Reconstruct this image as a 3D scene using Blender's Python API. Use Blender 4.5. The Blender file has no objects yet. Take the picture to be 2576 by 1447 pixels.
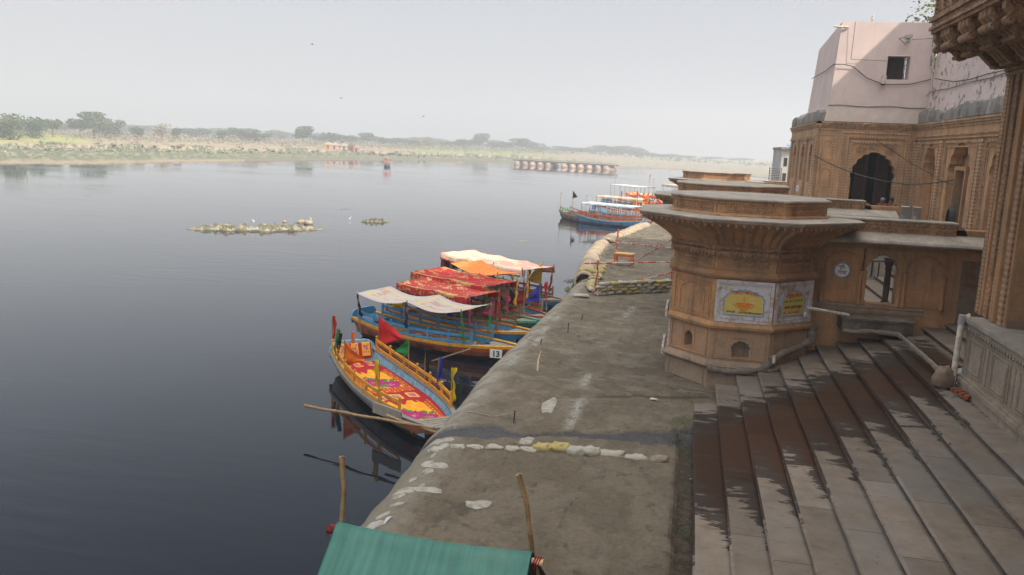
import bpy, bmesh, math, random
from math import sin, cos, pi, radians, sqrt, atan2, tan, exp
from mathutils import Vector as V, Matrix, noise
from mathutils.geometry import tessellate_polygon
SC = bpy.context.scene
COL = SC.collection
rnd = random.Random(7)

# ------------------------------------------------------------------ camera
CAMZ = 7.0
YAW, PITCH, ROLL, FPX = radians(-11.9), radians(9.78), radians(2.45), 2079.0
Fw = V((sin(YAW)*cos(PITCH), cos(YAW)*cos(PITCH), -sin(PITCH)))
R0 = V((cos(YAW), -sin(YAW), 0)); U0 = R0.cross(Fw)
Rt = R0*cos(ROLL)+U0*sin(ROLL); Up = U0*cos(ROLL)-R0*sin(ROLL)
cd = bpy.data.cameras.new('camera'); cam = bpy.data.objects.new('camera', cd); COL.objects.link(cam)
cam.matrix_world = Matrix((( Rt.x, Up.x, -Fw.x, 0), (Rt.y, Up.y, -Fw.y, 0), (Rt.z, Up.z, -Fw.z, CAMZ), (0, 0, 0, 1)))
cd.sensor_width = 36; cd.lens = 36*FPX/2576.0; cd.clip_end = 6000; cd.clip_start = .1
SC.camera = cam

def ground(px, py, z=0.0):
    """where the sight line through a photo position meets a level plane (used to survey the place)"""
    d = Fw*FPX+Rt*(px-1288)-Up*(py-723.5); t = (z-CAMZ)/d.z
    return V((d.x*t, d.y*t, z))

# ------------------------------------------------------------------ tags
def tag(o, label=None, cat=None, group=None, kind=None):
    if label: o['label'] = label
    if cat: o['category'] = cat
    if group: o['group'] = group
    if kind: o['kind'] = kind
    return o
def empty(name, loc=(0, 0, 0), rz=0.0, label=None, cat=None, group=None):
    o = bpy.data.objects.new(name, None); COL.objects.link(o)
    o.location = loc; o.rotation_euler = (0, 0, rz); o.empty_display_size = .2
    return tag(o, label, cat, group)
def kids(o): return [c for c in bpy.data.objects if c.parent == o]
def copy_tree(o, parent=None, ch=None):
    c = o.copy(); COL.objects.link(c); c.parent = parent
    for k in list(o.children): copy_tree(k, c)
    return c

# ------------------------------------------------------------------ mesh builder
class Fr:
    """a local frame on a wall: u along it, n outward, z up"""
    def __init__(s, o, u, n): s.o = V(o); s.u = V(u).normalized(); s.n = V(n).normalized()
    def p(s, u, z, n=0.0): return s.o+s.u*u+s.n*n+V((0, 0, z))
ID = Fr((0, 0, 0), (1, 0, 0), (0, 1, 0))
class MB:
    def __init__(s): s.v = []; s.f = []; s.m = []; s.c = []; s.sm = []
    def poly(s, pts, mi=0, sm=False, col=None):
        b = len(s.v); s.v += [tuple(p) for p in pts]; s.f.append(tuple(range(b, b+len(pts)))); s.m.append(mi); s.sm.append(sm); s.c.append(col)
    def raw(s, vs, fs, mi=0, sm=False, col=None):
        b = len(s.v); s.v += [tuple(p) for p in vs]
        for f in fs: s.f.append(tuple(b+i for i in f)); s.m.append(mi); s.sm.append(sm); s.c.append(col)
    def box(s, x0, x1, y0, y1, z0, z1, mi=0, M=None):
        vs = [V((x, y, z)) for z in (z0, z1) for x, y in ((x0, y0), (x1, y0), (x1, y1), (x0, y1))]
        if M is not None: vs = [M@p for p in vs]
        s.raw(vs, [(3, 2, 1, 0), (4, 5, 6, 7), (0, 1, 5, 4), (1, 2, 6, 5), (2, 3, 7, 6), (3, 0, 4, 7)], mi)
    def fbox(s, F, u0, u1, z0, z1, n0, n1, mi=0, bev=0.0):
        b = bev
        if b <= 0:
            vs = [F.p(u, z, n) for z in (z0, z1) for u, n in ((u0, n0), (u1, n0), (u1, n1), (u0, n1))]
            s.raw(vs, [(3, 2, 1, 0), (4, 5, 6, 7), (0, 1, 5, 4), (1, 2, 6, 5), (2, 3, 7, 6), (3, 0, 4, 7)], mi)
        else:
            vs = [F.p(u, z, n) for u, z, n in ((u0, z0, n0), (u1, z0, n0), (u1, z1, n0), (u0, z1, n0), (u0, z0, n1-b), (u1, z0, n1-b), (u1, z1, n1-b), (u0, z1, n1-b), (u0+b, z0+b, n1), (u1-b, z0+b, n1), (u1-b, z1-b, n1), (u0+b, z1-b, n1))]
            s.raw(vs, [(0, 1, 5, 4), (1, 2, 6, 5), (2, 3, 7, 6), (3, 0, 4, 7), (4, 5, 9, 8), (5, 6, 10, 9), (6, 7, 11, 10), (7, 4, 8, 11), (8, 9, 10, 11), (3, 2, 1, 0)], mi)
    def prism(s, F, poly, n0, n1, mi=0, back=True, sm=False):
        """poly: list of (u,z); extruded between depths n0 and n1 along the frame's normal"""
        k = len(poly)
        fr = [F.p(u, z, n1) for u, z in poly]; bk = [F.p(u, z, n0) for u, z in poly]
        tri = tessellate_polygon([[V((u, z, 0)) for u, z in poly]])
        s.raw(fr, [tuple(t) for t in tri], mi)
        if back: s.raw(bk, [tuple(reversed(t)) for t in tri], mi)
        vs = []; fs = []
        for i in range(k):
            j = (i+1) % k; b = len(vs); vs += [bk[i], bk[j], fr[j], fr[i]]; fs.append((b, b+1, b+2, b+3))
        s.raw(vs, fs, mi, sm)
    def loft(s, rings, closed=True, mi=0, sm=False, cap0=False, cap1=False, col=None):
        k = len(rings[0]); vs = [p for r in rings for p in r]; fs = []
        for a in range(len(rings)-1):
            for i in range(k if closed else k-1):
                j = (i+1) % k; fs.append((a*k+i, a*k+j, (a+1)*k+j, (a+1)*k+i))
        s.raw(vs, fs, mi, sm, col)
        if cap0: s.poly(list(reversed(rings[0])), mi, False, col)
        if cap1: s.poly(rings[-1], mi, False, col)
    def tube(s, pts, r, seg=8, mi=0, cap=True, sm=True, flat=None):
        pts = [V(p) for p in pts]; n = len(pts)
        rs = r if isinstance(r, (list, tuple)) else [r]*n
        rings = []; ref = None
        for i in range(n):
            t = (pts[min(i+1, n-1)]-pts[max(i-1, 0)]).normalized()
            if ref is None: ref = V((0, 0, 1)) if abs(t.z) < .9 else V((1, 0, 0))
            a = (ref-t*ref.dot(t)).normalized(); b = t.cross(a); ref = a
            fl = flat or 1.0
            rings.append([pts[i]+(a*cos(2*pi*k/seg)*fl+b*sin(2*pi*k/seg))*rs[i] for k in range(seg)])
        s.loft(rings, True, mi, sm, cap, cap)
    def lathe(s, prof, c=(0, 0, 0), seg=12, mi=0, sm=True, sq=None):
        c = V(c); rings = []
        for r, z in prof: rings.append([c+V((r*cos(2*pi*k/seg+(sq or 0)), r*sin(2*pi*k/seg+(sq or 0)), z)) for k in range(seg)])
        s.loft(rings, True, mi, sm, True, True)
    def grid(s, fn, nu, nv, mi=0, sm=True, cf=None, two=False):
        vs = [fn(i/nu, j/nv) for j in range(nv+1) for i in range(nu+1)]
        b = len(s.v); s.v += [tuple(p) for p in vs]
        for j in range(nv):
            for i in range(nu):
                q = (j*(nu+1)+i, j*(nu+1)+i+1, (j+1)*(nu+1)+i+1, (j+1)*(nu+1)+i)
                s.f.append(tuple(b+x for x in q)); s.m.append(mi); s.sm.append(sm)
                s.c.append(cf((i+.5)/nu, (j+.5)/nv) if cf else None)
    def blob(s, c, rx, ry, rz, rot=0.0, seg=12, rng=8, e=.7, nz=.1, seed=0, mi=0, flatb=False, col=None):
        c = V(c); M = Matrix.Rotation(rot, 3, 'Z'); rings = []
        def sp(x): return math.copysign(abs(x)**e, x)
        for a in range(1, rng):
            ph = -pi/2+pi*a/rng; ring = []
            for k in range(seg):
                th = 2*pi*k/seg
                q = V((rx*sp(cos(ph))*sp(cos(th)), ry*sp(cos(ph))*sp(sin(th)), rz*sp(sin(ph))))
                q *= 1+nz*noise.noise(q*2.5/max(rx, .01)+V((seed*3.1, seed*1.7, seed)))
                if flatb and q.z < 0: q.z *= .3
                ring.append(c+M@q)
            rings.append(ring)
        s.loft(rings, True, mi, True, True, True, col)
    def build(s, name, mats, parent=None, kind=None, weld=False, wn=False, solid=0.0):
        me = bpy.data.meshes.new(name); me.from_pydata(s.v, [], s.f)
        if not isinstance(mats, (list, tuple)): mats = [mats]
        for m in mats: me.materials.append(m)
        me.polygons.foreach_set('material_index', s.m); me.polygons.foreach_set('use_smooth', s.sm)
        uv = me.uv_layers.new(name='UVMap'); n = len(me.loops); arr = [0.0]*(2*n)
        me.update()
        for p in me.polygons:
            nn = p.normal
            if abs(nn.z) > .75: f = lambda q: (q.x, q.y)
            else:
                l = sqrt(nn.x*nn.x+nn.y*nn.y) or 1; tx, ty = -nn.y/l, nn.x/l
                f = lambda q: (q.x*tx+q.y*ty, q.z)
            for li in p.loop_indices:
                a, b = f(me.vertices[me.loops[li].vertex_index].co); arr[2*li] = a; arr[2*li+1] = b
        uv.data.foreach_set('uv', arr)
        if any(c is not None for c in s.c):
            ca = me.color_attributes.new('Col', 'FLOAT_COLOR', 'CORNER'); cc = [1.0]*(4*n)
            for p in me.polygons:
                c = s.c[p.index] or (1, 1, 1)
                for li in p.loop_indices: cc[4*li] = c[0]; cc[4*li+1] = c[1]; cc[4*li+2] = c[2]; cc[4*li+3] = c[3] if len(c) > 3 else 1.0
            ca.data.foreach_set('color', cc)
        if weld:
            bm = bmesh.new(); bm.from_mesh(me); bmesh.ops.remove_doubles(bm, verts=bm.verts, dist=1e-4)
            bmesh.ops.recalc_face_normals(bm, faces=bm.faces); bm.to_mesh(me); bm.free()
        o = bpy.data.objects.new(name, me); COL.objects.link(o)
        if parent is not None: o.parent = parent
        if kind: o['kind'] = kind
        if solid: md = o.modifiers.new('solid', 'SOLIDIFY'); md.thickness = solid; md.offset = 0
        return o
def fix(o):
    """consistent outward normals for a closed mesh"""
    bm = bmesh.new(); bm.from_mesh(o.data); bmesh.ops.recalc_face_normals(bm, faces=bm.faces); bm.to_mesh(o.data); bm.free(); return o
def lerp(a, b, t): return a+(b-a)*t
def smst(a, b, x):
    t = max(0.0, min(1.0, (x-a)/(b-a))); return t*t*(3-2*t)
def fbm(x, y, z=0.0, o=4): return noise.fractal(V((x, y, z)), .6, 2.0, o)
def mixc(a, b, t): t = max(0, min(1, t)); return tuple(a[i]*(1-t)+b[i]*t for i in range(3))
def interp(x, pts):
    if x <= pts[0][0]: return pts[0][1]
    for (a, b), (c, d) in zip(pts, pts[1:]):
        if x <= c: return b+(d-b)*(x-a)/(c-a)
    return pts[-1][1]

# ------------------------------------------------------------------ materials
class NT:
    def __init__(s, name):
        s.mat = bpy.data.materials.new(name); s.mat.use_nodes = True; s.t = s.mat.node_tree; s.b = s.t.nodes['Principled BSDF']; s.out = s.t.nodes['Material Output']
    def n(s, ty, **kw):
        nd = s.t.nodes.new(ty)
        for k, v in kw.items():
            if k in nd.inputs.keys(): nd.inputs[k].default_value = v
            else: setattr(nd, k, v)
        return nd
    def l(s, a, b): s.t.links.new(a, b)
    def val(s, x, sock):
        if hasattr(x, 'is_output') or hasattr(x, 'links'): s.l(x, sock)
        else: sock.default_value = x
    def coord(s, kind='Object', scale=(1, 1, 1), loc=(0, 0, 0), rot=(0, 0, 0)):
        tc = s.n('ShaderNodeTexCoord'); mp = s.n('ShaderNodeMapping'); s.l(tc.outputs[kind], mp.inputs[0])
        mp.inputs['Scale'].default_value = scale; mp.inputs['Location'].default_value = loc; mp.inputs['Rotation'].default_value = rot
        return mp.outputs[0]
    def noise(s, vec, sc=5, det=4, rough=.6, dist=0.0):
        nd = s.n('ShaderNodeTexNoise'); s.l(vec, nd.inputs['Vector']); nd.inputs['Scale'].default_value = sc; nd.inputs['Detail'].default_value = det; nd.inputs['Roughness'].default_value = rough; nd.inputs['Distortion'].default_value = dist
        return nd.outputs[0]
    def vor(s, vec, sc=5, feat='F1', rand=1.0, out='Distance'):
        nd = s.n('ShaderNodeTexVoronoi', feature=feat); s.l(vec, nd.inputs['Vector']); nd.inputs['Scale'].default_value = sc; nd.inputs['Randomness'].default_value = rand
        return nd.outputs[out]
    def ramp(s, fac, stops, mode='LINEAR'):
        nd = s.n('ShaderNodeValToRGB'); s.l(fac, nd.inputs[0]); cr = nd.color_ramp; cr.interpolation = mode
        while len(cr.elements) < len(stops): cr.elements.new(.5)
        for e, (p, c) in zip(cr.elements, stops):
            e.position = p; e.color = (c, c, c, 1) if isinstance(c, (int, float)) else (*c, 1)
        return nd.outputs[0]
    def mix(s, fac, a, b, mode='MIX'):
        nd = s.n('ShaderNodeMix', data_type='RGBA', blend_type=mode); s.val(fac, nd.inputs[0])
        for x, i in ((a, 6), (b, 7)):
            if isinstance(x, tuple): nd.inputs[i].default_value = (*x[:3], 1)
            else: s.l(x, nd.inputs[i])
        return nd.outputs[2]
    def math(s, op, a, b=0.0, c=0.0, clamp=False):
        nd = s.n('ShaderNodeMath', operation=op); nd.use_clamp = clamp; s.val(a, nd.inputs[0]); s.val(b, nd.inputs[1]); s.val(c, nd.inputs[2]); return nd.outputs[0]
    def bump(s, h, st=.3, dist=.02, prev=None):
        nd = s.n('ShaderNodeBump'); s.l(h, nd.inputs['Height']); nd.inputs['Strength'].default_value = st; nd.inputs['Distance'].default_value = dist
        if prev is not None: s.l(prev, nd.inputs['Normal'])
        s.l(nd.outputs[0], s.b.inputs['Normal']); return nd.outputs[0]
    def col(s, c):
        if isinstance(c, tuple): s.b.inputs['Base Color'].default_value = (*c[:3], 1)
        else: s.l(c, s.b.inputs['Base Color'])
    def rough(s, r): s.val(r, s.b.inputs['Roughness'])
    def sep(s, vec): nd = s.n('ShaderNodeSeparateXYZ'); s.l(vec, nd.inputs[0]); return nd.outputs
def M_simple(name, col, rough=.7, var=.25, sc=6, bump=.15, bd=.01, metal=0, kind='Object', dirt=None, dsc=1.3, spec=.5, stretch=(1, 1, 1)):
    t = NT(name); c = t.coord(kind, stretch); n = t.noise(c, sc, 5, .65); n2 = t.noise(c, sc*.23+.3, 3, .6)
    d = tuple(x*(1-var) for x in col); h = tuple(min(1, x*(1+var*.6)) for x in col)
    k = t.mix(t.ramp(n, [(.3, 0), (.7, 1)]), d, h)
    k = t.mix(t.ramp(n2, [(.35, 0), (.65, .5)]), k, tuple(x*(1-var*1.1) for x in col))
    if dirt: k = t.mix(t.ramp(t.noise(c, dsc, 6, .7), [(.48, 0), (.62, .85)]), k, dirt)
    t.col(k); t.rough(rough); t.b.inputs['Metallic'].default_value = metal; t.b.inputs['Specular IOR Level'].default_value = spec
    if bump: t.bump(n, bump, bd)
    return t.mat
def M_attr(name, rough=.8, bump=.2, sc=30, bd=.01, var=.18, sheen=0.0):
    t = NT(name); a = t.n('ShaderNodeAttribute', attribute_name='Col'); c = t.coord('Object'); n = t.noise(c, sc, 5, .7)
    k = t.mix(1.0, a.outputs['Color'], t.ramp(n, [(.25, 1-var), (.75, 1+var)]), 'MULTIPLY')
    t.col(k); t.rough(rough)
    if bump: t.bump(n, bump, bd)
    if sheen: t.b.inputs['Sheen Weight'].default_value = sheen
    return t.mat
def on_y(px, py, y, off=0.0):
    d = Fw*FPX+Rt*(px-1288)-Up*(py-723.5); t = y/d.y; return V((d.x*t, y-off, CAMZ+d.z*t))
def on_x(px, py, x, off=0.0):
    d = Fw*FPX+Rt*(px-1288)-Up*(py-723.5); t = x/d.x; return V((x-off, d.y*t, CAMZ+d.z*t))
# ------------------------------------------------------------------ world, sun, air
SUN_L = V((-1.0, .7, -1.1)).normalized()          # the way the light travels
sel = math.asin(-SUN_L.z); srot = atan2(-SUN_L.x, -SUN_L.y)
w = bpy.data.worlds.new('World'); SC.world = w; w.use_nodes = True; wt = w.node_tree
bg = wt.nodes['Background']
sky = wt.nodes.new('ShaderNodeTexSky'); sky.sky_type = 'NISHITA'; sky.sun_disc = False
sky.sun_elevation = sel; sky.sun_rotation = srot; sky.air_density = 1.0; sky.dust_density = 4.0; sky.ozone_density = 1.5; sky.altitude = 150
mx = wt.nodes.new('ShaderNodeMix'); mx.data_type = 'RGBA'; 
gx = wt.nodes.new('ShaderNodeTexCoord'); sx_ = wt.nodes.new('ShaderNodeSeparateXYZ'); wt.links.new(gx.outputs['Generated'], sx_.inputs[0])
def mrange(src, a, b, c, d):
    r = wt.nodes.new('ShaderNodeMapRange'); r.interpolation_type = 'SMOOTHSTEP'
    for k_, v_ in zip(('From Min', 'From Max', 'To Min', 'To Max'), (a, b, c, d)): r.inputs[k_].default_value = v_
    wt.links.new(src, r.inputs[0]); return r.outputs[0]
wt.links.new(mrange(sx_.outputs[2], 0, .5, .95, .42), mx.inputs[0])
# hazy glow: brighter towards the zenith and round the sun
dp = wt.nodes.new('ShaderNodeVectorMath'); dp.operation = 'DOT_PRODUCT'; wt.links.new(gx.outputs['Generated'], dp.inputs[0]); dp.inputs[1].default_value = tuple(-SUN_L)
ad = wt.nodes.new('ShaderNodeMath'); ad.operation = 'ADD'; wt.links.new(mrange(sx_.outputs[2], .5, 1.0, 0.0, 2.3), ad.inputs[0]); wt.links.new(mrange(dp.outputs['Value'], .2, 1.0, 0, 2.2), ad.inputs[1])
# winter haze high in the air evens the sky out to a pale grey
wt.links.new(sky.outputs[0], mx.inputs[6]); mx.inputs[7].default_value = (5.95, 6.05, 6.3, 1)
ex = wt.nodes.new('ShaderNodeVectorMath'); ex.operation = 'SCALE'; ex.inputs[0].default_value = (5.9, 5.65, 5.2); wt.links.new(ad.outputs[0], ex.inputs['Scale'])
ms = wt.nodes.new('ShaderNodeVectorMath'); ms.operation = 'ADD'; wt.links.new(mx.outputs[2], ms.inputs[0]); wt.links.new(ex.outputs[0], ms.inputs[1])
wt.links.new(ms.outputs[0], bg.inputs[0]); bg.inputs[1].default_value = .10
sd = bpy.data.lights.new('sun', 'SUN'); sd.energy = 3.6; sd.angle = radians(.8); sd.color = (1, .90, .76)
so = bpy.data.objects.new('sun', sd); COL.objects.link(so); so.rotation_euler = SUN_L.to_track_quat('-Z', 'Y').to_euler()
SC.view_settings.view_transform = 'Standard'; SC.view_settings.look = 'None'; SC.view_settings.exposure = 0.25; SC.view_settings.gamma = 1
cy = SC.cycles; cy.max_bounces = 5; cy.diffuse_bounces = 3; cy.glossy_bounces = 3; cy.transmission_bounces = 3; cy.volume_bounces = 1; cy.transparent_max_bounces = 6
cy.volume_step_rate = 4; cy.use_denoising = True

WZ = -1.0
# ------------------------------------------------------------------ water
t = NT('river_water'); c = t.coord('Object', (1, 1, 1))
n1 = t.noise(t.coord('Object', (.55, 1.6, 1), rot=(0, 0, .35)), 2.2, 3, .55)
n2 = t.noise(t.coord('Object', (.05, .09, 1)), 1.0, 3, .6)
n3 = t.noise(t.coord('Object', (1.6, 2.4, 1), rot=(0, 0, -.5)), 3.5, 2, .5)
msk = t.ramp(n2, [(.42, .15), (.62, 1)])
h = t.math('MULTIPLY', t.math('ADD', n1, t.math('MULTIPLY', n3, .35)), msk)
b = t.bump(h, .06, .02)
nw = t.noise(t.coord('Object', (.35, 1.5, 1), rot=(0, 0, .55)), 1.25, 2, .5); t.bump(t.math('MULTIPLY', nw, t.ramp(t.noise(t.coord('Object', (.035, .06, 1), (4.2, 1.1, 0)), 1.0, 2, .5), [(.44, 0), (.6, 1)])), .3, .05, b); t.col((.0035, .006, .011)); t.rough(.035); t.b.inputs['IOR'].default_value = 1.37; t.b.inputs['Specular IOR Level'].default_value = .5
m = MB(); m.poly([(-1500, -60, WZ), (900, -60, WZ), (900, 1500, WZ), (-1500, 1500, WZ)])
m.build('water', t.mat, kind='structure')

# ------------------------------------------------------------------ far bank
def shore(az):      # distance of the far waterline for a bearing in degrees (0 = along the ghat)
    r = interp(az, [(-100, 175), (-60, 178), (-43.8, 185), (-39.6, 193), (-32.8, 225), (-27, 265), (-20.1, 328), (-15.5, 362), (-11.9, 382), (-6, 386), (0.2, 385), (3, 340), (4.8, 309), (12, 300), (40, 300)])
    return r+4*noise.noise(V((az*.35, 1.3, 0)))+2.0*noise.noise(V((az*2.1, 5, 0)))
SC1 = [(-90, 95), (-36, 100), (-24, 90), (-14, 75), (0, 60), (20, 120)]
def far_h(az, d):
    s1 = interp(az, SC1)+9*noise.noise(V((az*.5, 7, 0)))+4*noise.noise(V((az*2.5, 2, 0)))
    k = 1.0 if az < -8 else max(.12, 1-(az+8)/8.0)
    z = WZ-.5+1.0*smst(-8, 22, d)+.5*smst(20, 90, d)
    z += 1.5*k*smst(s1-4, s1+3, d)+1.4*k*smst(s1+25, s1+140, d)+1.0*k*smst(s1+150, s1+500, d)
    z += (.18*fbm(az*1.6, d*.05)+.1*fbm(az*6, d*.2, 3))*smst(2, 20, d)
    return z
def far_c(az, d):
    s1 = interp(az, SC1)+9*noise.noise(V((az*.5, 7, 0)))+4*noise.noise(V((az*2.5, 2, 0)))
    n = fbm(az*.9, d*.045, 1.0); n2 = fbm(az*3.5, d*.11, 4.0); n3 = fbm(az*9, d*.4, 8)
    mud = (.11, .10, .075); sand = (.40, .32, .21); grass = (.15, .17, .08); dry = (.30, .25, .15); scrub = (.13, .13, .07); dune = (.48, .37, .24)
    c = mixc(mud, sand, smst(4, 12, d+3*n2)*(1 if az < -30 else .5)); c = mixc(c, grass, smst(12, 26, d+8*n))
    c = mixc(c, (.40, .365, .25), smst(.0, .35, n2)*smst(14, 40, d)*(1-smst(s1-30, s1-12, d))*.85)
    c = mixc(c, (.09, .12, .05), smst(.1, .5, n3)*.5*smst(15, 40, d))
    c = mixc(c, (.15, .17, .09), smst(s1-28, s1-14, d)*.9)
    c = mixc(c, (.55, .42, .28), smst(s1-5, s1-1, d)*(1-smst(s1+2, s1+5, d))*smst(-.3, .2, n2))
    c2 = mixc(dune, dry, smst(-.2, .4, n)); c2 = mixc(c2, scrub, smst(s1+60, s1+130, d+30*n2))
    if az < -38: c2 = mixc(c2, (.40, .43, .10), smst(-38, -41, az)*smst(s1+8, s1+22, d)*(1-smst(s1+120, s1+150, d)))
    if -19 < az < -9: c2 = mixc(c2, (.28, .36, .09), smst(s1+12, s1+25, d)*(1-smst(s1+80, s1+110, d)))
    c = mixc(c, c2, smst(s1+0, s1+4, d))
    e = mixc(mixc(mud, (.42, .37, .28), smst(3, 14, d)), (.30, .29, .2), smst(0, .4, n2)); c = mixc(c, e, smst(-14, -3, az+3*n2))
    return c
m = MB(); AZ = [-62+i*.13 for i in range(int(106/.13))]
DD = [-8, -3, 0, 2, 4, 7, 10, 14, 18, 23, 28, 34, 40, 46, 52, 58, 64, 70, 75, 80, 84, 88, 91, 94, 97, 100, 103, 106, 110, 115, 122, 130, 140, 152, 165, 180, 200, 225, 260, 300, 360, 440, 560, 720, 950, 1250]
pts = []
for d in DD:
    for az in AZ:
        r = shore(az)+d; a = radians(az); pts.append((r*sin(a), r*cos(a), far_h(az, d)))
na = len(AZ)
m.v = pts
for j in range(len(DD)-1):
    for i in range(na-1):
        m.f.append((j*na+i, j*na+i+1, (j+1)*na+i+1, (j+1)*na+i)); m.m.append(0); m.sm.append(True); m.c.append(tuple(q*.66 for q in far_c(AZ[i]+.065, (DD[j]+DD[j+1])/2)))
FARM = M_attr('far_bank_ground', .95, .3, .8, .1, .22)
m.build('far_bank', FARM, kind='structure')
# reed and scrub strips are built with the trees
m = MB(); m.box(-1000, 640, -40, 1190, WZ-2.2, 60)
t = NT('haze_air'); t.t.nodes.remove(t.b)
pv = t.n('ShaderNodeVolumePrincipled'); pv.inputs['Color'].default_value = (.77, .805, .865, 1); pv.inputs['Density'].default_value = .00125; pv.inputs['Anisotropy'].default_value = .2
t.l(pv.outputs[0], t.out.inputs['Volume'])
hz = fix(m.build('haze', t.mat, kind='stuff'))
tag(hz, 'pale grey winter haze lying over the river and far bank', 'haze')
# ------------------------------------------------------------------ stone materials
def stone_mat(name, col, grime, gam=.5, bump=.35, carve=0.0, csc=9.0, dots=None, gloss=.85, orange=None):
    t = NT(name); c = t.coord('Object'); uv = t.coord('UV')
    n = t.noise(c, 1.6, 6, .65); n2 = t.noise(c, 14, 5, .7); n3 = t.noise(t.coord('Object', (1.4, 1.4, .35)), 1.1, 5, .7)
    k = t.mix(t.ramp(n, [(.3, 0), (.7, 1)]), tuple(x*.72 for x in col), tuple(x*1.18 for x in col))
    if orange: k = t.mix(t.ramp(t.noise(c, .9, 4, .6), [(.5, 0), (.66, .7)]), k, orange)
    k = t.mix(t.ramp(n3, [(.5-.25*gam, 0), (.78, .9)]), k, grime)
    k = t.mix(.55, k, t.ramp(n2, [(.2, .55), (.8, 1.35)]), 'MULTIPLY')
    k = t.mix(t.ramp(t.noise(t.coord('Object', (3.2, 3.2, .22), (5, 2, 0)), 1.0, 5, .7), [(.54, 0), (.70, .62)]), k, tuple(x*.30 for x in col))
    b = t.bump(n2, bump, .012)
    if carve:
        w1 = t.noise(uv, csc, 3, .5, 1.2); v = t.vor(uv, csc*1.3, 'SMOOTH_F1', .9)
        q = t.math('ADD', t.ramp(w1, [(.42, 0), (.55, 1)]), t.ramp(v, [(.1, 1), (.5, 0)]))
        b = t.bump(q, carve, .03, b); k = t.mix(t.ramp(q, [(.0, .55), (.5, 0)]), k, tuple(x*.35 for x in col))  # shade of the carved recesses is put into the colour
    if dots:
        sx, sy = dots; mp = t.coord('UV', (sx, sy, 1)); v = t.vor(mp, 1.0, 'F1', 0.0)
        q = t.ramp(v, [(.18, 0), (.34, 1)]); b = t.bump(q, .9, .02, b); k = t.mix(t.math('SUBTRACT', 1.0, q), k, tuple(x*.45 for x in col))  # dark pits put the shade of the dots into the colour
    t.col(k); t.rough(gloss); t.b.inputs['Specular IOR Level'].default_value = .3
    return t.mat
SAND = (.44, .245, .12); GRIME = (.19, .145, .105)
STONE = stone_mat('red_sandstone', SAND, GRIME, .35, orange=(.56, .28, .12))
CARVED = stone_mat('carved_sandstone', (.42, .24, .125), GRIME, .5, carve=.8, csc=7)
DOTTED = stone_mat('dotted_sandstone_band', (.46, .28, .155), GRIME, .3, dots=(10, 10))
DOTV = stone_mat('beaded_sandstone_band', (.46, .28, .165), GRIME, .3, dots=(14, 7))
STONEB = stone_mat('lit_tone_sandstone', (.56, .33, .17), (.28, .21, .15), .35, orange=(.64, .34, .16))  # gatehouse set, lightened in colour to stand for the stronger light there
CARVEDB = stone_mat('carved_lit_tone_sandstone', (.58, .36, .20), (.30, .23, .17), .4, carve=.9, csc=6)
DOTTEDB = stone_mat('dotted_lit_tone_sandstone', (.58, .37, .21), (.30, .23, .17), .3, dots=(7, 7))
STONEL = stone_mat('weathered_sandstone', (.42, .265, .155), (.26, .21, .16), 1.0, orange=(.50, .25, .11))
STONEG = stone_mat('grimy_sandstone', (.37, .26, .175), (.20, .165, .13), .8)
SLAB = stone_mat('grey_stone_slab', (.38, .34, .29), (.21, .19, .165), .6, bump=.25)
PLNT = stone_mat('pale_plinth_stone', (.36, .295, .225), (.20, .17, .135), .8, bump=.3)
DARKIN = M_simple('interior_shade_dark', (.05, .035, .028), .9)  # near-black colour standing in for shade in rooms and openings
WHITEW = M_simple('chipped_whitewash', (.58, .55, .55), .8, .12, 9, .3, .008, dirt=(.33, .19, .11), dsc=3.2)
CEM = M_simple('rough_cement', (.20, .17, .135), .95, .35, 9, .8, .03)
PVC = M_simple('old_pvc_pipe', (.62, .58, .5), .5, .15, 8, .05, dirt=(.33, .24, .15), dsc=5)
GREYPVC = M_simple('grey_pvc_joint', (.33, .33, .33), .5, .15, 8, .05)
YEL = M_simple('yellow_sign_paint', (.62, .46, .12), .6, .1, 12, .05)
BLU = M_simple('light_blue_paint', (.14, .33, .62), .6, .12, 12, .05)
REDP = M_simple('red_lettering_paint', (.5, .03, .02), .6, .1)
BLKP = M_simple('dark_lettering_paint', (.03, .04, .05), .6, .1)
GRNP = M_simple('green_lettering_paint', (.06, .22, .07), .6, .1)
ORAP = M_simple('orange_lamp_paint', (.72, .27, .01), .6, .1)
WHTP = M_simple('white_paint', (.75, .75, .73), .6, .08)

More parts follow.
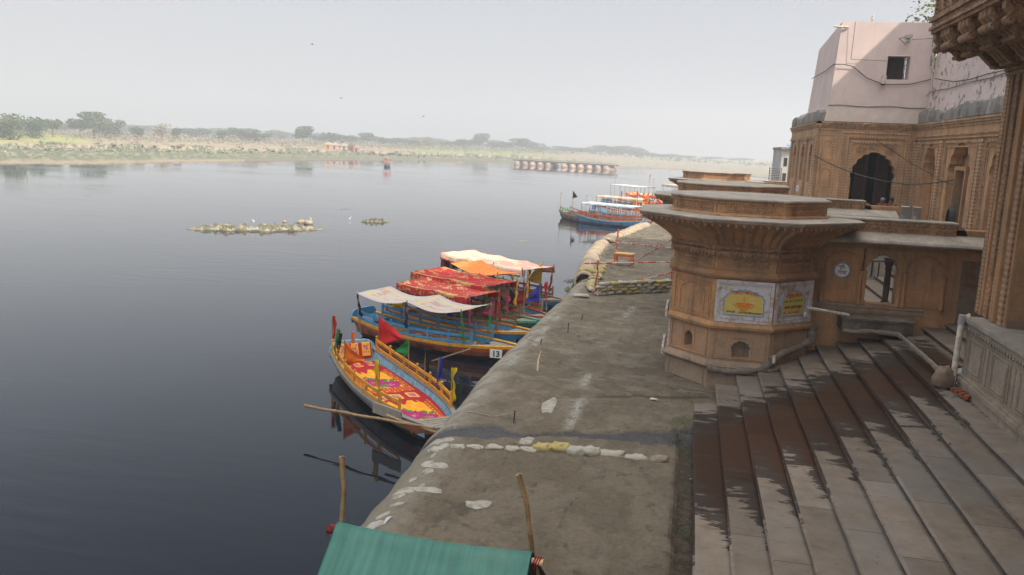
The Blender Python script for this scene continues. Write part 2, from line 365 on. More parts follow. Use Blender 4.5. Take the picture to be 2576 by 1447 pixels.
def text(body, size, mat, F, u, z, n, name='lettering', parent=None, slant=0.0, rot=0.0, bold=0.0, sx=1.0, align='CENTER'):
    cu = bpy.data.curves.new(name, 'FONT'); cu.body = body; cu.size = size; cu.align_x = align; cu.shear = slant; cu.offset = bold; cu.resolution_u = 3; cu.extrude = .002
    o = bpy.data.objects.new(name, cu); COL.objects.link(o)
    dg = bpy.context.evaluated_depsgraph_get(); me = bpy.data.meshes.new_from_object(o.evaluated_get(dg)); bpy.data.objects.remove(o); bpy.data.curves.remove(cu)
    cr, sr = cos(rot), sin(rot)
    for v in me.vertices:
        x, y, zz = v.co; x *= sx
        v.co = F.p(u+x*cr-y*sr, z+x*sr+y*cr, n+zz)
    me.materials.clear(); me.materials.append(mat)
    r = bpy.data.objects.new(name, me); COL.objects.link(r)
    if parent: r.parent = parent
    return r
def cusp(w, hs, h, n=4, amp=.06, seg=5, p=1.0):
    """multifoil arch outline from the right spring to the left spring: (u, z)"""
    half = []; hw = w/2
    for j in range(n):
        for s in range(seg):
            q = (j+s/seg)/n; a = q*pi/2
            b = sin(pi*s/seg)*amp*w
            x, z = hw*cos(a)**p, hs+(h-hs)*sin(a); half.append((x+b*cos(a), z+b*sin(a)))
        # cusp tip lies on the base curve
    top = (0, h+.03*w+.4*amp*w)
    return half+[top]+[(-x, z) for x, z in reversed(half)]
def arch_wall(m, F, u0, u1, z0, z1, ac, aw, zb, hs, h, n0, n1, mi=0, n=4, amp=.06):
    if zb > z0+1e-4: m.fbox(F, u0, u1, z0, zb, n0, n1, mi)
    ar = [(ac+x, zb+z) for x, z in cusp(aw, hs, h, n, amp)]
    m.prism(F, [(ac+aw/2, zb), (u1, zb), (u1, z1), (u0, z1), (u0, zb), (ac-aw/2, zb)]+list(reversed(ar)), n0, n1, mi)
def arch_line(m, F, ac, aw, zb, hs, h, nn, r=.014, mi=0, n=4, amp=.06):
    ar = [(ac+aw/2, zb)]+[(ac+x, zb+z) for x, z in cusp(aw, hs, h, n, amp)]+[(ac-aw/2, zb)]
    m.tube([F.p(u, z, nn) for u, z in ar], r, 5, mi, sm=False)
def frame(m, F, u0, u1, z0, z1, n0, n1, w=.03, mi=0):
    m.fbox(F, u0, u1, z1-w, z1, n0, n1, mi); m.fbox(F, u0, u1, z0, z0+w, n0, n1, mi)
    m.fbox(F, u0, u0+w, z0+w, z1-w, n0, n1, mi); m.fbox(F, u1-w, u1, z0+w, z1-w, n0, n1, mi)
def scallops(m, F, u0, u1, z0, dep, n0, n1, step=.12, top=.05, mi=0, inv=False):
    k = max(2, round((u1-u0)/step)); s = (u1-u0)/k; poly = [(u0, z0+top)]
    bot = []
    for i in range(k):
        for q in range(6):
            a = q/6; bot.append((u0+s*(i+a), z0-dep*(1-sin(pi*a)**.6 if inv else sin(pi*a)**.6) if a else z0-(dep if inv else 0)))
    bot.append((u1, z0-(dep if inv else 0))); m.prism(F, [(u1, z0+top), (u0, z0+top)]+bot, n0, n1, mi)

# ------------------------------------------------------------------ mud bank
EDGE = [(-12, -5.1), (10, -5.3), (13.3, -5.36), (18, -5.5), (24.6, -5.68), (36, -5.5), (41, -5.42), (45, -5.45), (49, -5.85), (54, -6.2), (60, -6.35), (66, -6.05), (69, -5.4), (76, -4.6), (84, -3.4), (95, -3.6), (160, -3.2), (210, -2)]
def edge_x(y): return interp(y, EDGE)+.10*noise.noise(V((y*.55, 3, 0)))+.05*noise.noise(V((y*2.3, 9, 0)))
STREAM = [(-6, 18.55), (-5.3, 18.62), (-4.4, 19.0), (-3.65, 18.98), (-3.1, 19.45), (-2, 19.55), (-.9, 19.85), (0, 20.1), (.6, 20.6)]
def stream(x, y):
    yc = interp(x, STREAM)+.12*noise.noise(V((x*1.7, y, 2))); wd = interp(x, [(-6, .3), (-4.4, .75), (-3.6, .2), (-3.1, .14), (-1.4, .4), (.2, .7)])
    return 1-smst(wd*.55, wd, abs(y-yc)+.12*fbm(x*2.5, y*2.5, 5))
def bank_z(x, y):
    xe = edge_x(y); z = .05*fbm(x*.45, y*.35, 0)+.018*fbm(x*2.2, y*2.2, 3)
    # ridge left by the tubes buried under the silt along the edge, and their cross folds
    z += .07*exp(-((x-xe-.55)/.45)**2)*(.6+.4*sin(y*1.9+sin(y*.7)))
    z += .09*exp(-((x+2.75-.02*y)/.16)**2)*smst(19.5, 22, y)*(1-smst(37, 38, y))*max(0, sin(y*1.3))
    z += .10*exp(-((y-23.3-.35*(x+1.2))/.18)**2)*smst(-2.6, -1.2, x)*(1-smst(.6, 1.0, x))
    z += .05*smst(20, 26, y)*(1-smst(26, 40, y))
    if y < 20.5: z -= .11*smst(.08, .22, x+.06*noise.noise(V((y*2, 0, 0))))
    z -= .035*stream(x, y)
    z += .05*exp(-((y-18.2)/.15)**2)*(1-smst(.0, .2, x))
    if x < xe+.25:
        q = min(1.0, (xe+.25-x)/1.02); z -= 1.25*(1-sqrt(max(0, 1-q*q*.985)))*(1+.06*noise.noise(V((y*1.1, 5, 1))))+.22*q
        z += .05*q*sin(y*3.4+2*noise.noise(V((y*.3, 1, 1))))
    return z
def bank_c(x, y):
    xe = edge_x(y); n = fbm(x*.8, y*.55, 1); n2 = fbm(x*3.0, y*2.0, 6); n3 = fbm(x*6.5, y*5, 9, 3)
    c = mixc((.150, .122, .085), (.185, .155, .112), smst(-.4, .4, n)); c = mixc(c, (.11, .092, .066), smst(.1, .5, n2)*.5)
    c = mixc(c, (.085, .07, .05), .75*smst(.035, .0, abs(noise.noise(V((x*.55+3, y*.5, 7)))))*smst(-.1, .2, n2)*smst(.6, 1.4, x-xe))
    c = mixc(c, (.27, .24, .185), smst(.12, .45, fbm(x*.9+3, y*1.4, 12))*.5*smst(16, 24, y))
    e = smst(xe+.95, xe+.2, x+.25*n2)
    c = mixc(c, (.25, .225, .175), e*.8)
    wh = smst(.20, .3, fbm(x*2.2, y*1.1, 20)+.28*exp(-((x-xe-.25)/.35)**2)-.04)*smst(xe+1.3, xe+.6, x)*(1-smst(17.5, 19, y)*.75)
    c = mixc(c, (.34, .32, .27), smst(xe+.42, xe+.2, x+.12*n2)*smst(-.25, .1, fbm(x*.7, y*1.6, 31))*smst(17, 21, y)*.9)
    c = mixc(c, (.06, .052, .038), .9*exp(-((y-23.05-.35*(x+1.2)-.05*n3)/.07)**2)*smst(-2.9, -1.6, x)*(1-smst(.8, 1.3, x)))  # ledge deepened by a dark line painted below it as shade
    # arcs of dry silt where a tube's skin shows
    for yy, xx in ((21.9, -2.6), (24.3, -2.7), (20.6, -2.6), (28.6, -5.0), (33, -5.0), (30.5, -5.1), (25.6, -5.25), (36.5, -2.2), (35, -2.35)):
        if abs(y-yy) < 1.6 and abs(x-xx) < .9:
            g = exp(-((x-xx-.10*(y-yy)**2*.4)/.13)**2)*exp(-((y-yy)/.75)**4)
            c = mixc(c, (.34, .33, .29), min(1, g*1.2)*smst(-.5, .0, n3))
    if y < 20.5: c = mixc(c, mixc((.045, .034, .024), (.075, .06, .04), smst(-.3, .3, n3)), smst(.06, .2, x+.05*n2))
    g = smst(.45, .0, sqrt(((x-.3)/1.0)**2+((y-20.0)/1.1)**2)-.55*n2-.35); c = mixc(c, (.035, .028, .022), g*.85)
    s = stream(x, y); c = mixc(c, (.055, .052, .055), s*.95)
    if y > 43 and x < -3.6: c = mixc(c, (.075, .075, .045), smst(.05, .4, n2)*.8)
    z = bank_z(x, y)
    c = mixc(c, (.03, .028, .024), smst(-.62, -.9, z))
    return (*c, 1-max(s*.85, g*.5))
def rows(a, b, st): k = max(1, int(round((b-a)/st))); return [a+(b-a)*i/k for i in range(k)]
YS = rows(-10, 8, .6)+rows(8, 30, .07)+rows(30, 45, .14)+rows(45, 100, .4)+rows(100, 210, 2)+[210]
NX = 100
m = MB()
for y in YS:
    xe = edge_x(y); xr = .62 if y < 22.3 else (1.6 if y < 24.4 else 4.2)
    for i in range(NX+1):
        q = i/NX; x = xe-.82+(xr-xe+.95)*(q if q > .3 else q*q/.3*.5+q*.5)
        m.v.append((x, y, bank_z(x, y)))
for j in range(len(YS)-1):
    for i in range(NX):
        a = j*(NX+1)+i; q = (a, a+1, a+NX+2, a+NX+1); m.f.append(q); m.m.append(0); m.sm.append(True)
        cx = sum(m.v[k][0] for k in q)/4; cy_ = sum(m.v[k][1] for k in q)/4; m.c.append(bank_c(cx, cy_))
t = NT('river_silt'); a = t.n('ShaderNodeAttribute', attribute_name='Col'); c = t.coord('Object')
n = t.noise(c, 9, 6, .72); nf = t.noise(c, 55, 4, .7); sp = t.vor(c, 16, 'F1')
k = t.mix(1.0, a.outputs['Color'], t.ramp(n, [(.25, .62), (.75, 1.05)]), 'MULTIPLY')
k = t.mix(t.ramp(sp, [(.0, .5), (.06, 0)]), k, (.36, .33, .27)); t.col(k); t.b.inputs['Specular IOR Level'].default_value = .3
wet = t.math('SUBTRACT', 1.0, a.outputs['Alpha']); t.rough(t.math('SUBTRACT', .93, t.math('MULTIPLY', wet, .80), clamp=True))
b = t.bump(n, .8, .06); b = t.bump(t.noise(c, 3.2, 5, .65), .6, .10, b); t.bump(nf, .6, .012, b)
MUD = t.mat
MB_col4 = True
bank = m.build('mud_bank', MUD, kind='structure')

# ------------------------------------------------------------------ the long flight of steps
SX0, TR, RI = .54, .61, .17
t = NT('ghat_step_stone'); c = t.coord('Object'); s = t.sep(c)
n = t.noise(c, 2.2, 6, .65); nf = t.noise(c, 24, 5, .7); ns = t.noise(t.coord('Object', (1.1, 3.2, 1)), 1.6, 6, .72); ng = t.noise(t.coord('Object', (.8, .5, 1)), .6, 3, .6)
k = t.mix(t.ramp(n, [(.3, 0), (.7, 1)]), (.15, .12, .094), (.225, .186, .15))
k = t.mix(t.ramp(ng, [(.45, 0), (.65, .6)]), k, (.185, .175, .165))
k = t.mix(t.ramp(ns, [(.58, 0), (.66, .55)]), k, (.13, .09, .065))
k = t.mix(t.ramp(t.vor(c, 3.1, 'F1'), [(.03, .75), (.075, 0)]), k, (.05, .04, .035))
fx = t.math('FRACT', t.math('DIVIDE', t.math('SUBTRACT', s[0], SX0), TR))
stp = t.math('FLOOR', t.math('DIVIDE', t.math('SUBTRACT', s[0], SX0), TR))
yl = t.math('ADD', 15.0, t.math('SUBTRACT', t.math('MULTIPLY', s[0], .95), t.math('MULTIPLY', t.math('POWER', fx, 2.0), 2.3)))
yh = t.math('ADD', 21.3, t.math('MULTIPLY', s[0], .62))
sp = t.noise(t.coord('Object', (1.0, 3.0, 1), (3.3, 1, 0)), 1.15, 6, .68, .4); off = t.math('MULTIPLY', t.math('SUBTRACT', sp, .5), 7.5)
d = t.math('ADD', t.math('MINIMUM', t.math('SUBTRACT', s[1], yl), t.math('SUBTRACT', yh, s[1])), off)
isl = t.math('MULTIPLY', t.math('SUBTRACT', 7.2, s[0]), 4.0, clamp=True)
wet = t.math('MULTIPLY', t.math('MULTIPLY', d, 9.0, clamp=True), isl)
core = t.math('MULTIPLY', t.math('MULTIPLY', t.math('SUBTRACT', d, .75), .9, clamp=True), isl)
k = t.mix(t.math('MULTIPLY', wet, .95), k, (.036, .028, .023)); k = t.mix(t.math('MULTIPLY', core, .96), k, t.mix(n, (.062, .026, .011), (.028, .015, .010)))
# joints between the long slabs, at a different place on every step
jy = t.math('FRACT', t.math('ADD', t.math('DIVIDE', s[1], 3.1), t.math('MULTIPLY', stp, .37)))
wn = t.n('ShaderNodeTexWhiteNoise', noise_dimensions='2D'); cb = t.n('ShaderNodeCombineXYZ'); t.l(stp, cb.inputs[0]); t.l(t.math('FLOOR', t.math('ADD', t.math('DIVIDE', s[1], 3.1), t.math('MULTIPLY', stp, .37))), cb.inputs[1]); t.l(cb.outputs[0], wn.inputs['Vector'])
k = t.mix(1.0, k, t.ramp(wn.outputs['Value'], [(0, .78), (1, 1.18)]), 'MULTIPLY')
jt = t.math('LESS_THAN', jy, .006); k = t.mix(jt, k, (.07, .055, .045))
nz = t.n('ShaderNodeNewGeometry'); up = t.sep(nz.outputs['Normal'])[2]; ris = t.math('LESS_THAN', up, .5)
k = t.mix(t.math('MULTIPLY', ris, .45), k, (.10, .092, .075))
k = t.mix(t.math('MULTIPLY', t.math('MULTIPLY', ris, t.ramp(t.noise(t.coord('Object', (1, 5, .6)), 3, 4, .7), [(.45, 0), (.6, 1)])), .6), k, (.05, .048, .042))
t.b.inputs['Specular IOR Level'].default_value = .12; t.col(k); t.rough(t.math('SUBTRACT', .9, t.math('MULTIPLY', wet, .3))); b = t.bump(n, .3, .03); t.bump(nf, .3, .006, b)
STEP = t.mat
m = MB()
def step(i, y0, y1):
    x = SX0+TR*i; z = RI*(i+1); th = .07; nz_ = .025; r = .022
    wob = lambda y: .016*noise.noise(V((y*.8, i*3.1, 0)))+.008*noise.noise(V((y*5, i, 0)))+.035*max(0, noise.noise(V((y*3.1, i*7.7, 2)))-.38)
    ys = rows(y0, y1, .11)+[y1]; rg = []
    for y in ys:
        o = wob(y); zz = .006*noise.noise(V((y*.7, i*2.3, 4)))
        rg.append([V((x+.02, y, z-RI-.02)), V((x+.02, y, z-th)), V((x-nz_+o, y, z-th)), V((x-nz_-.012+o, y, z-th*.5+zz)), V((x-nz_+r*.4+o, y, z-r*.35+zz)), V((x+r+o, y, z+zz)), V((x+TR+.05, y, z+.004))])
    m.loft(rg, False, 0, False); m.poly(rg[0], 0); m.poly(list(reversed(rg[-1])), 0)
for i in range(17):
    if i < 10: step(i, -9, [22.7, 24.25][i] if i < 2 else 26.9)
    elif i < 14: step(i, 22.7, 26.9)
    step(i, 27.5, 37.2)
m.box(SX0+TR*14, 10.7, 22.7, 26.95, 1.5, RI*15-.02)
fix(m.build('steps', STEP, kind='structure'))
m = MB(); m.box(3.9, 10.9, 37.2, 45.3, 1.0, 4.0); m.box(10.6, 11.2, 27.3, 37.2, 1, 3.05)
m.build('terrace', SLAB, kind='structure')
# landing and rough concrete kerb in front of the arcade door
m = MB(); m.box(4.75, 6.75, 26.05, 26.89, 1.9, 2.24); m.box(4.70, 6.80, 26.0, 26.895, 2.24, 2.31)
tag(m.build('landing_slab', STEP), 'stone landing slab in front of the open doorway of the arcade wall', 'landing')
m = MB()
pp = [V((4.75, 25.75, 1.93)), V((5.5, 25.7, 2.0)), V((6.25, 25.6, 2.0)), V((6.3, 24.6, 1.98)), V((6.35, 23.4, 1.93)), V((6.4, 22.4, 1.9)), V((6.45, 21.6, 1.86))]
P2 = []
for a, b in zip(pp, pp[1:]): P2 += [a.lerp(b, q/6) for q in range(6)]
P2.append(pp[-1]); m.tube([p+V((.02*noise.noise(p*3), .02*noise.noise(p*4), .03*noise.noise(p*2.5))) for p in P2], [.07+.03*noise.noise(p*5) for p in P2], 7, sm=False)
tag(m.build('drain_kerb', CEM), 'rough grey cement kerb running down the steps from the doorway landing', 'kerb')
# ------------------------------------------------------------------ octagonal river turrets
T8 = tan(pi/8)
def oct_ring(cx, cy, ap, z):
    R = ap/cos(pi/8); return [V((cx+R*cos(-pi/2-pi/8+k*pi/4), cy+R*sin(-pi/2-pi/8+k*pi/4), z)) for k in range(8)]
def face(cx, cy, ap, k):
    """k=0 faces the camera (-Y), k=7 left of it, k=1 right of it"""
    a = -pi/2+k*pi/4; n = V((cos(a), sin(a), 0)); u = V((-sin(a), cos(a), 0))
    return Fr(V((cx, cy, 0))+n*ap, u, n), ap*T8
def ringstack(m, cx, cy, prof, mi=0):
    m.loft([oct_ring(cx, cy, a, z) for a, z in prof], True, mi, False, True, True)
def relief(m, F, h, z0, z1, seed):
    """floral scroll carved in low relief"""
    r = random.Random(seed); zc = (z0+z1)/2; H = (z1-z0)/2
    for s in (-1, 1):
        for q in range(4):
            cx = s*h*(.12+.24*q); rr = H*.62*(1 if q % 2 == 0 else .75); P = []
            for k in range(15):
                a = k/14*2*pi*1.25+r.random()*.1; rad = rr*(1-.045*k); P.append(F.p(cx+s*rad*cos(a)*1.15, zc+rad*sin(a)*(1 if q % 2 else -1), .012))
            m.tube(P, .019, 4, sm=False)
def turret(cx, cy, label, full=True, detail=True):
    root = empty('octagonal_turret', (cx, cy, 0), 0, label, 'turret', 'octagonal turrets along the ghat')
    x = y = 0.0
    m = MB(); ringstack(m, x, y, [(2.14, -.4), (2.14, .60), (2.18, .62)])
    if detail:
        for k in range(8):
            F, h = face(x, y, 2.14, k); frame(m, F, -h+.12, h-.12, .08, .56, 0, .025, .03)
    m.build('plinth', STONEG, root)
    m = MB(); ringstack(m, x, y, [(2.16, .62), (2.24, .66), (2.28, .72), (2.25, .79), (2.17, .86), (2.10, .88)]); m.build('lower_moulding', STONEG, root)
    m = MB(); nich = MB(); fr2 = MB()
    for k in range(8):
        F, h = face(x, y, 2.09, k); hh = h+.001
        if k in (0, 7) or not full:
            ac = .05 if k == 0 else -.02; aw = .50 if k == 0 else .34; zb = 1.0 if k == 0 else 1.08
            arch_wall(m, F, -hh, hh, .87, 1.86, ac, aw, zb, .26, .48, -.32, 0, n=3, amp=.07)
            nich = MB(); nich.fbox(F, ac-aw/2-.06, ac+aw/2+.06, zb-.02, zb+.6, -.50, -.325); nich.build('niche_back', STONEG, root)
            frame(fr2, F, ac-aw/2-.09, ac+aw/2+.09, zb-.03, zb+.62, .001, .02, .03)
            frame(fr2, F, -h+.10, h-.10, .95, 1.80, .001, .035, .03)
        else:
            m.fbox(F, -hh, hh, .87, 1.86, -.32, 0); frame(fr2, F, -h+.10, h-.10, .95, 1.80, .001, .02, .025)
    m.build('lower_wall', STONEL, root)
    fr2.build('panel_frame', STONE, root)
    m = MB(); ringstack(m, x, y, [(2.09, 1.85), (2.2, 1.87), (2.22, 1.95), (2.17, 2.02), (2.11, 2.06)]); m.build('middle_moulding', STONE, root)
    m = MB(); fr2 = MB(); scr = MB()
    ringstack(m, x, y, [(2.08, 2.04), (2.08, 3.36)])
    for k in range(8):
        F, h = face(x, y, 2.08, k)
        if full and k in (0, 1): continue
        frame(fr2, F, -h+.10, h-.10, 2.14, 3.26, .0, .03, .035); frame(fr2, F, -h+.18, h-.18, 2.22, 3.18, .0, .018, .03)
        arch_line(fr2, F, 0, 1.0, 2.3, .42, .78, .012, .018)
        if detail: relief(scr, F, h*.8, 3.06, 3.17, k)
    m.build('upper_wall', STONE, root); fr2.build('panel_frame', STONE, root)
    if scr.v: scr.build('corner_carving', STONE, root)
    # cornice
    m = MB(); ringstack(m, x, y, [(2.08, 3.34), (2.16, 3.37), (2.22, 3.44), (2.24, 3.50), (2.14, 3.56), (2.07, 3.60)]); m.build('cornice', STONE, root)
    m = MB(); fr2 = MB(); scr = MB(); ringstack(m, x, y, [(2.05, 3.56), (2.05, 4.12)])
    for k in range(8):
        F, h = face(x, y, 2.05, k); frame(fr2, F, -h+.08, h-.08, 3.63, 4.06, 0, .022, .03); frame(fr2, F, -h+.16, h-.16, 3.70, 3.99, 0, .014, .02)
        if detail: fr2c = MB(); fr2c.fbox(F, -h+.17, h-.17, 3.71, 3.98, 0, .004); fr2c.build('carved_panel', CARVED, root); relief(scr, F, h-.2, 3.72, 3.97, 20+k)
    m.build('frieze', STONE, root); fr2.build('frieze_frame', STONE, root)
    if scr.v: scr.build('floral_relief', STONE, root)
    m = MB(); ringstack(m, x, y, [(2.05, 4.08), (2.17, 4.10), (2.17, 4.20), (2.22, 4.23), (2.26, 4.28), (2.2, 4.34), (2.12, 4.36)])
    for k in range(8):
        F, h = face(x, y, 2.17, k); scallops(m, F, -h, h, 4.13, .11, .001, .06, .15, .07)
    m.build('petal_band', CARVED, root)
    # trumpet-shaped corbelling with leaf flutes
    m = MB(); NU, NV = 56, 12
    for k in range(8):
        def fn(u, v, k=k):
            ap = 2.13+1.0*v**1.9; F, h = face(x, y, ap, k); uu = -h+2*h*u; q = (u*7) % 1
            fl = (.10*abs(sin(pi*q))**.8+.03*(q-.5))*sin(pi*min(1, v*1.04))**.5*smst(0, .06, u)*smst(1, .94, u)
            return F.p(uu, 4.34+.72*v, fl)
        m.grid(fn, NU if detail else 28, NV, sm=True)
        F, h = face(x, y, 2.13, k); P = []; a = -pi/2+k*pi/4-pi/8
        for q in range(10):
            v = q/9; ap = (2.15+1.0*v**1.9)/cos(pi/8); P.append(V((ap*cos(a), ap*sin(a), 4.34+.72*v)))
        m.tube(P, [.05+.05*sin(pi*q/9) for q in range(10)], 6)
    m.build('corbelled_cove', STONE, root)
    m = MB()
    for k in range(8):
        F, h = face(x, y, 3.17, k); h2 = 3.17*T8; scallops(m, F, -h2-.01, h2+.01, 5.07, .11, -.05, 0, .215, .05, 0, True)
    m.build('scalloped_fringe', STONE, root)
    m = MB(); ringstack(m, x, y, [(3.1, 5.03), (3.2, 5.08), (3.24, 5.10), (3.24, 5.15), (3.28, 5.16), (3.28, 5.20), (2.9, 5.225), (.5, 5.23)]); e = m.build('eave_slab', SLAB, root)
    if detail:
        m = MB()
        for k in range(8):
            F, h = face(x, y, 3.235, k)
            nn = 46
            for q in range(nn): uu = -h+2*h*(q+.5)/nn; m.fbox(F, uu-.018, uu+.018, 5.105, 5.145, 0, .022)
        m.build('bead_course', STONE, e)
    m = MB(); ringstack(m, x, y, [(2.33, 5.21), (2.33, 5.26), (2.28, 5.30), (2.24, 5.32), (2.24, 5.58)]); fr2 = MB(); scr = MB()
    for k in range(8):
        F, h = face(x, y, 2.24, k); frame(fr2, F, -h+.22, h-.22, 5.34, 5.53, 0, .02, .018)
        for s in (-1, 1): fr2.fbox(F, s*(h-.12)-.04, s*(h-.12)+.04, 5.33, 5.56, 0, .035)
        if detail: fr2c = MB(); fr2c.fbox(F, -h+.23, h-.23, 5.345, 5.525, 0, .004); fr2c.build('carved_panel', CARVED, root); relief(scr, F, h-.28, 5.36, 5.52, 50+k)
        fr2.fbox(F, -.01-h*.33, .01-h*.33, 5.35, 5.53, 0, .015); fr2.fbox(F, h*.33-.01, h*.33+.01, 5.35, 5.53, 0, .015)
    p = m.build('parapet_drum', STONE, root); fr2.build('drum_panels', STONE, root)
    if scr.v: scr.build('floral_relief', STONE, root)
    m = MB()
    for k in range(8):
        F, h = face(x, y, 2.25, k)
        nn = 22
        for q in range(nn): uu = -h+2*h*(q+.5)/nn; m.blob(F.p(uu, 5.62, .02), .045, .045, .045, 0, 6, 4, .9, 0, mi=0)
    ringstack(m, x, y, [(2.25, 5.57), (2.27, 5.59), (2.24, 5.65), (2.31, 5.665), (2.33, 5.69)]); m.build('drum_cornice', STONE, root)
    m = MB(); ringstack(m, x, y, [(2.34, 5.69), (2.36, 5.71), (2.35, 5.745), (1.0, 5.765), (.2, 5.77)]); m.build('roof_slab', SLAB, root)
    return root
TX, TY = 1.74, 27.1
T1 = turret(TX, TY, 'nearest octagonal sandstone turret with painted yellow panels, at the foot of the steps')
T2 = turret(1.7, 37.6, 'second octagonal sandstone turret, directly behind the nearest one', False)
T3 = turret(1.6, 60.5, 'farthest octagonal sandstone turret with its overhanging eave', False, False)

# whitewashed frames and painted signs on the nearest turret (painted on it, so they are its parts)
for k in (0, 1):
    F, h = face(0, 0, 2.08, k); m = MB()
    frame(m, F, -h+.06, h-.0, 2.07, 3.34, .001, .05, .09)
    frame(m, F, -h+.15, h-.10, 2.17, 3.24, .001, .035, .035); fr_o = m
    aw = 1.14 if k == 0 else 1.0; ac = .03
    body = MB(); ar = [(ac+x, 2.30+z) for x, z in cusp(aw, .42, .72, 4, .035)]
    out = [(ac+aw/2, 2.30)]+ar+[(ac-aw/2, 2.30)]
    sp_ = MB(); sp_.prism(F, [(-h+.185, 2.205), (-h+.185, 3.205), (h-.135, 3.205), (h-.135, 2.205)], -.01, .004)
    sp_.build('whitewashed_panel', WHITEW, T1)
    fr_o.build('whitewashed_frame', WHITEW, T1)
    body.prism(F, out, 0, .010); sg = body.build('painted_sign', YEL, T1)
    b2 = MB(); cl = out+[out[0]]; P = [F.p(a, z, .012) for a, z in cl]
    b2.tube(P, .017, 4, sm=False, cap=False); b2.build('blue_border', BLU, sg)
    if k == 0:
        zt = 2.99; s_ = 'श्री हनुमान जी मन्दिर घाट'; words = [('श्री', -.27, 2.93, .09), ('हनुमान', -.11, 2.945, .04), ('जी', .05, 2.945, 0), ('मनि्दर', .18, 2.93, -.05), ('घाट', .34, 2.895, -.12)]
        for wd, uu, zz, ro in words: text(wd, .105, REDP, F, ac+uu, zz, .013, parent=sg, rot=ro, bold=.0015)
        for wd, uu, zz, ro in (('ब्रजयमुने', -.36, 2.36, .0), ('आर्गेनाईजेशन', .05, 2.355, 0), ('के तत्वावधान में', .38, 2.35, 0)): text(wd, .085, BLKP, F, ac+uu, zz, .013, parent=sg, bold=.001, sx=.85)
        L = MB()
        L.prism(F, [(ac-.22, 2.66), (ac-.11, 2.70), (ac, 2.665), (ac+.11, 2.70), (ac+.22, 2.66), (ac+.17, 2.55), (ac+.09, 2.49), (ac+.07, 2.445), (ac-.07, 2.445), (ac-.09, 2.49), (ac-.17, 2.55)], .0, .014)
        L.prism(F, [(ac-.028, 2.73), (ac-.03, 2.79), (ac, 2.90), (ac+.03, 2.79), (ac+.028, 2.73), (ac, 2.69)], .0, .015)
        for s in (-1, 1): L.tube([F.p(ac+s*(.21+.07*sin(q/8*pi*1.2)+.02*q/8), 2.62-.05*(1-cos(q/8*pi))+.04*sin(q/8*pi), .014) for q in range(9)], .012, 4)
        L.build('oil_lamp_painting', ORAP, sg)
        L = MB(); L.tube([F.p(ac+x, z, .017) for x, z in ((-.22, 2.66), (-.11, 2.635), (0, 2.665), (.11, 2.635), (.22, 2.66), (.17, 2.55), (.09, 2.49), (.07, 2.445), (-.07, 2.445), (-.09, 2.49), (-.17, 2.55), (-.22, 2.66))], .005, 4); L.tube([F.p(ac-.15+.3*q/10, 2.575+.012*(q % 2), .017) for q in range(11)], .005, 4)
        L.build('lamp_outline', REDP, sg)
    else:
        text('निःशुल्क दीपदान'.replace('नि', 'नि')[:0]+'नि:शुल्क दीपदान', .15, REDP, F, ac, 2.90-.04, .013, parent=sg, bold=.003, sx=.78)
        text('समय · सायं 6 से 8 बजे तक', .105, GRNP, F, ac, 2.71, .013, parent=sg, bold=.002, sx=.80)
        text('आचार्य भुवनेश शुक्ला', .125, BLKP, F, ac, 2.52, .013, parent=sg, bold=.002, sx=.78)
        text('मो.- 7417163367', .11, REDP, F, ac-.05, 2.36, .013, parent=sg, bold=.002)
m = MB(); F, h = face(0, 0, 2.17, 6); m.fbox(F, -h, h*.99, 1.84, 2.08, .03, .10); m.fbox(F, -h*.98, h*.9, .9, 1.82, -.08, -.04); m.fbox(F, -h, h*.99, .62, .88, .06, .13)
m.build('whitewashed_side', WHITEW, T1)
# cement patches smeared along the turret's foot, following the steps
m = MB(); F0, h0 = face(0, 0, 2.24, 0); F1_, h1 = face(0, 0, 2.24, 1); rr = random.Random(3)
def smear(F, pts, r):
    P = []
    for (a, b), (c, d) in zip(pts, pts[1:]):
        P += [F.p(lerp(a, c, q/7), lerp(b, d, q/7), .0) for q in range(7)]
    P.append(F.p(*pts[-1])); P = [p+V((0, 0, .035*noise.noise(p*4))) for p in P]
    m.tube(P, [r*(1+.75*noise.noise(p*5.1)) for p in P], 9, sm=False)
smear(F0, [(-h0*.95, .66), (-.3, .60), (.25, .66), (h0*.95, .78)], .10); smear(F0, [(h0*.8, .8), (h0, 1.0)], .13)
smear(F1_, [(-h1, 1.05), (-h1*.4, 1.22), (h1*.3, 1.35), (h1*.95, 1.5)], .10); smear(F1_, [(h1*.95, 1.4), (h1*.95, 1.95)], .13)
m.build('cement_patch', CEM, T1)
m = MB(); m.tube([F1_.p(-h1*.98, .98, .1), F1_.p(-h1*.98, 1.22, .1)], .05, 10)
m.build('drain_stub', PVC, T1)

# ------------------------------------------------------------------ pvc pipes
def pipe(pts, r, label, joints=(), name='drain_pipe'):
    rt = empty(name, pts[0], 0, label, 'pipe'); o = V(pts[0]); m = MB(); m.tube([V(p)-o for p in pts], r, 12); m.build('pipe_run', PVC, rt)
    for j in joints: m = MB(); a, b = V(j[0])-o, V(j[1])-o; m.tube([a, b], r*1.25, 12); m.build('pipe_joint', GREYPVC, rt)
    return rt
pipe([(3.62, 25.75, 2.28), (3.62, 25.75, 2.50), (3.66, 25.72, 2.56), (4.9, 25.95, 2.40)], .05, 'rusty cream pipe lying level between the turret and the landing slab', [((3.62, 25.75, 2.44), (3.64, 25.74, 2.58))])
pipe([(6.44, 20.95, 1.75), (6.46, 20.95, 3.42), (6.62, 20.9, 3.5)], .07, 'upright cream drainpipe at the far corner of the carved plinth', [((6.455, 20.95, 3.28), (6.47, 20.95, 3.5))])

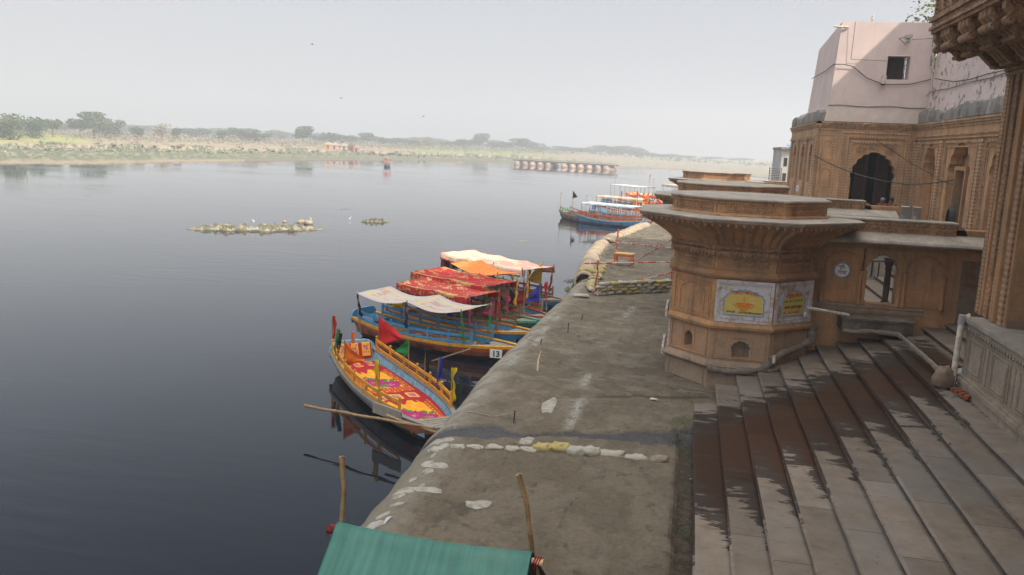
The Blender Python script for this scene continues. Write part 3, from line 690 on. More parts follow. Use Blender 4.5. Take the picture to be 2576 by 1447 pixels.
# ------------------------------------------------------------------ arcade walls
def colonnette(m, F, u, z0, z1, n, r=.055):
    H = z1-z0; c = F.p(u, z0, n)
    m.lathe([(r*1.5, 0), (r*1.5, .10*H), (r*1.1, .12*H), (r*1.35, .16*H), (r*.9, .2*H), (r, .55*H), (r*.85, .82*H), (r*1.2, .85*H), (r*.9, .88*H), (r*1.5, .94*H), (r*1.5, H)], c, 8)
def arcade(x0, x1, yf, label, door, blind, zb=1.0, zf=2.55, xp=None, full=True):
    root = empty('arcade_wall', (x0, yf, 0), 0, label, 'arcade wall', 'arcade walls joining the turrets to the terrace')
    F = Fr((0, 0, 0), (1, 0, 0), (0, -1, 0)); L = x1-x0; m = MB()
    dc, dw = door
    arch_wall(m, F, 0, L, zb, 4.5, dc, dw, zf+.08, .95, 1.5, -.5, 0, n=3, amp=.05)
    m.fbox(F, 0, L, 4.5, 5.05, -.5, 0)
    m.build('wall', STONE, root)
    m = MB(); m.fbox(F, 0, dc+1.3, zf-.06, zf+.05, .001, .06, 0, .02); m.fbox(F, 0, dc+1.3, zf-.2, zf-.06, .001, .03); scallops(m, F, 0, dc+1.3, zf-.13, .05, .03, .045, .12, .05)
    m.build('base_moulding', STONEG, root)
    m = MB()
    for c, wd in blind:
        frame(m, F, c-wd/2-.12, c+wd/2+.12, zf+.08, 4.35, 0, .055, .05)
        arch_line(m, F, c, wd, zf+.10, 1.05, 1.5, .015, .034, n=4); arch_line(m, F, c, wd*.55, zf+.75, .35, .62, .012, .014, n=3)
        m.fbox(F, c-wd*.4, c+wd*.4, zf+.5, zf+.53, 0, .015)
    frame(m, F, dc-dw/2-.14, dc+dw/2+.14, zf+.06, 4.35, 0, .055, .05); arch_line(m, F, dc, dw, zf+.08, .95, 1.5, .01, .018, n=3, amp=.05)
    m.build('blind_arch_frames', STONE, root)
    m = MB(); us = sorted([c-wd/2-.06 for c, wd in blind]+[c+wd/2+.06 for c, wd in blind]+[dc-dw/2-.05, dc+dw/2+.05])
    for u in us:
        m = MB(); colonnette(m, F, u, zf+.05, zf+1.1, .05, .05); m.build('colonnette', STONE, root)
    m = MB(); m.prism(Fr(F.p(0, 0, 0), (0, -1, 0), (1, 0, 0)), [(0, 4.62), (.75, 4.55), (.78, 4.60), (.74, 4.66), (0, 4.88)], -.3, L-.2)
    m.build('eave', SLAB, root)
    for i, q in enumerate(range(int(L/.75))):
        pass
    xp = xp or L
    m = MB(); m.fbox(F, 0, xp, 4.86, 5.10, .0, .05); m.fbox(F, 0, xp, 5.10, 5.20, -.5, .08); m.fbox(F, 0, xp, 4.80, 4.86, 0, .10)
    if full: scallops(m, F, 0, xp, 5.02, .05, .05, .07, .13, .05)
    m.build('parapet', CARVED, root)
    m = MB(); m.fbox(F, -.05, xp+.03, 5.20, 5.26, -.55, .12, 0, .015); m.build('coping', SLAB, root)
    m = MB(); m.prism(Fr(F.p(xp, 0, -.5), (1, 0, 0), (0, -1, 0)), [(0.03, 4.5), (0.03, 5.2), (.22, 5.12), (.5, 4.62), (.75, 4.52), (.78, 4.42)], 0, .5); m.build('scroll_end', STONEG, root)
    return root
A1 = arcade(3.75, 10.6, 26.9, 'near arcade wall with an open scalloped doorway and a round white sign', (2.15, .92), [(.98, .98), (3.35, .98)], xp=4.05)
A2 = arcade(3.7, 8.9, 38.6, 'arcade wall behind the near one, in front of the big arched doorway', (2.3, .9), [(1.1, 1.0), (3.4, 1.0)], xp=3.7)
A3 = arcade(3.6, 9.0, 62.0, 'farthest low arcade wall beside the farthest turret', (2.3, .9), [(1.1, 1.0)], xp=4.4, full=False)
# stained plaster panels to the right of the near arcade
F = Fr((0, 0, 0), (1, 0, 0), (0, -1, 0))
m = MB(); m.fbox(F, 4.35, 5.3, 1.2, 4.15, .0, .03, 0, .01); m.fbox(F, 5.32, 6.8, 1.2, 4.15, .0, .028, 0, .01)
PLAST = M_simple('stained_plaster', (.22, .165, .12), .9, .2, 4, .3, .01, dirt=(.17, .07, .03), dsc=1.6)
m.build('plaster_panel', PLAST, A1)
# round sign
rt = empty('round_sign', (3.75+.98, 26.9, 3.62), 0, 'round white sign with blue rim and two lines of Hindi lettering', 'sign')
F = Fr((0, 0, 0), (1, 0, 0), (0, -1, 0)); m = MB()
def disc(m, F, r, n0, n1, k=28, cz=0): m.prism(F, [(r*cos(2*pi*i/k), cz+r*sin(2*pi*i/k)) for i in range(k)], n0, n1)
disc(m, F, .235, .0, .022); m.build('rim', BLU, rt); m = MB(); disc(m, F, .205, .02, .028); b = m.build('board', WHTP, rt)
text('श्री-', .15, BLKP, F, -.02, .05, .031, parent=b, bold=.003); text('राधा', .17, M_simple('plum_lettering_paint', (.3, .08, .12), .6), F, 0, -.12, .031, parent=b, bold=.004)
# dark stone pillar standing in the passage behind the doorway
m = MB(); m.lathe([(.16, 0), (.16, .2), (.11, .24), (.13, .3), (.09, .36), (.10, .9), (.085, 1.3), (.12, 1.34), (.09, 1.4), (.15, 1.55), (.16, 1.7)], (6.25, 27.75, 2.3), 10)
tag(m.build('stone_pillar', M_simple('dark_pillar_stone', (.06, .045, .038), .8)), 'dark turned stone pillar seen through the open doorway', 'pillar')
m = MB()
IRON = M_simple('black_iron', (.03, .03, .032), .5, .2, 20, .1)
for q in range(3): m.tube([(5.52+.2*q, 27.55, 3.85), (5.52+.2*q, 27.55, 3.45), (5.50+.2*q, 27.55, 3.38)], .022, 6)
m.tube([(5.4, 27.55, 3.86), (6.3, 27.55, 3.92)], .02, 6)
tag(m.build('iron_bracket_rail', IRON), 'black iron rail with hanging hooks inside the open doorway', 'rail')

# ------------------------------------------------------------------ carved plinth and palace pier on the right
PX, PXP = 6.62, 6.95
pal = empty('palace_front', (6.95, 20, 0), 0, 'tall carved sandstone palace corner rising at the right edge', 'building'); O = V((6.95, 20, 0))
def sub(o): o.location = o.location-O; return o
m = MB(); m.box(PX, 12.5, -14, 21.0, 1.2, 3.36); m.box(PX-.06, PX, -14, 21.0, 1.6, 1.92); m.box(PX-.10, PX, -14, 21.05, 1.92, 2.02); m.box(PX-.05, PX, -14, 21.0, 2.02, 2.08); p = sub(m.build('plinth_wall', PLNT, pal))
m = MB(); m.box(PX-.10, 12.5, -14, 21.12, 3.36, 3.45); sub(m.build('plinth_coping', SLAB, pal))
Fp = Fr((PX, 0, 0), (0, -1, 0), (-1, 0, 0)); m = MB()
scallops(m, Fp, -21.0, 9, 3.27, .12, .002, .05, .165, .09); m.fbox(Fp, -21, 9, 3.10, 3.13, .002, .03); sub(m.build('petal_band', PLNT, pal))
m = MB()
for q in range(12):
    u = -20.7+q*1.55; frame(m, Fp, u, u+.95, 2.2, 3.02, 0, .022, .022); m.fbox(Fp, u+1.05, u+1.08, 2.2, 3.02, 0, .02); m.fbox(Fp, u+1.3, u+1.33, 2.2, 3.02, 0, .02)
    m.tube([Fp.p(u+.06+.02*sin(k*1.9), 2.9-k*.09, .012) for k in range(8)], .016, 4); m.tube([Fp.p(u+.85+.025*sin(k*2.3), 2.9-k*.09, .012) for k in range(8)], .016, 4)
    m.tube([Fp.p(u+.06+k*.08, 2.27+.02*abs(sin(k*1.9)), .012) for k in range(10)], .016, 4)
sub(m.build('carved_panels', PLNT, pal))
# pier: river face built of stepped carved strips
m = MB(); m.box(PXP+.08, 9.6, 19.95, 21.7, 3.45, 9.3); sub(m.build('pier_core', STONE, pal))
Fq = Fr((PXP+.08, 0, 0), (0, -1, 0), (-1, 0, 0))
y0 = 21.75; widths = [(.24, .08, DOTTED), (.10, .04, CARVED), (.13, .10, STONE), (.26, .05, DOTV), (.12, .09, CARVED), (.26, .04, DOTTED), (.22, .10, STONE), (.16, .03, CARVED), (.22, .07, DOTV)]
uu = -y0
for wd, dep, mt in widths:
    m = MB(); m.fbox(Fq, uu, uu+wd-.012, 3.45+.002*len(widths), 9.28, -.02, dep, 0, .012); sub(m.build('carved_strip', mt, pal)); uu += wd
m = MB()
for dz, dd in ((9.05, .12), (9.15, .16), (9.24, .2)): m.fbox(Fq, -y0, uu, dz, dz+.08, -.02, dd)
sub(m.build('pier_capital', CARVED, pal))
m = MB(); m.box(9.6, 12.5, -14, 21.7, 3.45, 24); m.box(PXP+.08, 9.6, -14, 21.7, 9.95, 24); m.box(12.5, 20, -14, 27.3, 3.45, 24); m.box(10.45, 12.5, 21.7, 27.3, 3.45, 24); sub(m.build('unseen_upper_storey', STONE, pal))  # unseen upper palace and rear masses, raised to shade boats and bank
m = MB()
for yy in (8.5, -2.5): m.box(PXP+.08, 9.6, yy-1.0, yy+1.0, 3.45, 9.95)
sub(m.build('pier_core', STONE, pal)); m = MB(); m.box(PXP+.1, 9.6, 19.95, 21.69, 9.3, 9.95); sub(m.build('pier_head', STONE, pal))
Fj = Fr((PXP+.2, 19.95, 0), (1, 0, 0), (0, -1, 0)); m = MB()
m.fbox(Fj, -.1, 2.4, 3.45, 3.62, .001, .04); ar = [(.95+x, 3.5+z) for x, z in cusp(1.3, 1.9, 2.6, 3, .02)]; m.prism(Fj, [(1.6, 3.5)]+ar+[(.3, 3.5)], 0, .02)
sub(m.build('plaster_arch_panel', PLAST, pal))
# balcony carried on scroll brackets
m = MB(); BX0 = 5.18
def bk(m, yy, th):
    Fb = Fr((0, yy, 0), (1, 0, 0), (0, -1, 0))
    prof = [(5.22, 9.98), (5.22, 9.80), (5.30, 9.72), (5.36, 9.58), (5.52, 9.60), (5.66, 9.52), (5.78, 9.40), (5.93, 9.43), (5.98, 9.56), (6.12, 9.58), (6.28, 9.45), (6.45, 9.28), (6.62, 9.18), (6.80, 9.20), (6.95, 9.30), (7.04, 9.30), (7.04, 9.98)]
    m.prism(Fb, prof, -th/2, th/2)
    for cx_, cz_, r in ((5.33, 9.60, .085), (5.50, 9.575, .05), (5.86, 9.47, .12), (5.74, 9.42, .05), (6.56, 9.24, .05), (6.66, 9.30, .12)):
        m.tube([(cx_, yy-th/2-.03, cz_), (cx_, yy+th/2+.03, cz_)], r, 12)
        for s in (-1, 1): m.tube([(cx_+r*.55*cos(a*.9)*(1-a/9), yy+s*(th/2+.03), cz_+r*.55*sin(a*.9)*(1-a/9)) for a in range(8)], .014, 4)
    for q in range(3): m.tube([(5.36+q*.5+.1*k, yy-th/2-.01, 9.93-.055*k*k*.22-.03*q*k) for k in range(5)], .025, 5)
for i in range(11):
    yy = 21.5-[0, .62, .86, 1.1, 1.9, 2.14, 2.38, 3.2, 3.44, 3.7, 4.5][i]
    m = MB(); bk(m, yy, .18 if i else .22); sub(fix(m.build('scroll_bracket', CARVED, pal)))
m = MB()
for z0, z1, d in ((9.95, 10.03, .0), (10.03, 10.10, .05), (10.10, 10.22, .0), (10.22, 10.30, .06), (10.30, 10.36, .02)): m.box(BX0-d, 7.04, -3, 21.66+d, z0, z1)
sub(m.build('balcony_floor', CARVED, pal))
m = MB(); Fb = Fr((BX0+.08, 0, 0), (0, -1, 0), (-1, 0, 0)); m.box(BX0+.08, BX0+.2, -3, 21.62, 10.36, 11.6)
for q in range(26):
    u = -21.6+q*.62; m.fbox(Fb, u, u+.10, 10.36, 11.6, 0, .08); frame(m, Fb, u+.14, u+.58, 10.45, 11.3, 0, .035, .03); m.fbox(Fb, u+.3, u+.42, 10.5, 11.25, 0, .03)
m.box(BX0+.08, 7.04, 21.5, 21.62, 10.36, 11.6)
sub(m.build('balcony_parapet', DOTTED, pal))
BRK = M_simple('old_brick', (.24, .07, .035), .9, .2, 20, .3); ROCK = M_simple('rough_boulder', (.24, .175, .12), .9, .3, 5, .7, .05)
m = MB(); m.blob((6.28, 21.0, 1.93), .27, .22, .27, .4, 12, 8, .75, .5, 3); tag(m.build('boulder', ROCK), 'rough brown boulder at the foot of the upright drainpipe', 'boulder')
for i in range(4):
    m = MB(); M_ = Matrix.Translation((6.42+.02*i, 20.55-i*.2, 1.75+.002*i))@Matrix.Rotation(.3*i, 4, 'Z'); m.box(-.11, .11, -.055, .055, 0, .07, M=M_)
    tag(m.build('brick', BRK), 'loose red brick lying beside the boulder below the carved plinth', 'brick', 'loose bricks by the boulder')
# ------------------------------------------------------------------ sandstone gatehouse with the big scalloped arch
GY = 45.0; GX0, GX1 = 6.05, 10.7
gate = empty('gatehouse', (GX0, GY, 4.0), 0, 'sandstone gatehouse with a tall dark scalloped archway under the pink walls', 'building'); GO = V((GX0, GY, 4.0))
def gs(o, par=None):
    o.location = o.location-GO if par is None else o.location; return o
F = Fr((GX0, GY, 0), (1, 0, 0), (0, -1, 0)); L = GX1-GX0
m = MB(); AC, AW = 2.80, 2.12
arch_wall(m, F, 1.0, L, 1.0, 8.1, AC, AW, 4.0, 2.05, 3.35, -.6, 0, n=5, amp=.035); m.fbox(F, 0, 1.0, 1.0, 8.8, -.6, 0); m.fbox(F, 1.0, L, 8.1, 8.8, -.6, 0)
gs(m.build('front_wall', STONEB, gate))
m = MB()
for a, b, t_, d in ((1.15, 4.45, 8.45, .05), (1.40, 4.22, 8.15, .09), (1.58, 4.05, 7.95, .05)):
    w_ = .14 if d < .06 else .07
    m.fbox(F, a, a+w_, 4, t_, .001, d); m.fbox(F, b-w_, b, 4, t_, .001, d); m.fbox(F, a+w_, b-w_, t_-w_, t_, .001, d)
gs(m.build('arch_surround', DOTTEDB, gate))
m = MB(); arch_line(m, F, AC, AW, 4.0, 2.05, 3.35, .02, .035, n=5, amp=.035); gs(m.build('arch_edge', CARVEDB, gate))
for uu in (2.12, 3.48):
    m = MB(); c = F.p(uu, 7.52, .02)
    for r, k in ((.21, 14), (.12, 9)):
        for q in range(k): a = 2*pi*q/k; m.blob(c+F.u*r*cos(a)+V((0, 0, r*sin(a))), .035, .03, .035, 0, 6, 4, .9, 0)
    m.blob(c, .05, .04, .05, 0, 6, 4, .9, 0); gs(m.build('rosette', CARVEDB, gate))
m = MB(); relief(m, Fr(F.p(AC, 0, 0), F.u, F.n), .7, 7.45, 7.85, 9); gs(m.build('spandrel_carving', CARVEDB, gate))
m = MB()
frame(m, F, .12, .95, 4.0, 8.5, 0, .04, .08)
for z in (4.1, 5.55, 6.95): arch_line(m, F, .53, .42, z+.1, .55, .85, .02, .025, n=3); frame(m, F, .26, .80, z, z+1.25, 0, .025, .03)
gs(m.build('blind_niche_column', DOTTEDB, gate))
m = MB()
for z, d in ((8.55, .05), (8.65, .10), (8.75, .14)): m.fbox(F, -.14, L, z, z+.09, -.1, d)
gs(m.build('cornice', CARVEDB, gate))
# river face with three open windows
Fl = Fr((GX0, 57, 0), (0, -1, 0), (-1, 0, 0)); m = MB(); LL = 12.0
m.fbox(Fl, 0, 1.2, 1, 8.8, -.6, 0)
for i, yc in enumerate((54.4, 50.4, 47.0)):
    c = 57-yc; a = c-[1.2, 2.0, 1.4][i]; b = c+[2.0, 2.0, 1.9][i]
edges = [(1.2, 4.6, 2.6), (4.6, 8.3, 6.6), (8.3, 11.4, 10.0)]
for a, b, c in edges: arch_wall(m, Fl, a, b, 1, 8.8, c, 1.5, 5.7, 1.2, 2.0, -.6, 0, n=3, amp=.05)
m.fbox(Fl, 11.4, 12.0-.001, 1, 8.8, -.6, -.001); gs(m.build('river_wall', STONEB, gate))
m = MB()
for z, d in ((8.55, .05), (8.65, .10), (8.75, .14)): m.fbox(Fl, -.1, LL+.14, z, z+.09, -.1, d)
for z, d in ((8.0, .08), (8.1, .05)): m.fbox(Fl, 0, LL, z, z+.07, 0, d)
gs(m.build('cornice', CARVEDB, gate))
m = MB()
for u in (1.2, 4.6, 8.3, 11.4): m = MB(); m.fbox(Fl, u-.14, u+.14, 4, 8.0, .001, .12); gs(m.build('pilaster', DOTTEDB, gate))
m = MB()
m.fbox(Fl, LL-.22, LL+.12, 4, 8.5, .001, .10); gs(m.build('pilaster', DOTTEDB, gate))
for a, b, c in edges:
    m = MB(); m.fbox(Fl, c-.85, c+.85, 4.4, 5.62, .001, .05, 0, .01); gs(m.build('apron_panel', STONEB, gate))
PUR = M_simple('white_notice_board', (.7, .7, .75), .6, .05)
rt = empty('notice_board', (6.0, 50.6, 5.2), 0, 'small white notice fixed below the middle river window of the gatehouse', 'notice'); m = MB(); m.box(-.05, 0.0, -.45, .45, -.15, .18); m.build('board', PUR, rt)
m = MB(); m.box(-.06, -.05, -.38, .38, 0, .02); m.box(-.06, -.05, -.3, .3, -.07, -.05); m.build('printed_lines', BLU, rt)
# room behind the arch
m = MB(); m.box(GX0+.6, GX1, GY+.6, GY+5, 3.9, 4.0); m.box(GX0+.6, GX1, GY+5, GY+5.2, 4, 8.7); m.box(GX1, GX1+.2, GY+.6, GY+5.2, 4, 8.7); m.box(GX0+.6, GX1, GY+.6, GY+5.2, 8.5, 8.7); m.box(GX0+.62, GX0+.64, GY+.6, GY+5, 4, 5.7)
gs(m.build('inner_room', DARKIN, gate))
INP = M_simple('inner_pillar_stone', (.13, .085, .065), .85)
for xx, yy in ((8.75, 47.4), (9.75, 47.2)):
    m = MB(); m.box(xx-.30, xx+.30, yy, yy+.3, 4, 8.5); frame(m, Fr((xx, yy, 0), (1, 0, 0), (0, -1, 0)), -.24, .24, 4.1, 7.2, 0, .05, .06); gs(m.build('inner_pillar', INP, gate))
# ------------------------------------------------------------------ terrace wall running towards the camera
tw = empty('terrace_wall', (GX1, 36, 3), 0, 'long carved sandstone wall with blind arches between the gatehouse and the palace', 'wall'); TO = V((GX1, 36, 3))
def ts(o): o.location = o.location-TO; return o
Fw_ = Fr((GX1, 45, 0), (0, -1, 0), (-1, 0, 0)); m = MB()
bays = [(.9, 3.6, 2.95, 1.5), (4.5, 8.3, 7.6, 2.4), (9.6, 13.0, 11.6, 2.2)]
segs = [(0, 1.2), (5.0-.2, 5.4), (9.6, 10.2), (14.2, 23)]
m.fbox(Fw_, 0, 1.2, 2.5, 8.8, -.5, 0); m.fbox(Fw_, 4.4, 5.1, 2.5, 8.8, -.5, 0); m.fbox(Fw_, 9.6, 10.4, 2.5, 8.8, -.5, 0); m.fbox(Fw_, 14.4, 23, 2.5, 8.8, -.5, 0)
for a, b, hw in ((1.2, 4.4, 1.0), (5.1, 9.6, 1.4), (10.4, 14.4, 1.3)):
    arch_wall(m, Fw_, a, b, 2.5, 8.8, (a+b)/2, hw*2, 3.9, 2.6, 3.9, -.5, 0, n=4, amp=.04)
    m.fbox(Fw_, a, b, 2.5, 8.8, -.9, -.55)
ts(m.build('wall', STONEB, tw))
m = MB()
for z, d in ((8.55, .05), (8.66, .10), (8.76, .14)): m.fbox(Fw_, -.001, 23, z, z+.09, 0, d)
for z, d in ((8.2, .06), (8.05, .10)): m.fbox(Fw_, 0, 23, z, z+.06, 0, d)
ts(m.build('cornice', CARVEDB, tw))
for a, b in ((.05, .35), (.8, 1.15), (4.45, 5.05), (9.7, 10.3), (14.5, 15.1)):
    m = MB(); m.fbox(Fw_, a, b, 3, 8.0, .001, .12); frame(m, Fw_, a+.08, b-.06, 4, 7.9, .12, .15, .04); ts(m.build('pilaster', DOTTEDB, tw))
m = MB()
for a, b in ((1.3, 4.3), (5.2, 9.5), (10.5, 14.3)):
    frame(m, Fw_, a, b, 3.9, 7.98, 0, .07, .12); frame(m, Fw_, a+.2, b-.2, 3.9, 7.75, 0, .04, .06)
ts(m.build('bay_frame', CARVEDB, tw))
m = MB()
for a, b in ((1.2, 4.4), (5.1, 9.6), (10.4, 14.4)):
    c = (a+b)/2
    for s in (-.5, .5): arch_line(m, Fr(Fw_.p(0, 0, -.55), Fw_.u, Fw_.n), c+s, .7, 4.9, 1.2, 1.8, .02, .03, n=3)
    for s in (-.5, .5): m.fbox(Fw_, c+s-.3, c+s+.3, 4.0, 4.8, -.55, -.52)
ts(m.build('recessed_panels', STONEG, tw))
# door with papers and coil of cable
c = 7.55
dr = empty('narrow_door', (GX1, 45-c, 3.9), 0, 'narrow dark door pasted with pale papers in the terrace wall', 'door')
Fd = Fr((0.0, 0, 0), (0, -1, 0), (-1, 0, 0)); m = MB(); frame(m, Fd, -.75, .75, 0, 3.0, -.55, .0, .16); m.build('door_frame', STONE, dr)
m = MB(); m.fbox(Fd, -.59, .59, 0, 2.84, -.5, -.42); m.build('door_leaf', IRON, dr)
m = MB()
for i in range(5): m.fbox(Fd, -.35+.02*i, .35, .95+.35*i, 1.22+.35*i, -.42, -.41)
m.build('pasted_papers', M_simple('weathered_paper', (.42, .45, .5), .8, .3, 30), dr)
m = MB()
for i in range(9): m.tube([(GX1-.25+.02*i, 45-c-.1+(.28+.02*i)*cos(a*.4), 4.55+(.62+.03*i)*sin(a*.4)) for a in range(17)], .02, 5)
tag(m.build('cable_coil', IRON), 'tall coil of black cable hanging beside the narrow door', 'cable coil')
# ------------------------------------------------------------------ eroded ledge and pink house above
LEDGE = M_simple('crumbling_grey_ledge', (.30, .285, .26), .95, .35, 4, .9, .06, dirt=(.09, .085, .08), dsc=1.6, stretch=(1, 1, .4))
pink = empty('pink_house', (GX0, GY, 8.85), 0, 'pale pink plastered house with battered walls standing on the gatehouse', 'building'); PO = V((GX0, GY, 8.85))
def ps(o): o.location = o.location-PO; return o
m = MB(); rr = random.Random(5)
def ledge(fn, n, z0):
    rg = []
    for i in range(n+1):
        p, nn = fn(i/n); h = .55+.16*noise.noise(p*1.3)+.08*rr.random(); d = .10*rr.random()
        rg.append([p, p+nn*(.02+d*.5)+V((0, 0, .02)), p+nn*(.02+d)+V((0, 0, h*.6)), p+nn*(-.08+d)+V((0, 0, h)), p-nn*.5+V((0, 0, h*1.05)), p-nn*.5])
    return rg
def ledge_strip(Fx, L_, amp, h0):
    n = int(L_/.16); rg = []
    for i in range(n+1):
        u = L_*i/n; blk = noise.cell(V((u*1.3, 3.1, h0))); h = h0+amp*(noise.noise(V((u*.35, 1, 0)))+.5*blk+.35*noise.noise(V((u*2.2, 4, 0)))); d = .03+.05*blk+.05*noise.noise(V((u*1.7, 8, 2)))
        rg.append([Fx.p(u, 8.86, .0), Fx.p(u, 8.9, d), Fx.p(u, 8.86+h*.55, d+.02*noise.noise(V((u*6, 1, 1)))), Fx.p(u, 8.86+h*.93, d-.03), Fx.p(u, 8.86+h, d-.12), Fx.p(u, 8.86+h+.04, -.5), Fx.p(u, 8.86, -.5)])
    m.loft(rg, True, 0, False, True, True)
ledge_strip(Fw_, 17.5, .2, .55); ps(m.build('eroded_ledge', LEDGE, pink))
m = MB(); ledge_strip(Fl, 12.0, .16, .5); ps(m.build('eroded_ledge', LEDGE, pink))
m = MB(); m.box(6.08, 10.69, 45.02, 56.98, 8.795, 8.95); m.box(10.71, 11.3, 27.6, 44.98, 8.795, 8.95); ps(m.build('roof_bed', LEDGE, pink))
t = NT('pink_plaster'); c = t.coord('Object'); s = t.sep(c)
n = t.noise(c, .8, 5, .6); n2 = t.noise(t.coord('Object', (1, 1, .25)), 1.6, 6, .7); nf = t.noise(c, 22, 4, .7)
k = t.mix(t.ramp(n, [(.3, 0), (.7, 1)]), (.60, .49, .465), (.70, .575, .535))
k = t.mix(t.ramp(n2, [(.5, 0), (.8, .5)]), k, (.46, .385, .36))
k = t.mix(t.math('MULTIPLY', t.ramp(t.noise(c, 2.4, 6, .7), [(.56, 0), (.59, 1)]), t.math('GREATER_THAN', s[0], 10.9)), k, (.22, .22, .19))
k = t.mix(.3, k, t.ramp(nf, [(.2, .7), (.8, 1.25)]), 'MULTIPLY'); t.col(k); t.rough(.9); t.bump(nf, .25, .01)
PINK = t.mat
BASEP = M_simple('old_cream_plaster', (.66, .565, .50), .9, .18, 2.5, .3, .01, dirt=(.56, .47, .41), dsc=.8)
def quadwall(m, P):
    m.poly(P)
# battered base band
m = MB(); m.raw([(6.25, 44.86, 8.86), (11.0, 44.86, 8.86), (11.0, 44.95, 9.62), (6.38, 44.95, 9.62), (6.25, 56.5, 8.86), (6.38, 56.5, 9.62), (11, 56.5, 8.86), (11, 56.5, 9.62)], [(0, 1, 2, 3), (4, 0, 3, 5), (3, 2, 7, 5), (1, 6, 7, 2)])
ps(m.build('battered_base', BASEP, pink))
# front wall with a deep square window opening
wx0, wx1, wz0, wz1 = 8.95, 9.98, 10.98, 12.1
def fy(z): return 44.98+.05*(z-9.6)
def fx_(z): return 6.42+.06*(z-9.6)
m = MB(); Z = [9.6, wz0, wz1, 13.72]; 
def q4(x0, x1, z0, z1, m=m): m.poly([(x0 if x0 > 6.9 else fx_(z0), fy(z0), z0), (x1, fy(z0), z0), (x1, fy(z1), z1), (x0 if x0 > 6.9 else fx_(z1), fy(z1), z1)])
for x0, x1, z0, z1 in ((6.4, wx0, 9.6, wz0), (wx0, wx1, 9.6, wz0), (wx1, 11.1, 9.6, wz0), (6.4, wx0, wz0, wz1), (wx1, 11.1, wz0, wz1), (6.4, wx0, wz1, 13.72), (wx0, wx1, wz1, 13.72), (wx1, 11.1, wz1, 13.72)): q4(x0, x1, z0, z1)
m.poly([(fx_(9.6), 53.2, 9.6), (fx_(9.6), fy(9.6), 9.6), (fx_(13.72), fy(13.72), 13.72), (fx_(13.72), 52.8, 13.25)])
m.poly([(fx_(9.6), 53.2, 9.6), (fx_(13.72), 52.8, 13.25), (11.1, 52.8, 13.25), (11.1, 53.2, 9.6)])
m.poly([(fx_(13.72), fy(13.72), 13.72), (11.1, fy(13.72), 13.72), (11.1, 52.8, 13.25), (fx_(13.72), 52.8, 13.25)])
ps(m.build('house_walls', PINK, pink))
m = MB(); m.box(wx0, wx1, 45.1, 45.9, wz0-.0, wz0+.001); 
for P in ([(wx0, 45.03, wz0), (wx0, 45.8, wz0), (wx0, 45.8, wz1), (wx0, 45.03, wz1)], [(wx1, 45.8, wz0), (wx1, 45.03, wz0), (wx1, 45.03, wz1), (wx1, 45.8, wz1)], [(wx0, 45.03, wz1), (wx0, 45.8, wz1), (wx1, 45.8, wz1), (wx1, 45.03, wz1)]): m.poly(P)
ps(m.build('window_reveal', PINK, pink))
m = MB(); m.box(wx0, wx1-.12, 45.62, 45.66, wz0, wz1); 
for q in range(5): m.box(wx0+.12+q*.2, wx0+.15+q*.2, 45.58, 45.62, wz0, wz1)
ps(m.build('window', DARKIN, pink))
# long pink wall above the terrace wall
m = MB(); X_ = lambda z: 10.98+.06*(z-9.3)
Y0, Y1 = 27.4, 44.95
for z0, z1 in ((9.3, 10.35), (10.35, 14.2)):
    o = .05 if z0 < 10 else 0
    m.poly([(X_(z0)-o, Y1, z0), (X_(z0)-o, Y0, z0), (X_(z1)-o, Y0, z1), (X_(z1)-o, Y1, z1)])
m.poly([(X_(10.35)-.05, Y1, 10.35), (X_(10.35)-.05, Y0, 10.35), (X_(10.35), Y0, 10.35), (X_(10.35), Y1, 10.35)])
m.poly([(X_(14.2), Y1, 14.2), (X_(14.2), Y0, 14.2), (13.8, Y0, 14.2), (13.8, Y1, 14.2)])
m.poly([(X_(9.3), Y0, 9.3), (13.8, Y0, 9.3), (13.8, Y0, 14.2), (X_(14.2), Y0, 14.2)])
ps(m.build('terrace_side_walls', PINK, pink))
for yy in (38.2, 33.5):
    m = MB(); m.box(10.99, 11.2, yy-.6, yy+.6, 11.7, 13.2); ps(m.build('window', DARKIN, pink))
m = MB(); m.tube([V((6.38+.47*q, 44.93+.012*sin(q*2), 9.64+.03*sin(q*1.3))) for q in range(11)], .022, 5); m.tube([V((10.95, 44.9-q*1.5, 10.36+.03*sin(q*1.9))) for q in range(12)], .02, 5); m.tube([V((7.25, 44.97, 13.7)), V((7.22, 44.96, 11.9))], .014, 4); m.tube([V((7.22, 44.96, 11.9)), V((8.9, 44.97, 11.85))], .014, 4)
ps(m.build('plaster_seam', M_simple('dark_plaster_crack', (.20, .16, .14), .9), pink))
m = MB()
for yy in (38.2, 33.5):
    m.box(10.93, 11.15, yy+.6, yy+.85, 11.6, 13.3); m.box(10.93, 11.15, yy-.85, yy-.6, 11.6, 13.3)
ps(m.build('window_frame', PINK, pink))
m = MB(); m.box(13.8, 22, 27.3, 36, 8.8, 24); m.box(13.8, 22, 36, 43.8, 8.8, 18.6); ps(m.build('unseen_upper_block', PINK, pink))  # unseen rear blocks, shaped to shade the pink front and the bank
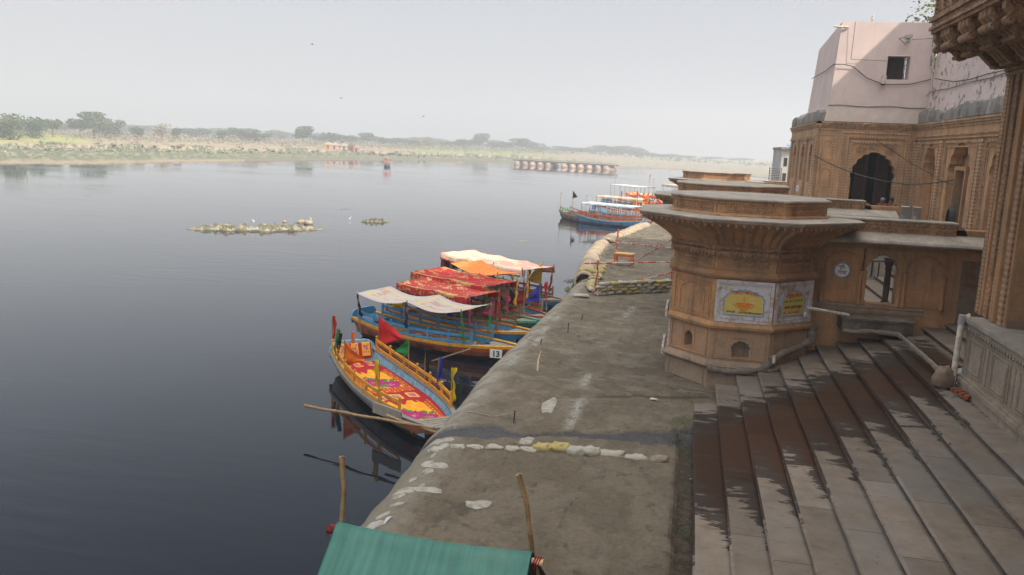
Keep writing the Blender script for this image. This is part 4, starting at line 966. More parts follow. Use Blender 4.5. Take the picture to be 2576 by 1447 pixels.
# fittings on the pink house
def wire(pts, r, name, label, mat=IRON, cat='cable', sag=0):
    P = []
    for a, b in zip(pts, pts[1:]):
        for q in range(8): t_ = q/8; P.append(a.lerp(b, t_)-V((0, 0, sag*4*t_*(1-t_)*(b-a).length)))
    P.append(pts[-1]); m = MB(); m.tube(P, r, 5, cap=False); return tag(m.build(name, mat), label, cat)
wire([on_x(2043, 198, 6.40, .02), on_x(2080, 178, 6.5, .04), V((6.44, 44.93, on_y(2110, 162, 44.93).z)), on_y(2122, 162, 44.93), on_y(2145, 167, 44.97), on_y(2180, 196, 44.97), on_y(2222, 213, 44.97), on_y(2290, 212, 44.97), on_y(2345, 199, 44.97)], .022, 'wall_cable', 'thick black cable sagging across the front of the pink house')
wire([on_x(2352, 198, 10.96), on_x(2400, 206, 10.95), on_x(2440, 200, 10.95), on_x(2485, 186, 10.95), on_x(2532, 176, 10.95)], .022, 'wall_cable', 'thick black cable running along the pink wall above the terrace')
wire([on_y(2362, 96, 44.9), on_y(2293, 100, 44.9)], .012, 'thin_wire', 'thin wire stretched level to the upper camera on the pink house', cat='wire')
def cctv(p, label, lamp):
    rt = empty('security_camera', p, 0, label, 'camera'); m = MB(); m.box(-.12, .16, -.42, .0, .0, .14, M=Matrix.Rotation(-.15, 4, 'Y')); m.build('camera_housing', M_simple('grey_camera_metal', (.4, .42, .4), .5, .1), rt)
    m = MB(); m.tube([(0, .1, -.15), (0, -.2, -.02)], .03, 6); 
    if lamp: m.tube([(-.35, .05, .02), (-.1, -.1, .05)], .015, 5); m.tube([(-.35, .05, .02), (0, .05, -.3)], .015, 5)
    m.build('bracket', IRON, rt)
    if lamp: m = MB(); m.lathe([(.10, -.22), (.14, -.15), (.12, -.02), (.05, 0)], (0, -.15, 0), 10); m.build('lamp_head', PVC, rt)
cctv(on_y(2282, 98, 44.9), 'boxy security camera on brackets near the top of the pink house', True)
rt = empty('security_camera', on_y(2221, 213, 44.9), 0, 'pale upright security camera low on the pink house, above the archway', 'camera'); m = MB(); m.box(-.10, .10, -.18, 0, .03, .42); m.build('camera_housing', PVC, rt); m = MB(); m.box(-.08, .08, -.1, 0.05, -.03, .03); m.build('bracket', IRON, rt)
m = MB(); m.tube([on_y(2350, 96, 44.9), on_y(2344, 200, 44.88), on_y(2340, 285, 44.85)], .04, 7); tag(m.build('conduit_pipe', PVC), 'thin pale conduit running down the inner corner of the pink house', 'pipe')
m = MB(); p = on_y(2122, 68, 45.0); m.tube([p+V((.25, .1, 0)), p+V((-.45, -.15, .0))], .05, 8); tag(m.build('roof_spout', PVC), 'short white rainwater spout poking out at the top left of the pink house', 'spout')
m = MB(); p = on_y(2194, 56, 45.6); m.lathe([(.04, -.1), (.05, .1), (.09, .13), (.04, .18), (.07, .26), (.05, .32)], p, 8); tag(m.build('roof_finial', PVC), 'tiny cream finial on the roof edge of the pink house', 'finial')
wire([on_y(2050, 392, 44.8), V((7.6, 43, 6.35)), V((9.4, 40.5, 6.0)), V((10.55, 37.6, 6.35))], .025, 'hanging_cable', 'long black cable drooping across the front of the archway', sag=.02)
wire([on_y(2205, 352, 44.85), on_y(2255, 385, 44.85), V((10.6, 41.5, 6.55)), V((10.55, 37.5, 6.15))], .018, 'hanging_cable', 'thin slack cable from the top of the archway to the narrow door', sag=.02)
# steel water coolers on the terrace
STEEL = M_simple('brushed_steel', (.5, .5, .5), .3, .15, 3, .05, metal=.8)
for i, (x_, y_, lb) in enumerate(((9.55, 40.6, 'left steel water cabinet of the pair beside the archway'), (9.98, 40.3, 'right steel water cabinet of the pair beside the archway'))):
    rt = empty('steel_cabinet', (x_, y_, 4.0), 0, lb, 'water cooler'); m = MB(); m.fbox(Fr((0, 0, 0), (1, 0, 0), (0, -1, 0)), -.19, .19, 0, 1.02, -.4, 0, 0, .03); m.build('cabinet', STEEL, rt)
    m = MB(); m.box(-.15, -.02, -.012, -.001, .2, .6); m.build('panel', [BLU, M_simple('pale_panel', (.55, .55, .52), .4)][i], rt); m = MB(); m.tube([(0, 0, .4), (0, -.09, .4), (0, -.1, .35)], .015, 6); m.build('tap', STEEL, rt)
# building beyond, with blue sheet roof and balcony grille
rt = empty('white_house', (7.0, 75, 0), 0, 'narrow whitewashed house with a blue sheet roof beyond the gatehouse', 'house'); WH = M_simple('whitewashed_wall', (.5, .5, .48), .9, .2, 1.5, .2)
m = MB(); m.box(.3, 5, 0, 8, -.5, 7.6); m.build('wall', WH, rt); m = MB(); m.box(.2, 5, -.2, 8, 7.6, 7.8); m.build('roof_slab', SLAB, rt)
m = MB(); m.poly([(.9, -.6, 7.85), (3, -.6, 8.4), (3, 3, 8.5), (.9, 3, 8.0)]); m.build('sheet_roof', M_simple('sky_blue_sheet', (.16, .42, .62), .6), rt, solid=.04)
for z in (6.2, 4.9): m = MB(); m.box(.52, .8, -.03, -.001, z, z+.7); m.build('window', DARKIN, rt)
m = MB(); m.box(.95, 1.15, -.04, -.0, 3.5, 7.5); m.build('lattice_strip', IRON, rt); m = MB(); m.box(.95, 1.2, -.07, -.04, 3.2, 4.1); m.build('orange_panel', M_simple('faded_orange', (.5, .12, .03), .7), rt)
rt = empty('railing', (6.25, 73, 4.7), 0, 'grey metal railing left of the narrow white house', 'railing'); m = MB()
for q in range(10): m.tube([(0, 0, .0+.14*q), (.95, 0, .0+.14*q)], .022, 5)
m.build('rails', IRON, rt)
for x_ in (0, .95): m = MB(); m.tube([(x_, 0, -.1), (x_, 0, 1.38)], .03, 6); m.build('post', IRON, rt)
m = MB(); m.box(-.4, 5, -.5, 2, -1.0, -.1); m.build('ledge', STONEG, rt)
# ------------------------------------------------------------------ boats
HULLM = M_attr('weathered_boat_paint', .55, .35, 7, .012, .22)
CLOTH = M_attr('printed_cloth', 1.0, .3, 26, .01, .10)
def cloth_mat(name, c): 
    t = NT(name); co = t.coord('Object'); n = t.noise(co, 6, 4, .6); t.col(t.mix(t.ramp(n, [(.3, 0), (.7, 1)]), tuple(x*.72 for x in c), tuple(min(1, x*1.15) for x in c))); t.rough(.75); t.bump(n, .5, .03); t.b.inputs['Specular IOR Level'].default_value = .25
    return t.mat
PAL = dict(red=(.46, .012, .015), dred=(.22, .01, .015), green=(.01, .20, .05), black=(.008, .008, .010), blue=(.015, .025, .30), yellow=(.62, .45, .01), orange=(.68, .13, .01), magenta=(.50, .03, .16), lime=(.28, .45, .03), teal=(.01, .25, .22), navy=(.01, .015, .09), gold=(.70, .32, .01), lblue=(.22, .50, .68), sky=(.05, .27, .50), cream=(.6, .5, .38), wood=(.30, .22, .14), grey=(.25, .24, .22), white=(.62, .6, .56), pinkc=(.68, .36, .30), pale=(.50, .62, .66), peach=(.70, .48, .34), purple=(.10, .02, .2), brown=(.20, .11, .05), salmon=(.44, .10, .035), mint=(.15, .35, .25), olive=(.16, .16, .05))
CM = {k: cloth_mat('cloth_'+k, v) for k, v in PAL.items()}
def paint(name, c): return M_simple('paint_'+name, c, .55, .25, 9, .25, .006, dirt=tuple(x*.45+.06 for x in c), dsc=4)
PM = {k: paint(k, v) for k, v in PAL.items()}
BAMB = M_simple('bamboo', (.31, .20, .09), .6, .3, 14, .2, .004, dirt=(.18, .10, .05), dsc=6)
WOODG = M_simple('weathered_deck_planks', (.30, .27, .22), .85, .3, 9, .4, .008, stretch=(.4, 3, 1))
ROPE = M_simple('rope', (.32, .27, .2), .9, .2, 40, .2)
def bamboo(m, a, b, r, n=7, seg=8):
    a, b = V(a), V(b); P = []; R = []
    for i in range(n+1):
        t_ = i/n; p = a.lerp(b, t_)+V((.5*r*sin(i*2.1), .5*r*cos(i*1.7), 0)); d = (b-a)*(.25/n*.25)
        for o, k in ((-d, .95), (V((0, 0, 0)), 1.16), (d, .95)):
            if 0 < i < n or o.length == 0: P.append(p+o); R.append(r*k*(1-.15*t_))
    m.tube(P, R, seg)
def carpet_rose(u, v):
    """red velvet with two orange floral fields, u along the boat, v across"""
    n = noise.noise(V((u*31, v*13, 0))); red = (.36, .008, .014)
    def field(u, v, u0, u1):
        x = (u-u0)/(u1-u0); y = v
        if not (-.12 < x < 1.05 and .08 < y < .93): return None
        wav = .06*sin(y*17)+.03*sin(y*41)
        if x < .13+wav and not (x > .02+wav and abs(sin(y*9)) > .35): return None
        if x > .84 or y < .20 or y > .82:
            q = sin(x*60)*sin(y*46); return (.58, .10, .008) if q > .15 else ((.72, .34, .02) if q < -.55 else (.30, .02, .01))
        for cx, cy, r in ((.56, .42, .17), (.70, .66, .16), (.42, .28, .13)):
            dd = sqrt(((x-cx)*1.0)**2+((y-cy)*.85)**2)+.02*sin(9*atan2(y-cy, x-cx))
            if dd < r: return (.38, .02, .13) if (dd*30 % 1) > .3 else ((.22, .01, .07) if dd > r*.3 else (.5, .25, .3))
            if dd < r*1.45 and sin(5*atan2(y-cy, x-cx)+cx*20) > .35: return (.04, .20, .05)
        return (.76, .30, .01) if n > -.15 else (.70, .40, .03)
    for a, b in ((.17, .52), (.68, 1.0)):
        c = field(u, v, a, b)
        if c: return c
    for cy in (.2, .5, .78):
        if abs(u-.60) < .035 and abs(v-cy) < .10: return (.70, .36, .12) if abs(u-.6) > .022 or abs(v-cy) > .07 else ((.5, .06, .2) if n > 0 else (.3, .25, .03))
    if u < .09 and (v*3.2 % 1) > .35: return (.74, .36, .03) if (u < .02 or u > .07 or n > .1) else (.45, .08, .2)
    return red
def carpet_gold(u, v):
    n = fbm(u*14, v*5, 3); return (.45, .27, .08) if n > .27 else ((.26, .006, .012) if abs(v-.5) < .45 else (.5, .22, .05))
def carpet_violet(u, v):
    n = fbm(u*9, v*4, 8); n2 = fbm(u*13, v*6, 15)
    if n2 > .30: return (.36, .04, .05)
    if n > .12: return (.42, .40, .09)
    if n > .04: return (.30, .24, .14)
    return (.105, .095, .19)
def carpet_pink(u, v):
    n = fbm(u*30, v*14, 2); return (.55, .10, .16) if n > .05 else ((.6, .3, .2) if n > -.08 else (.42, .01, .03))
def can_white(u, v):
    e = min(u % .5, .5-u % .5)*2*2.2; w_ = min(v, 1-v); b = (.42, .365, .39)
    if w_ < .16 or e < .10: return b
    if .16 < w_ < .21 or .12 < e < .18: return (.50, .44, .20)
    n = fbm(u*9, v*6, 4); 
    if n > .22: return (.42, .25, .26)
    if n > .1: return (.38, .41, .33)
    return (.45, .40, .34)
def can_red(u, v):
    n = noise.noise(V((u*9, v*6, 0)))+.55*fbm(u*40, v*22, 3)
    if v < .04 or v > .96: return (.62, .30, .10)
    return (.36, .22, .07) if n > .33 else (.34, .010, .014)
def can_red2(u, v):
    c = can_red(u, v); return (.40, .035, .03) if c[0] == .34 else (.48, .34, .14)
def can_pink(u, v):
    n = noise.noise(V((u*8, v*5, 2)))+.4*fbm(u*36, v*20, 3); return (.76, .60, .38) if n > .18 else (.74, .40, .32)
def can_orange(u, v):
    return (.72, .20, .04) if noise.noise(V((u*40, v*20, 0))) < .25 else (.75, .28, .08)
def plain(c): return lambda u, v: mixc(c, tuple(x*.75 for x in c), .5+.8*noise.noise(V((u*12, v*6, 1))))
class Boat:
    def __init__(s, L, B, sh=(.78, .50, .74), bow=.10, stern=.72):
        s.L, s.B, s.sh, s.bow, s.st = L, B, sh, bow, stern
    def hb(s, t): 
        if t < .45: k = s.st+(1-s.st)*sin(t/.45*pi/2)
        else: q = (t-.45)/.55; k = s.bow+(1-s.bow)*cos(q**1.25*pi/2)**.85
        return s.B/2*k
    def zs(s, t):
        a, b, c = s.sh; return b+(a-b)*max(0, 1-t/.45)**2 if t < .45 else b+(c-b)*((t-.45)/.55)**2
def flag(par, base, h, col, out, size=.55, limp=.3, tilt=(0, 0), seed=0, lenf=1.0, polec=None):
    size *= 1.3; h *= 1.05; base = V(base); top = base+V((tilt[0], tilt[1], h)); m = MB(); m.tube([base, top], [.022, .015], 6); p = m.build('flag_pole', polec or BAMB, par)
    m = MB(); d = V((cos(out), sin(out), 0)); A = size*(1.0+limp*.35)
    def fn(u, v):
        q = top-V((0, 0, .03+A*v*(1-u)+u*A*(.42+limp*.9)*lenf)); s_ = d*(u*size*1.15*(1-limp*.60)*lenf)
        w_ = .05*(u+.15)*sin(u*7+v*5+seed*1.7)+.03*sin(v*9+seed)*(.4+u)
        return q+s_+V((-d.y, d.x, 0))*w_*(1+limp)
    if limp > .65:
        Ln = size*1.05
        def fn(u, v):
            q = top-V((0, 0, .02+Ln*v)); ww = .17*(1-.55*v)*(.6+.4*sin(v*7+seed)**2)
            return q+d*(ww*u+.06*v*sin(v*4+seed))+V((-d.y, d.x, 0))*(.05*sin(u*5+v*6+seed)+.02*sin(v*15))
    m.grid(fn, 12, 10); m.build('flag', CM[col], p, solid=.004)
    return p
def boat(stern, bow_, B, label, P):
    stern, bow_ = V((*stern, WZ)), V((*bow_, WZ)); dv = bow_-stern; L = dv.length; rz = atan2(dv.y, dv.x)
    root = empty('wooden_boat', stern, rz, label, 'boat', P.get('group', 'boats moored nose-in along the mud bank')); b = Boat(L, B, P.get('sh', (.78, .50, .74)), P.get('bow', .12), P.get('st', .72)); NS = 26
    lo, hi = P['hull']; hi = PAL[hi]; lo = PAL[lo]; far = P.get('far', False)
    # outer hull
    m = MB(); cross = [(1, 1), (.95, .62), (.86, .28), (.66, -.05), (.3, -.22), (0, -.26)]
    def hp(t, k):
        side = 1 if k >= 5 else -1; kk = cross[5-abs(k-5)]; z = kk[1]*b.zs(t) if kk[1] > 0 else kk[1]
        x = t*L; ov = (1-kk[1])*.55 if kk[1] > 0 else .6
        if t > .8: x -= ov*((t-.8)/.2)**2
        if t < .12: x += ov*.7*(1-t/.12)
        lift = .16*max(0, (t-.75)/.25)**2 if kk[1] < .3 else 0
        return V((x, side*b.hb(t)*kk[0], z+lift))
    def hc(u, v):
        t = u; k = abs(v*10-5); q = k/5; n = fbm(t*9, v*7, len(label)*1.3)
        c = mixc(lo, hi, smst(.60, .78, q+.12*n)); c = mixc(c, (.10, .085, .07), smst(.1, .5, fbm(t*14, v*20, 33))*.6)
        if P.get('peel'): c = mixc(c, (.22, .22, .21), smst(.0, .3, fbm(t*5, v*9, 2))*.8); c = mixc(c, (.45, .12, .04), smst(.0, .2, fbm(t*6, v*6, 7)+.5*smst(.6, .9, t)-.15)*.8)
        return mixc(c, (.02, .018, .017), smst(.62, .48, q+.06*n))
    hm = MB(); hm.grid(lambda u, v: hp(u, round(v*10)), NS, 10, cf=hc); hm.poly([hp(0, k) for k in range(11)], 0, False, hi); hm.poly([hp(1, k) for k in range(10, -1, -1)], 0, False, lo)
    hull = hm.build('hull', HULLM, root)
    # inner skin with ribs
    m = MB(); z0 = .16
    def ip(t, s_, k): return V((t*L, s_*max(.02, b.hb(t)-.07-k*.10*b.hb(t)), lerp(b.zs(t)-.01, z0, k)))
    for s_ in (-1, 1): m.grid(lambda u, v, s_=s_: ip(.02+.90*u, s_, v), 24, 2, sm=False)
    m.grid(lambda u, v: V(((.02+.88*u)*L, (2*v-1)*max(.02, b.hb(.02+.88*u)*.88-.07), z0)), 24, 1)
    if not far:
        for q in range(15):
            t = .07+.055*q
            for s_ in (-1, 1): m.tube([ip(t, s_, 0)-V((0, s_*.0, .02)), ip(t, s_, 1)-V((0, s_*.02, 0))], .028, 4)
    m.build('inner_planking', PM[P['inner']], root)
    for s_ in (-1, 1):
        m = MB(); rg = []
        for i in range(NS+1):
            t = i/NS; h = b.hb(t); z = b.zs(t); x = t*L; rg.append([V((x, s_*(h+.035), z-.09)), V((x, s_*(h+.045), z+.015)), V((x, s_*(h-.11), z+.02)), V((x, s_*(h-.10), z-.03))])
        m.loft(rg, True, 0, False, True, True); m.build('gunwale', PM[P['gun']], root)
    # decks
    m = MB(); t0 = P.get('deck', .84); npl = 7
    for q in range(npl):
        ta = t0+(1-t0)*q/npl; tb = t0+(1-t0)*(q+1)/npl-.004
        m.poly([V((ta*L, -b.hb(ta)+.06, b.zs(ta)-.06)), V((tb*L, -b.hb(tb)+.06, b.zs(tb)-.06)), V((tb*L, b.hb(tb)-.06, b.zs(tb)-.06)), V((ta*L, b.hb(ta)-.06, b.zs(ta)-.06))])
    m.poly([V((t0*L, -b.hb(t0)+.07, z0)), V((t0*L, b.hb(t0)-.07, z0)), V((t0*L, b.hb(t0)-.07, b.zs(t0)-.06)), V((t0*L, -b.hb(t0)+.07, b.zs(t0)-.06))])
    m.build('bow_deck', WOODG, root)
    m = MB(); m.fbox(Fr((L-.05, 0, 0), (0, 1, 0), (1, 0, 0)), -b.hb(1)*1.2, b.hb(1)*1.2, b.zs(1)-.12, b.zs(1)+.06, 0, .16, 0, .02); m.build('stem_post', PM[P.get('stem', 'orange')], root)
    m = MB(); m.poly([V((.0*L+.03, -b.hb(0)+.06, b.zs(0)-.05)), V((.10*L, -b.hb(.1)+.06, b.zs(.1)-.05)), V((.10*L, b.hb(.1)-.06, b.zs(.1)-.05)), V((.0*L+.03, b.hb(0)-.06, b.zs(0)-.05))]); P.get('noseat') or m.build('stern_seat', PM[P['board']], root)
    m = MB(); w0 = b.hb(0)+.02; Fs = Fr((0, 0, 0), (0, 1, 0), (-1, 0, 0)); sb = [(w0, b.zs(0)-.25)]+[(w0*cos(a*pi/12)**.45 if a < 12 else 0, b.zs(0)-.02+P.get('bh', .32)*sin(a*pi/12)) for a in range(0, 6)]; sb = sb+[(-x, z) for x, z in reversed(sb)]
    m.prism(Fs, sb, -.03, .05); m.build('stern_board', PM[P['board']], root)
    # floor carpet
    ca, cb = P.get('car', (.10, t0-.01)); m = MB(); nu, nv = P.get('cres', (40, 16))
    zc = lambda t, v: .30+(b.zs(t)-.36)*smst(t0-.1, t0+.02, t)*0.8+.015*sin(v*19+t*13)
    m.grid(lambda u, v: V((lerp(ca, cb, u)*L, (2*v-1)*(b.hb(lerp(ca, cb, u))*.93-.08), zc(lerp(ca, cb, u), v))), nu, nv, cf=P['carpet'])
    m.build('carpet', CLOTH, root)
    # railings
    if P.get('rail'):
        ra, rb = P.get('rr', (.08, .80)); npst = P.get('np', 7); rh = P.get('rh', .42)
        for s_ in (-1, 1):
            gp = lambda t: V((t*L, s_*(b.hb(t)-.04), b.zs(t)))
            ts_ = [ra+(rb-ra)*i/(npst-1) for i in range(npst)]
            for t in ts_:
                m = MB(); p = gp(t); m.box(p.x-.04, p.x+.04, p.y-.03, p.y+.03, p.z-.12, p.z+rh); m.lathe([(.025, 0), (.02, .02), (.045, .05), (.045, .08), (.0, .11)], p+V((0, 0, rh)), 8); m.build('rail_post', PM[P['rail'] if not P.get('post') else P['post']], root)
            for z_, r_ in ((rh-.06, .05), (.10, .05)):
                m = MB(); rg = []
                for i in range(17):
                    t = lerp(ra, rb, i/16); p = gp(t)+V((0, 0, z_)); rg.append([p+V((0, -.018, -r_)), p+V((0, .018, -r_)), p+V((0, .018, r_)), p+V((0, -.018, r_))])
                m.loft(rg, True, 0, False, True, True); m.build('rail', PM[P['rail']], root)
            m = MB(); m.tube([gp(lerp(ra, rb, i/16))+V((0, 0, .24)) for i in range(17)], .010, 4); m.build('rail_rope', PM['orange'], root)
    # canopy
    if P.get('can'):
        c = P['can']; xa, xb = c['x']; zt = c.get('z', 1.85); ww = c.get('w', .95); npl = c.get('n', 3); sag = c.get('sag', .14)
        for i in range(npl):
            t = lerp(xa, xb, i/(npl-1))
            for s_ in (-1, 1):
                m = MB(); p = V((t*L, s_*(b.hb(t)-.05), .2)); q = V((t*L, s_*B/2*ww, zt+.05)); m.tube([p, q], .028, 6); m.build('canopy_post', PM[c.get('post', 'wood')], root)
        def cf_(u, v):
            x = lerp(xa, xb, u)*L; y = (2*v-1)*B/2*ww*1.05; k = (u*(npl-1)) % 1 if u < 1 else 0
            s1 = sin(pi*k); s2 = sin(pi*v)
            return V((x, y*(1-.05*s1), zt-sag*s1*(1-.35*s2)-sag*.55*s2*s1+.03*noise.noise(V((u*6, v*4, B)))+c.get('tilt', 0)*(u-.5)))
        m = MB(); m.grid(cf_, 64, 28, cf=c['f']); cn = m.build('canopy', CLOTH, root, solid=.006)
        if c.get('val'):
            vh = c['val']
            for s_, vv in ((-1, 0), (1, 1)):
                m = MB(); m.grid(lambda u, v: cf_(u, vv)+V((0, s_*(.03+.05*v+.02*sin(u*50)), -vh*v*(1+.12*abs(sin(u*pi*18))))), 72, 4, cf=lambda u, v: c['vf'](u, v)); m.build('valance', CLOTH, cn, solid=.006)
            m = MB(); m.grid(lambda u, v: cf_(0, u)+V((-.03-.06*v, 0, -vh*1.2*v)), 16, 4, cf=lambda u, v: c['vf'](u, v)); m.build('valance', CLOTH, cn, solid=.006)
            if not far: m = MB(); m.grid(lambda u, v: cf_(0, u)+V((.02+.10*v*(u-.5), 0, -vh*3.2*v)), 16, 6, cf=lambda u, v: PAL['dred'] if v < .95 else PAL['gold']); m.build('end_curtain', CLOTH, cn, solid=.006)
        for pts in c.get('scarf', ()):
            t, s_, col, ln = pts; top = V((t*L, s_*B/2*ww, zt-.02)); bot = V((t*L+.05, s_*(b.hb(t)+.02), max(b.zs(t)+.1, zt-ln))); m = MB()
            P_ = [top.lerp(bot, q/8)+V((.03*sin(q*1.7), .03*cos(q*2.3), 0)) for q in range(9)]; m.tube(P_, [.035+.045*(q/8)+.015*sin(q*2) for q in range(9)], 6, flat=.45); m.build('tied_scarf', CM[col], root)
    for f in P.get('flags', ()):
        t, s_, h, col, out, size, limp = f[:7]; p = V((t*L, s_*(b.hb(t)-.04), b.zs(t)-.1)); flag(root, p, h, col, out-rz, size, limp, f[7] if len(f) > 7 else (0, 0), t*20+s_)
    return root, b, L, rz

R_ = radians
B1, b1, L1, r1 = boat((-11.15, 26.35), (-5.72, 20.0), 2.15, 'open boat with yellow railings, red and orange rose carpet and coloured pennants, nearest of all',
  dict(hull=('grey', 'grey'), peel=1, noseat=1, inner='lblue', gun='grey', stem='wood', board='lblue', bh=.38, carpet=carpet_rose, cres=(150, 60), car=(.02, .86), deck=.86, rail='gold', np=7, rr=(.03, .80), sh=(.72, .50, .62), st=.74, bow=.26,
  flags=[(.02, -1, 1.35, 'red', R_(20), .62, .92), (.10, -1, 1.15, 'green', R_(-10), .66, .72), (.16, -1, 1.15, 'black', R_(-25), .68, .85), (.27, -1, 1.2, 'orange', R_(-12), .62, .25), (.66, -1, 1.35, 'yellow', R_(200), .66, 1.0),
         (.05, 1, 1.35, 'red', R_(-12), .78, .22), (.33, 1, 1.2, 'green', R_(186), .42, .35), (.49, 1, 1.2, 'black', R_(10), .78, .98), (.63, 1, 1.2, 'blue', R_(0), .72, .98), (.80, 1, 1.25, 'yellow', R_(-10), .72, .98)]))
m = MB(); m.grid(lambda u, v: V((.05+.55*v*.3, (2*u-1)*(b1.hb(0)*.8), .96-.5*v)), 30, 10, cf=lambda u, v: (.36, .008, .014) if (u*3.1 % 1) < .3 or v > .85 else ((.74, .36, .03) if (u*3.1 % 1) > .85 or (u*3.1 % 1) < .42 or v < .15 or v > .7 else ((.45, .05, .2) if fbm(u*20, v*6) > .05 else (.6, .35, .05)))); m.build('backrest_cloth', CLOTH, B1, solid=.01)
m = MB(); m.box(.0, .06, -.05, .05, .5, 1.35); m.build('stern_stick', PM['orange'], B1)
m = MB(); m.tube([(L1-.25, .25, .55), (L1-.05, .42, 1.0)], .045, 6); m.tube([(L1-.5, .45, .78), (L1+.35, .40, .98)], [.05, .02], 6); m.build('crossed_bow_sticks', WOODG, B1)

boat((-12.95, 31.75), (-5.78, 29.25), 2.05, 'blue-railed boat number 13 with a faded white floral canopy',
  dict(hull=('black', 'salmon'), inner='sky', gun='gold', board='sky', carpet=carpet_violet, cres=(90, 34), rail='sky', np=7, rr=(.05, .78), sh=(.80, .50, .66), car=(.08, .80), deck=.80, stem='salmon',
  can=dict(x=(.07, .74), z=1.88, n=3, f=can_white, sag=.22, w=1.0, tilt=-.05, scarf=[(.07, -1, 'black', .95), (.40, -1, 'navy', 1.0), (.74, -1, 'green', 1.1), (.74, 1, 'green', 1.0), (.07, 1, 'cream', .6)])))
B2 = [o for o in bpy.data.objects if o.get('label', '').startswith('blue-railed boat number 13')][0]
Fn = None
# number plate on the near side of the bow
_dv = (V((-5.78, 29.25))-V((-12.95, 31.75))); _L = _dv.length; _b = Boat(_L, 2.05, (.80, .50, .66), .12, .72)
xa = .905*_L; t1, t2 = .88, .93
pa = V((t1*_L, -_b.hb(t1)-.02, .28)); pb = V((t2*_L, -_b.hb(t2)-.02, .28)); uu = (pb-pa); nn = V((uu.y, -uu.x, 0))
Fn = Fr(pa+nn.normalized()*.02, uu, nn); m = MB(); m.fbox(Fn, -.02, .44, -.08, .24, 0, .015); pl = m.build('number_plate', WHTP, B2)
text('13', .30, BLKP, Fn, .21, -.025, .018, 'plate_number', pl, bold=.012)

boat((-12.5, 34.6), (-5.75, 31.75), 2.1, 'blue and yellow boat with brown railings under a patched red and gold canopy',
  dict(hull=('sky', 'sky'), inner='sky', gun='gold', board='grey', carpet=carpet_gold, rail='brown', np=7, rr=(.04, .82), sh=(.78, .50, .70), cres=(60, 20),
  can=dict(x=(.13, .66), z=1.92, n=3, f=can_red2, sag=.08, w=.98, tilt=-.12, val=.28, vf=can_red, scarf=[(.66, -1, 'magenta', 1.2), (.66, 1, 'red', 1.2)]),
  flags=[(.15, -1, 1.0, 'yellow', R_(200), .5, .5), (.40, -1, 1.1, 'green', R_(10), .5, .9), (.08, -1, .9, 'orange', R_(200), .45, .8), (.46, 1, 1.1, 'navy', R_(-20), .5, .9), (.5, -1, 1.0, 'blue', R_(0), .5, .6), (.64, 1, 1.0, 'magenta', R_(190), .5, .4)]))
boat((-12.9, 37.1), (-5.9, 33.75), 2.15, 'teal boat with olive railings and pink carpet under a deep red and gold canopy',
  dict(hull=('olive', 'teal'), inner='olive', gun='mint', board='sky', carpet=carpet_pink, rail='olive', np=6, rr=(.04, .80), post='brown', stem='teal', cres=(60, 20),
  can=dict(x=(.17, .74), z=2.08, n=3, f=can_red, sag=.07, w=1.0, tilt=-.1, val=.30, vf=can_red, scarf=[(.73, -1, 'lime', 1.2), (.74, 1, 'gold', 1.1), (.42, -1, 'orange', .9)]),
  flags=[(.60, -1, 1.3, 'gold', R_(0), .6, .7), (.70, 1, 1.2, 'black', R_(0), .7, .3), (.52, 1, 1.1, 'teal', R_(180), .5, .8), (.8, -1, 1.2, 'dred', R_(180), .6, .6), (.84, -1, 1.1, 'magenta', R_(0), .5, .9)]))
boat((-11.4, 39.3), (-5.65, 35.3), 2.0, 'red-bowed boat with orange railings under a plain orange canopy',
  dict(hull=('red', 'red'), inner='sky', gun='salmon', board='sky', carpet=carpet_gold, rail='orange', np=6, rr=(.04, .84), post='mint', stem='red', cres=(60, 20), sh=(.75, .5, .62),
  can=dict(x=(.16, .64), z=2.25, n=2, f=can_orange, sag=.25, w=.95, tilt=-.1, scarf=[(.64, -1, 'lime', 1.4), (.64, 1, 'gold', 1.4), (.16, -1, 'teal', 1.0)]),
  flags=[(.50, 1, 1.4, 'yellow', R_(180), .6, .7), (.62, -1, 1.25, 'navy', R_(0), .6, .6), (.80, 1, 1.35, 'blue', R_(200), .6, .5), (.84, -1, 1.3, 'dred', R_(170), .6, .5), (.9, 1, 1.5, 'red', R_(180), .7, .85)]))
B6 = boat((-12.9, 43.6), (-5.6, 38.95), 2.3, 'dark blue boat with slatted brown railings under a long sunlit pink canopy',
  dict(hull=('black', 'sky'), inner='sky', gun='wood', board='sky', carpet=carpet_gold, rail='brown', np=8, rr=(.04, .84), stem='gold', cres=(60, 20),
  can=dict(x=(.10, .79), z=2.1, n=4, f=can_pink, sag=.09, w=1.0, tilt=-.15, val=.30, vf=lambda u, v: can_pink(u, v) if v < .8 else (.4, .1, .08), scarf=[(.79, -1, 'dred', 1.3), (.79, 1, 'dred', 1.3), (.10, -1, 'magenta', .8), (.18, -1, 'teal', .9), (.56, -1, 'dred', 1.2)]),
  flags=[(.72, 1, 1.7, 'yellow', R_(200), .75, .5), (.6, 1, 1.4, 'green', R_(0), .5, .9)]))
# small triangular bunting with hanging letters strung between two boats
m = MB(); a, b_ = V((-8.4, 35.2, .95)), V((-7.0, 36.4, 1.15)); m.tube([a.lerp(b_, q/8)-V((0, 0, .12*sin(pi*q/8))) for q in range(9)], .012, 4)
for q in range(1, 8):
    p = a.lerp(b_, q/8)-V((0, 0, .12*sin(pi*q/8)+.02)); m.box(p.x-.05, p.x+.05, p.y-.01, p.y+.01, p.z-.14-.03*(q % 2), p.z)
tag(m.build('bunting', PM['white']), 'short string of pale hanging letters between the canopies of two boats', 'bunting')

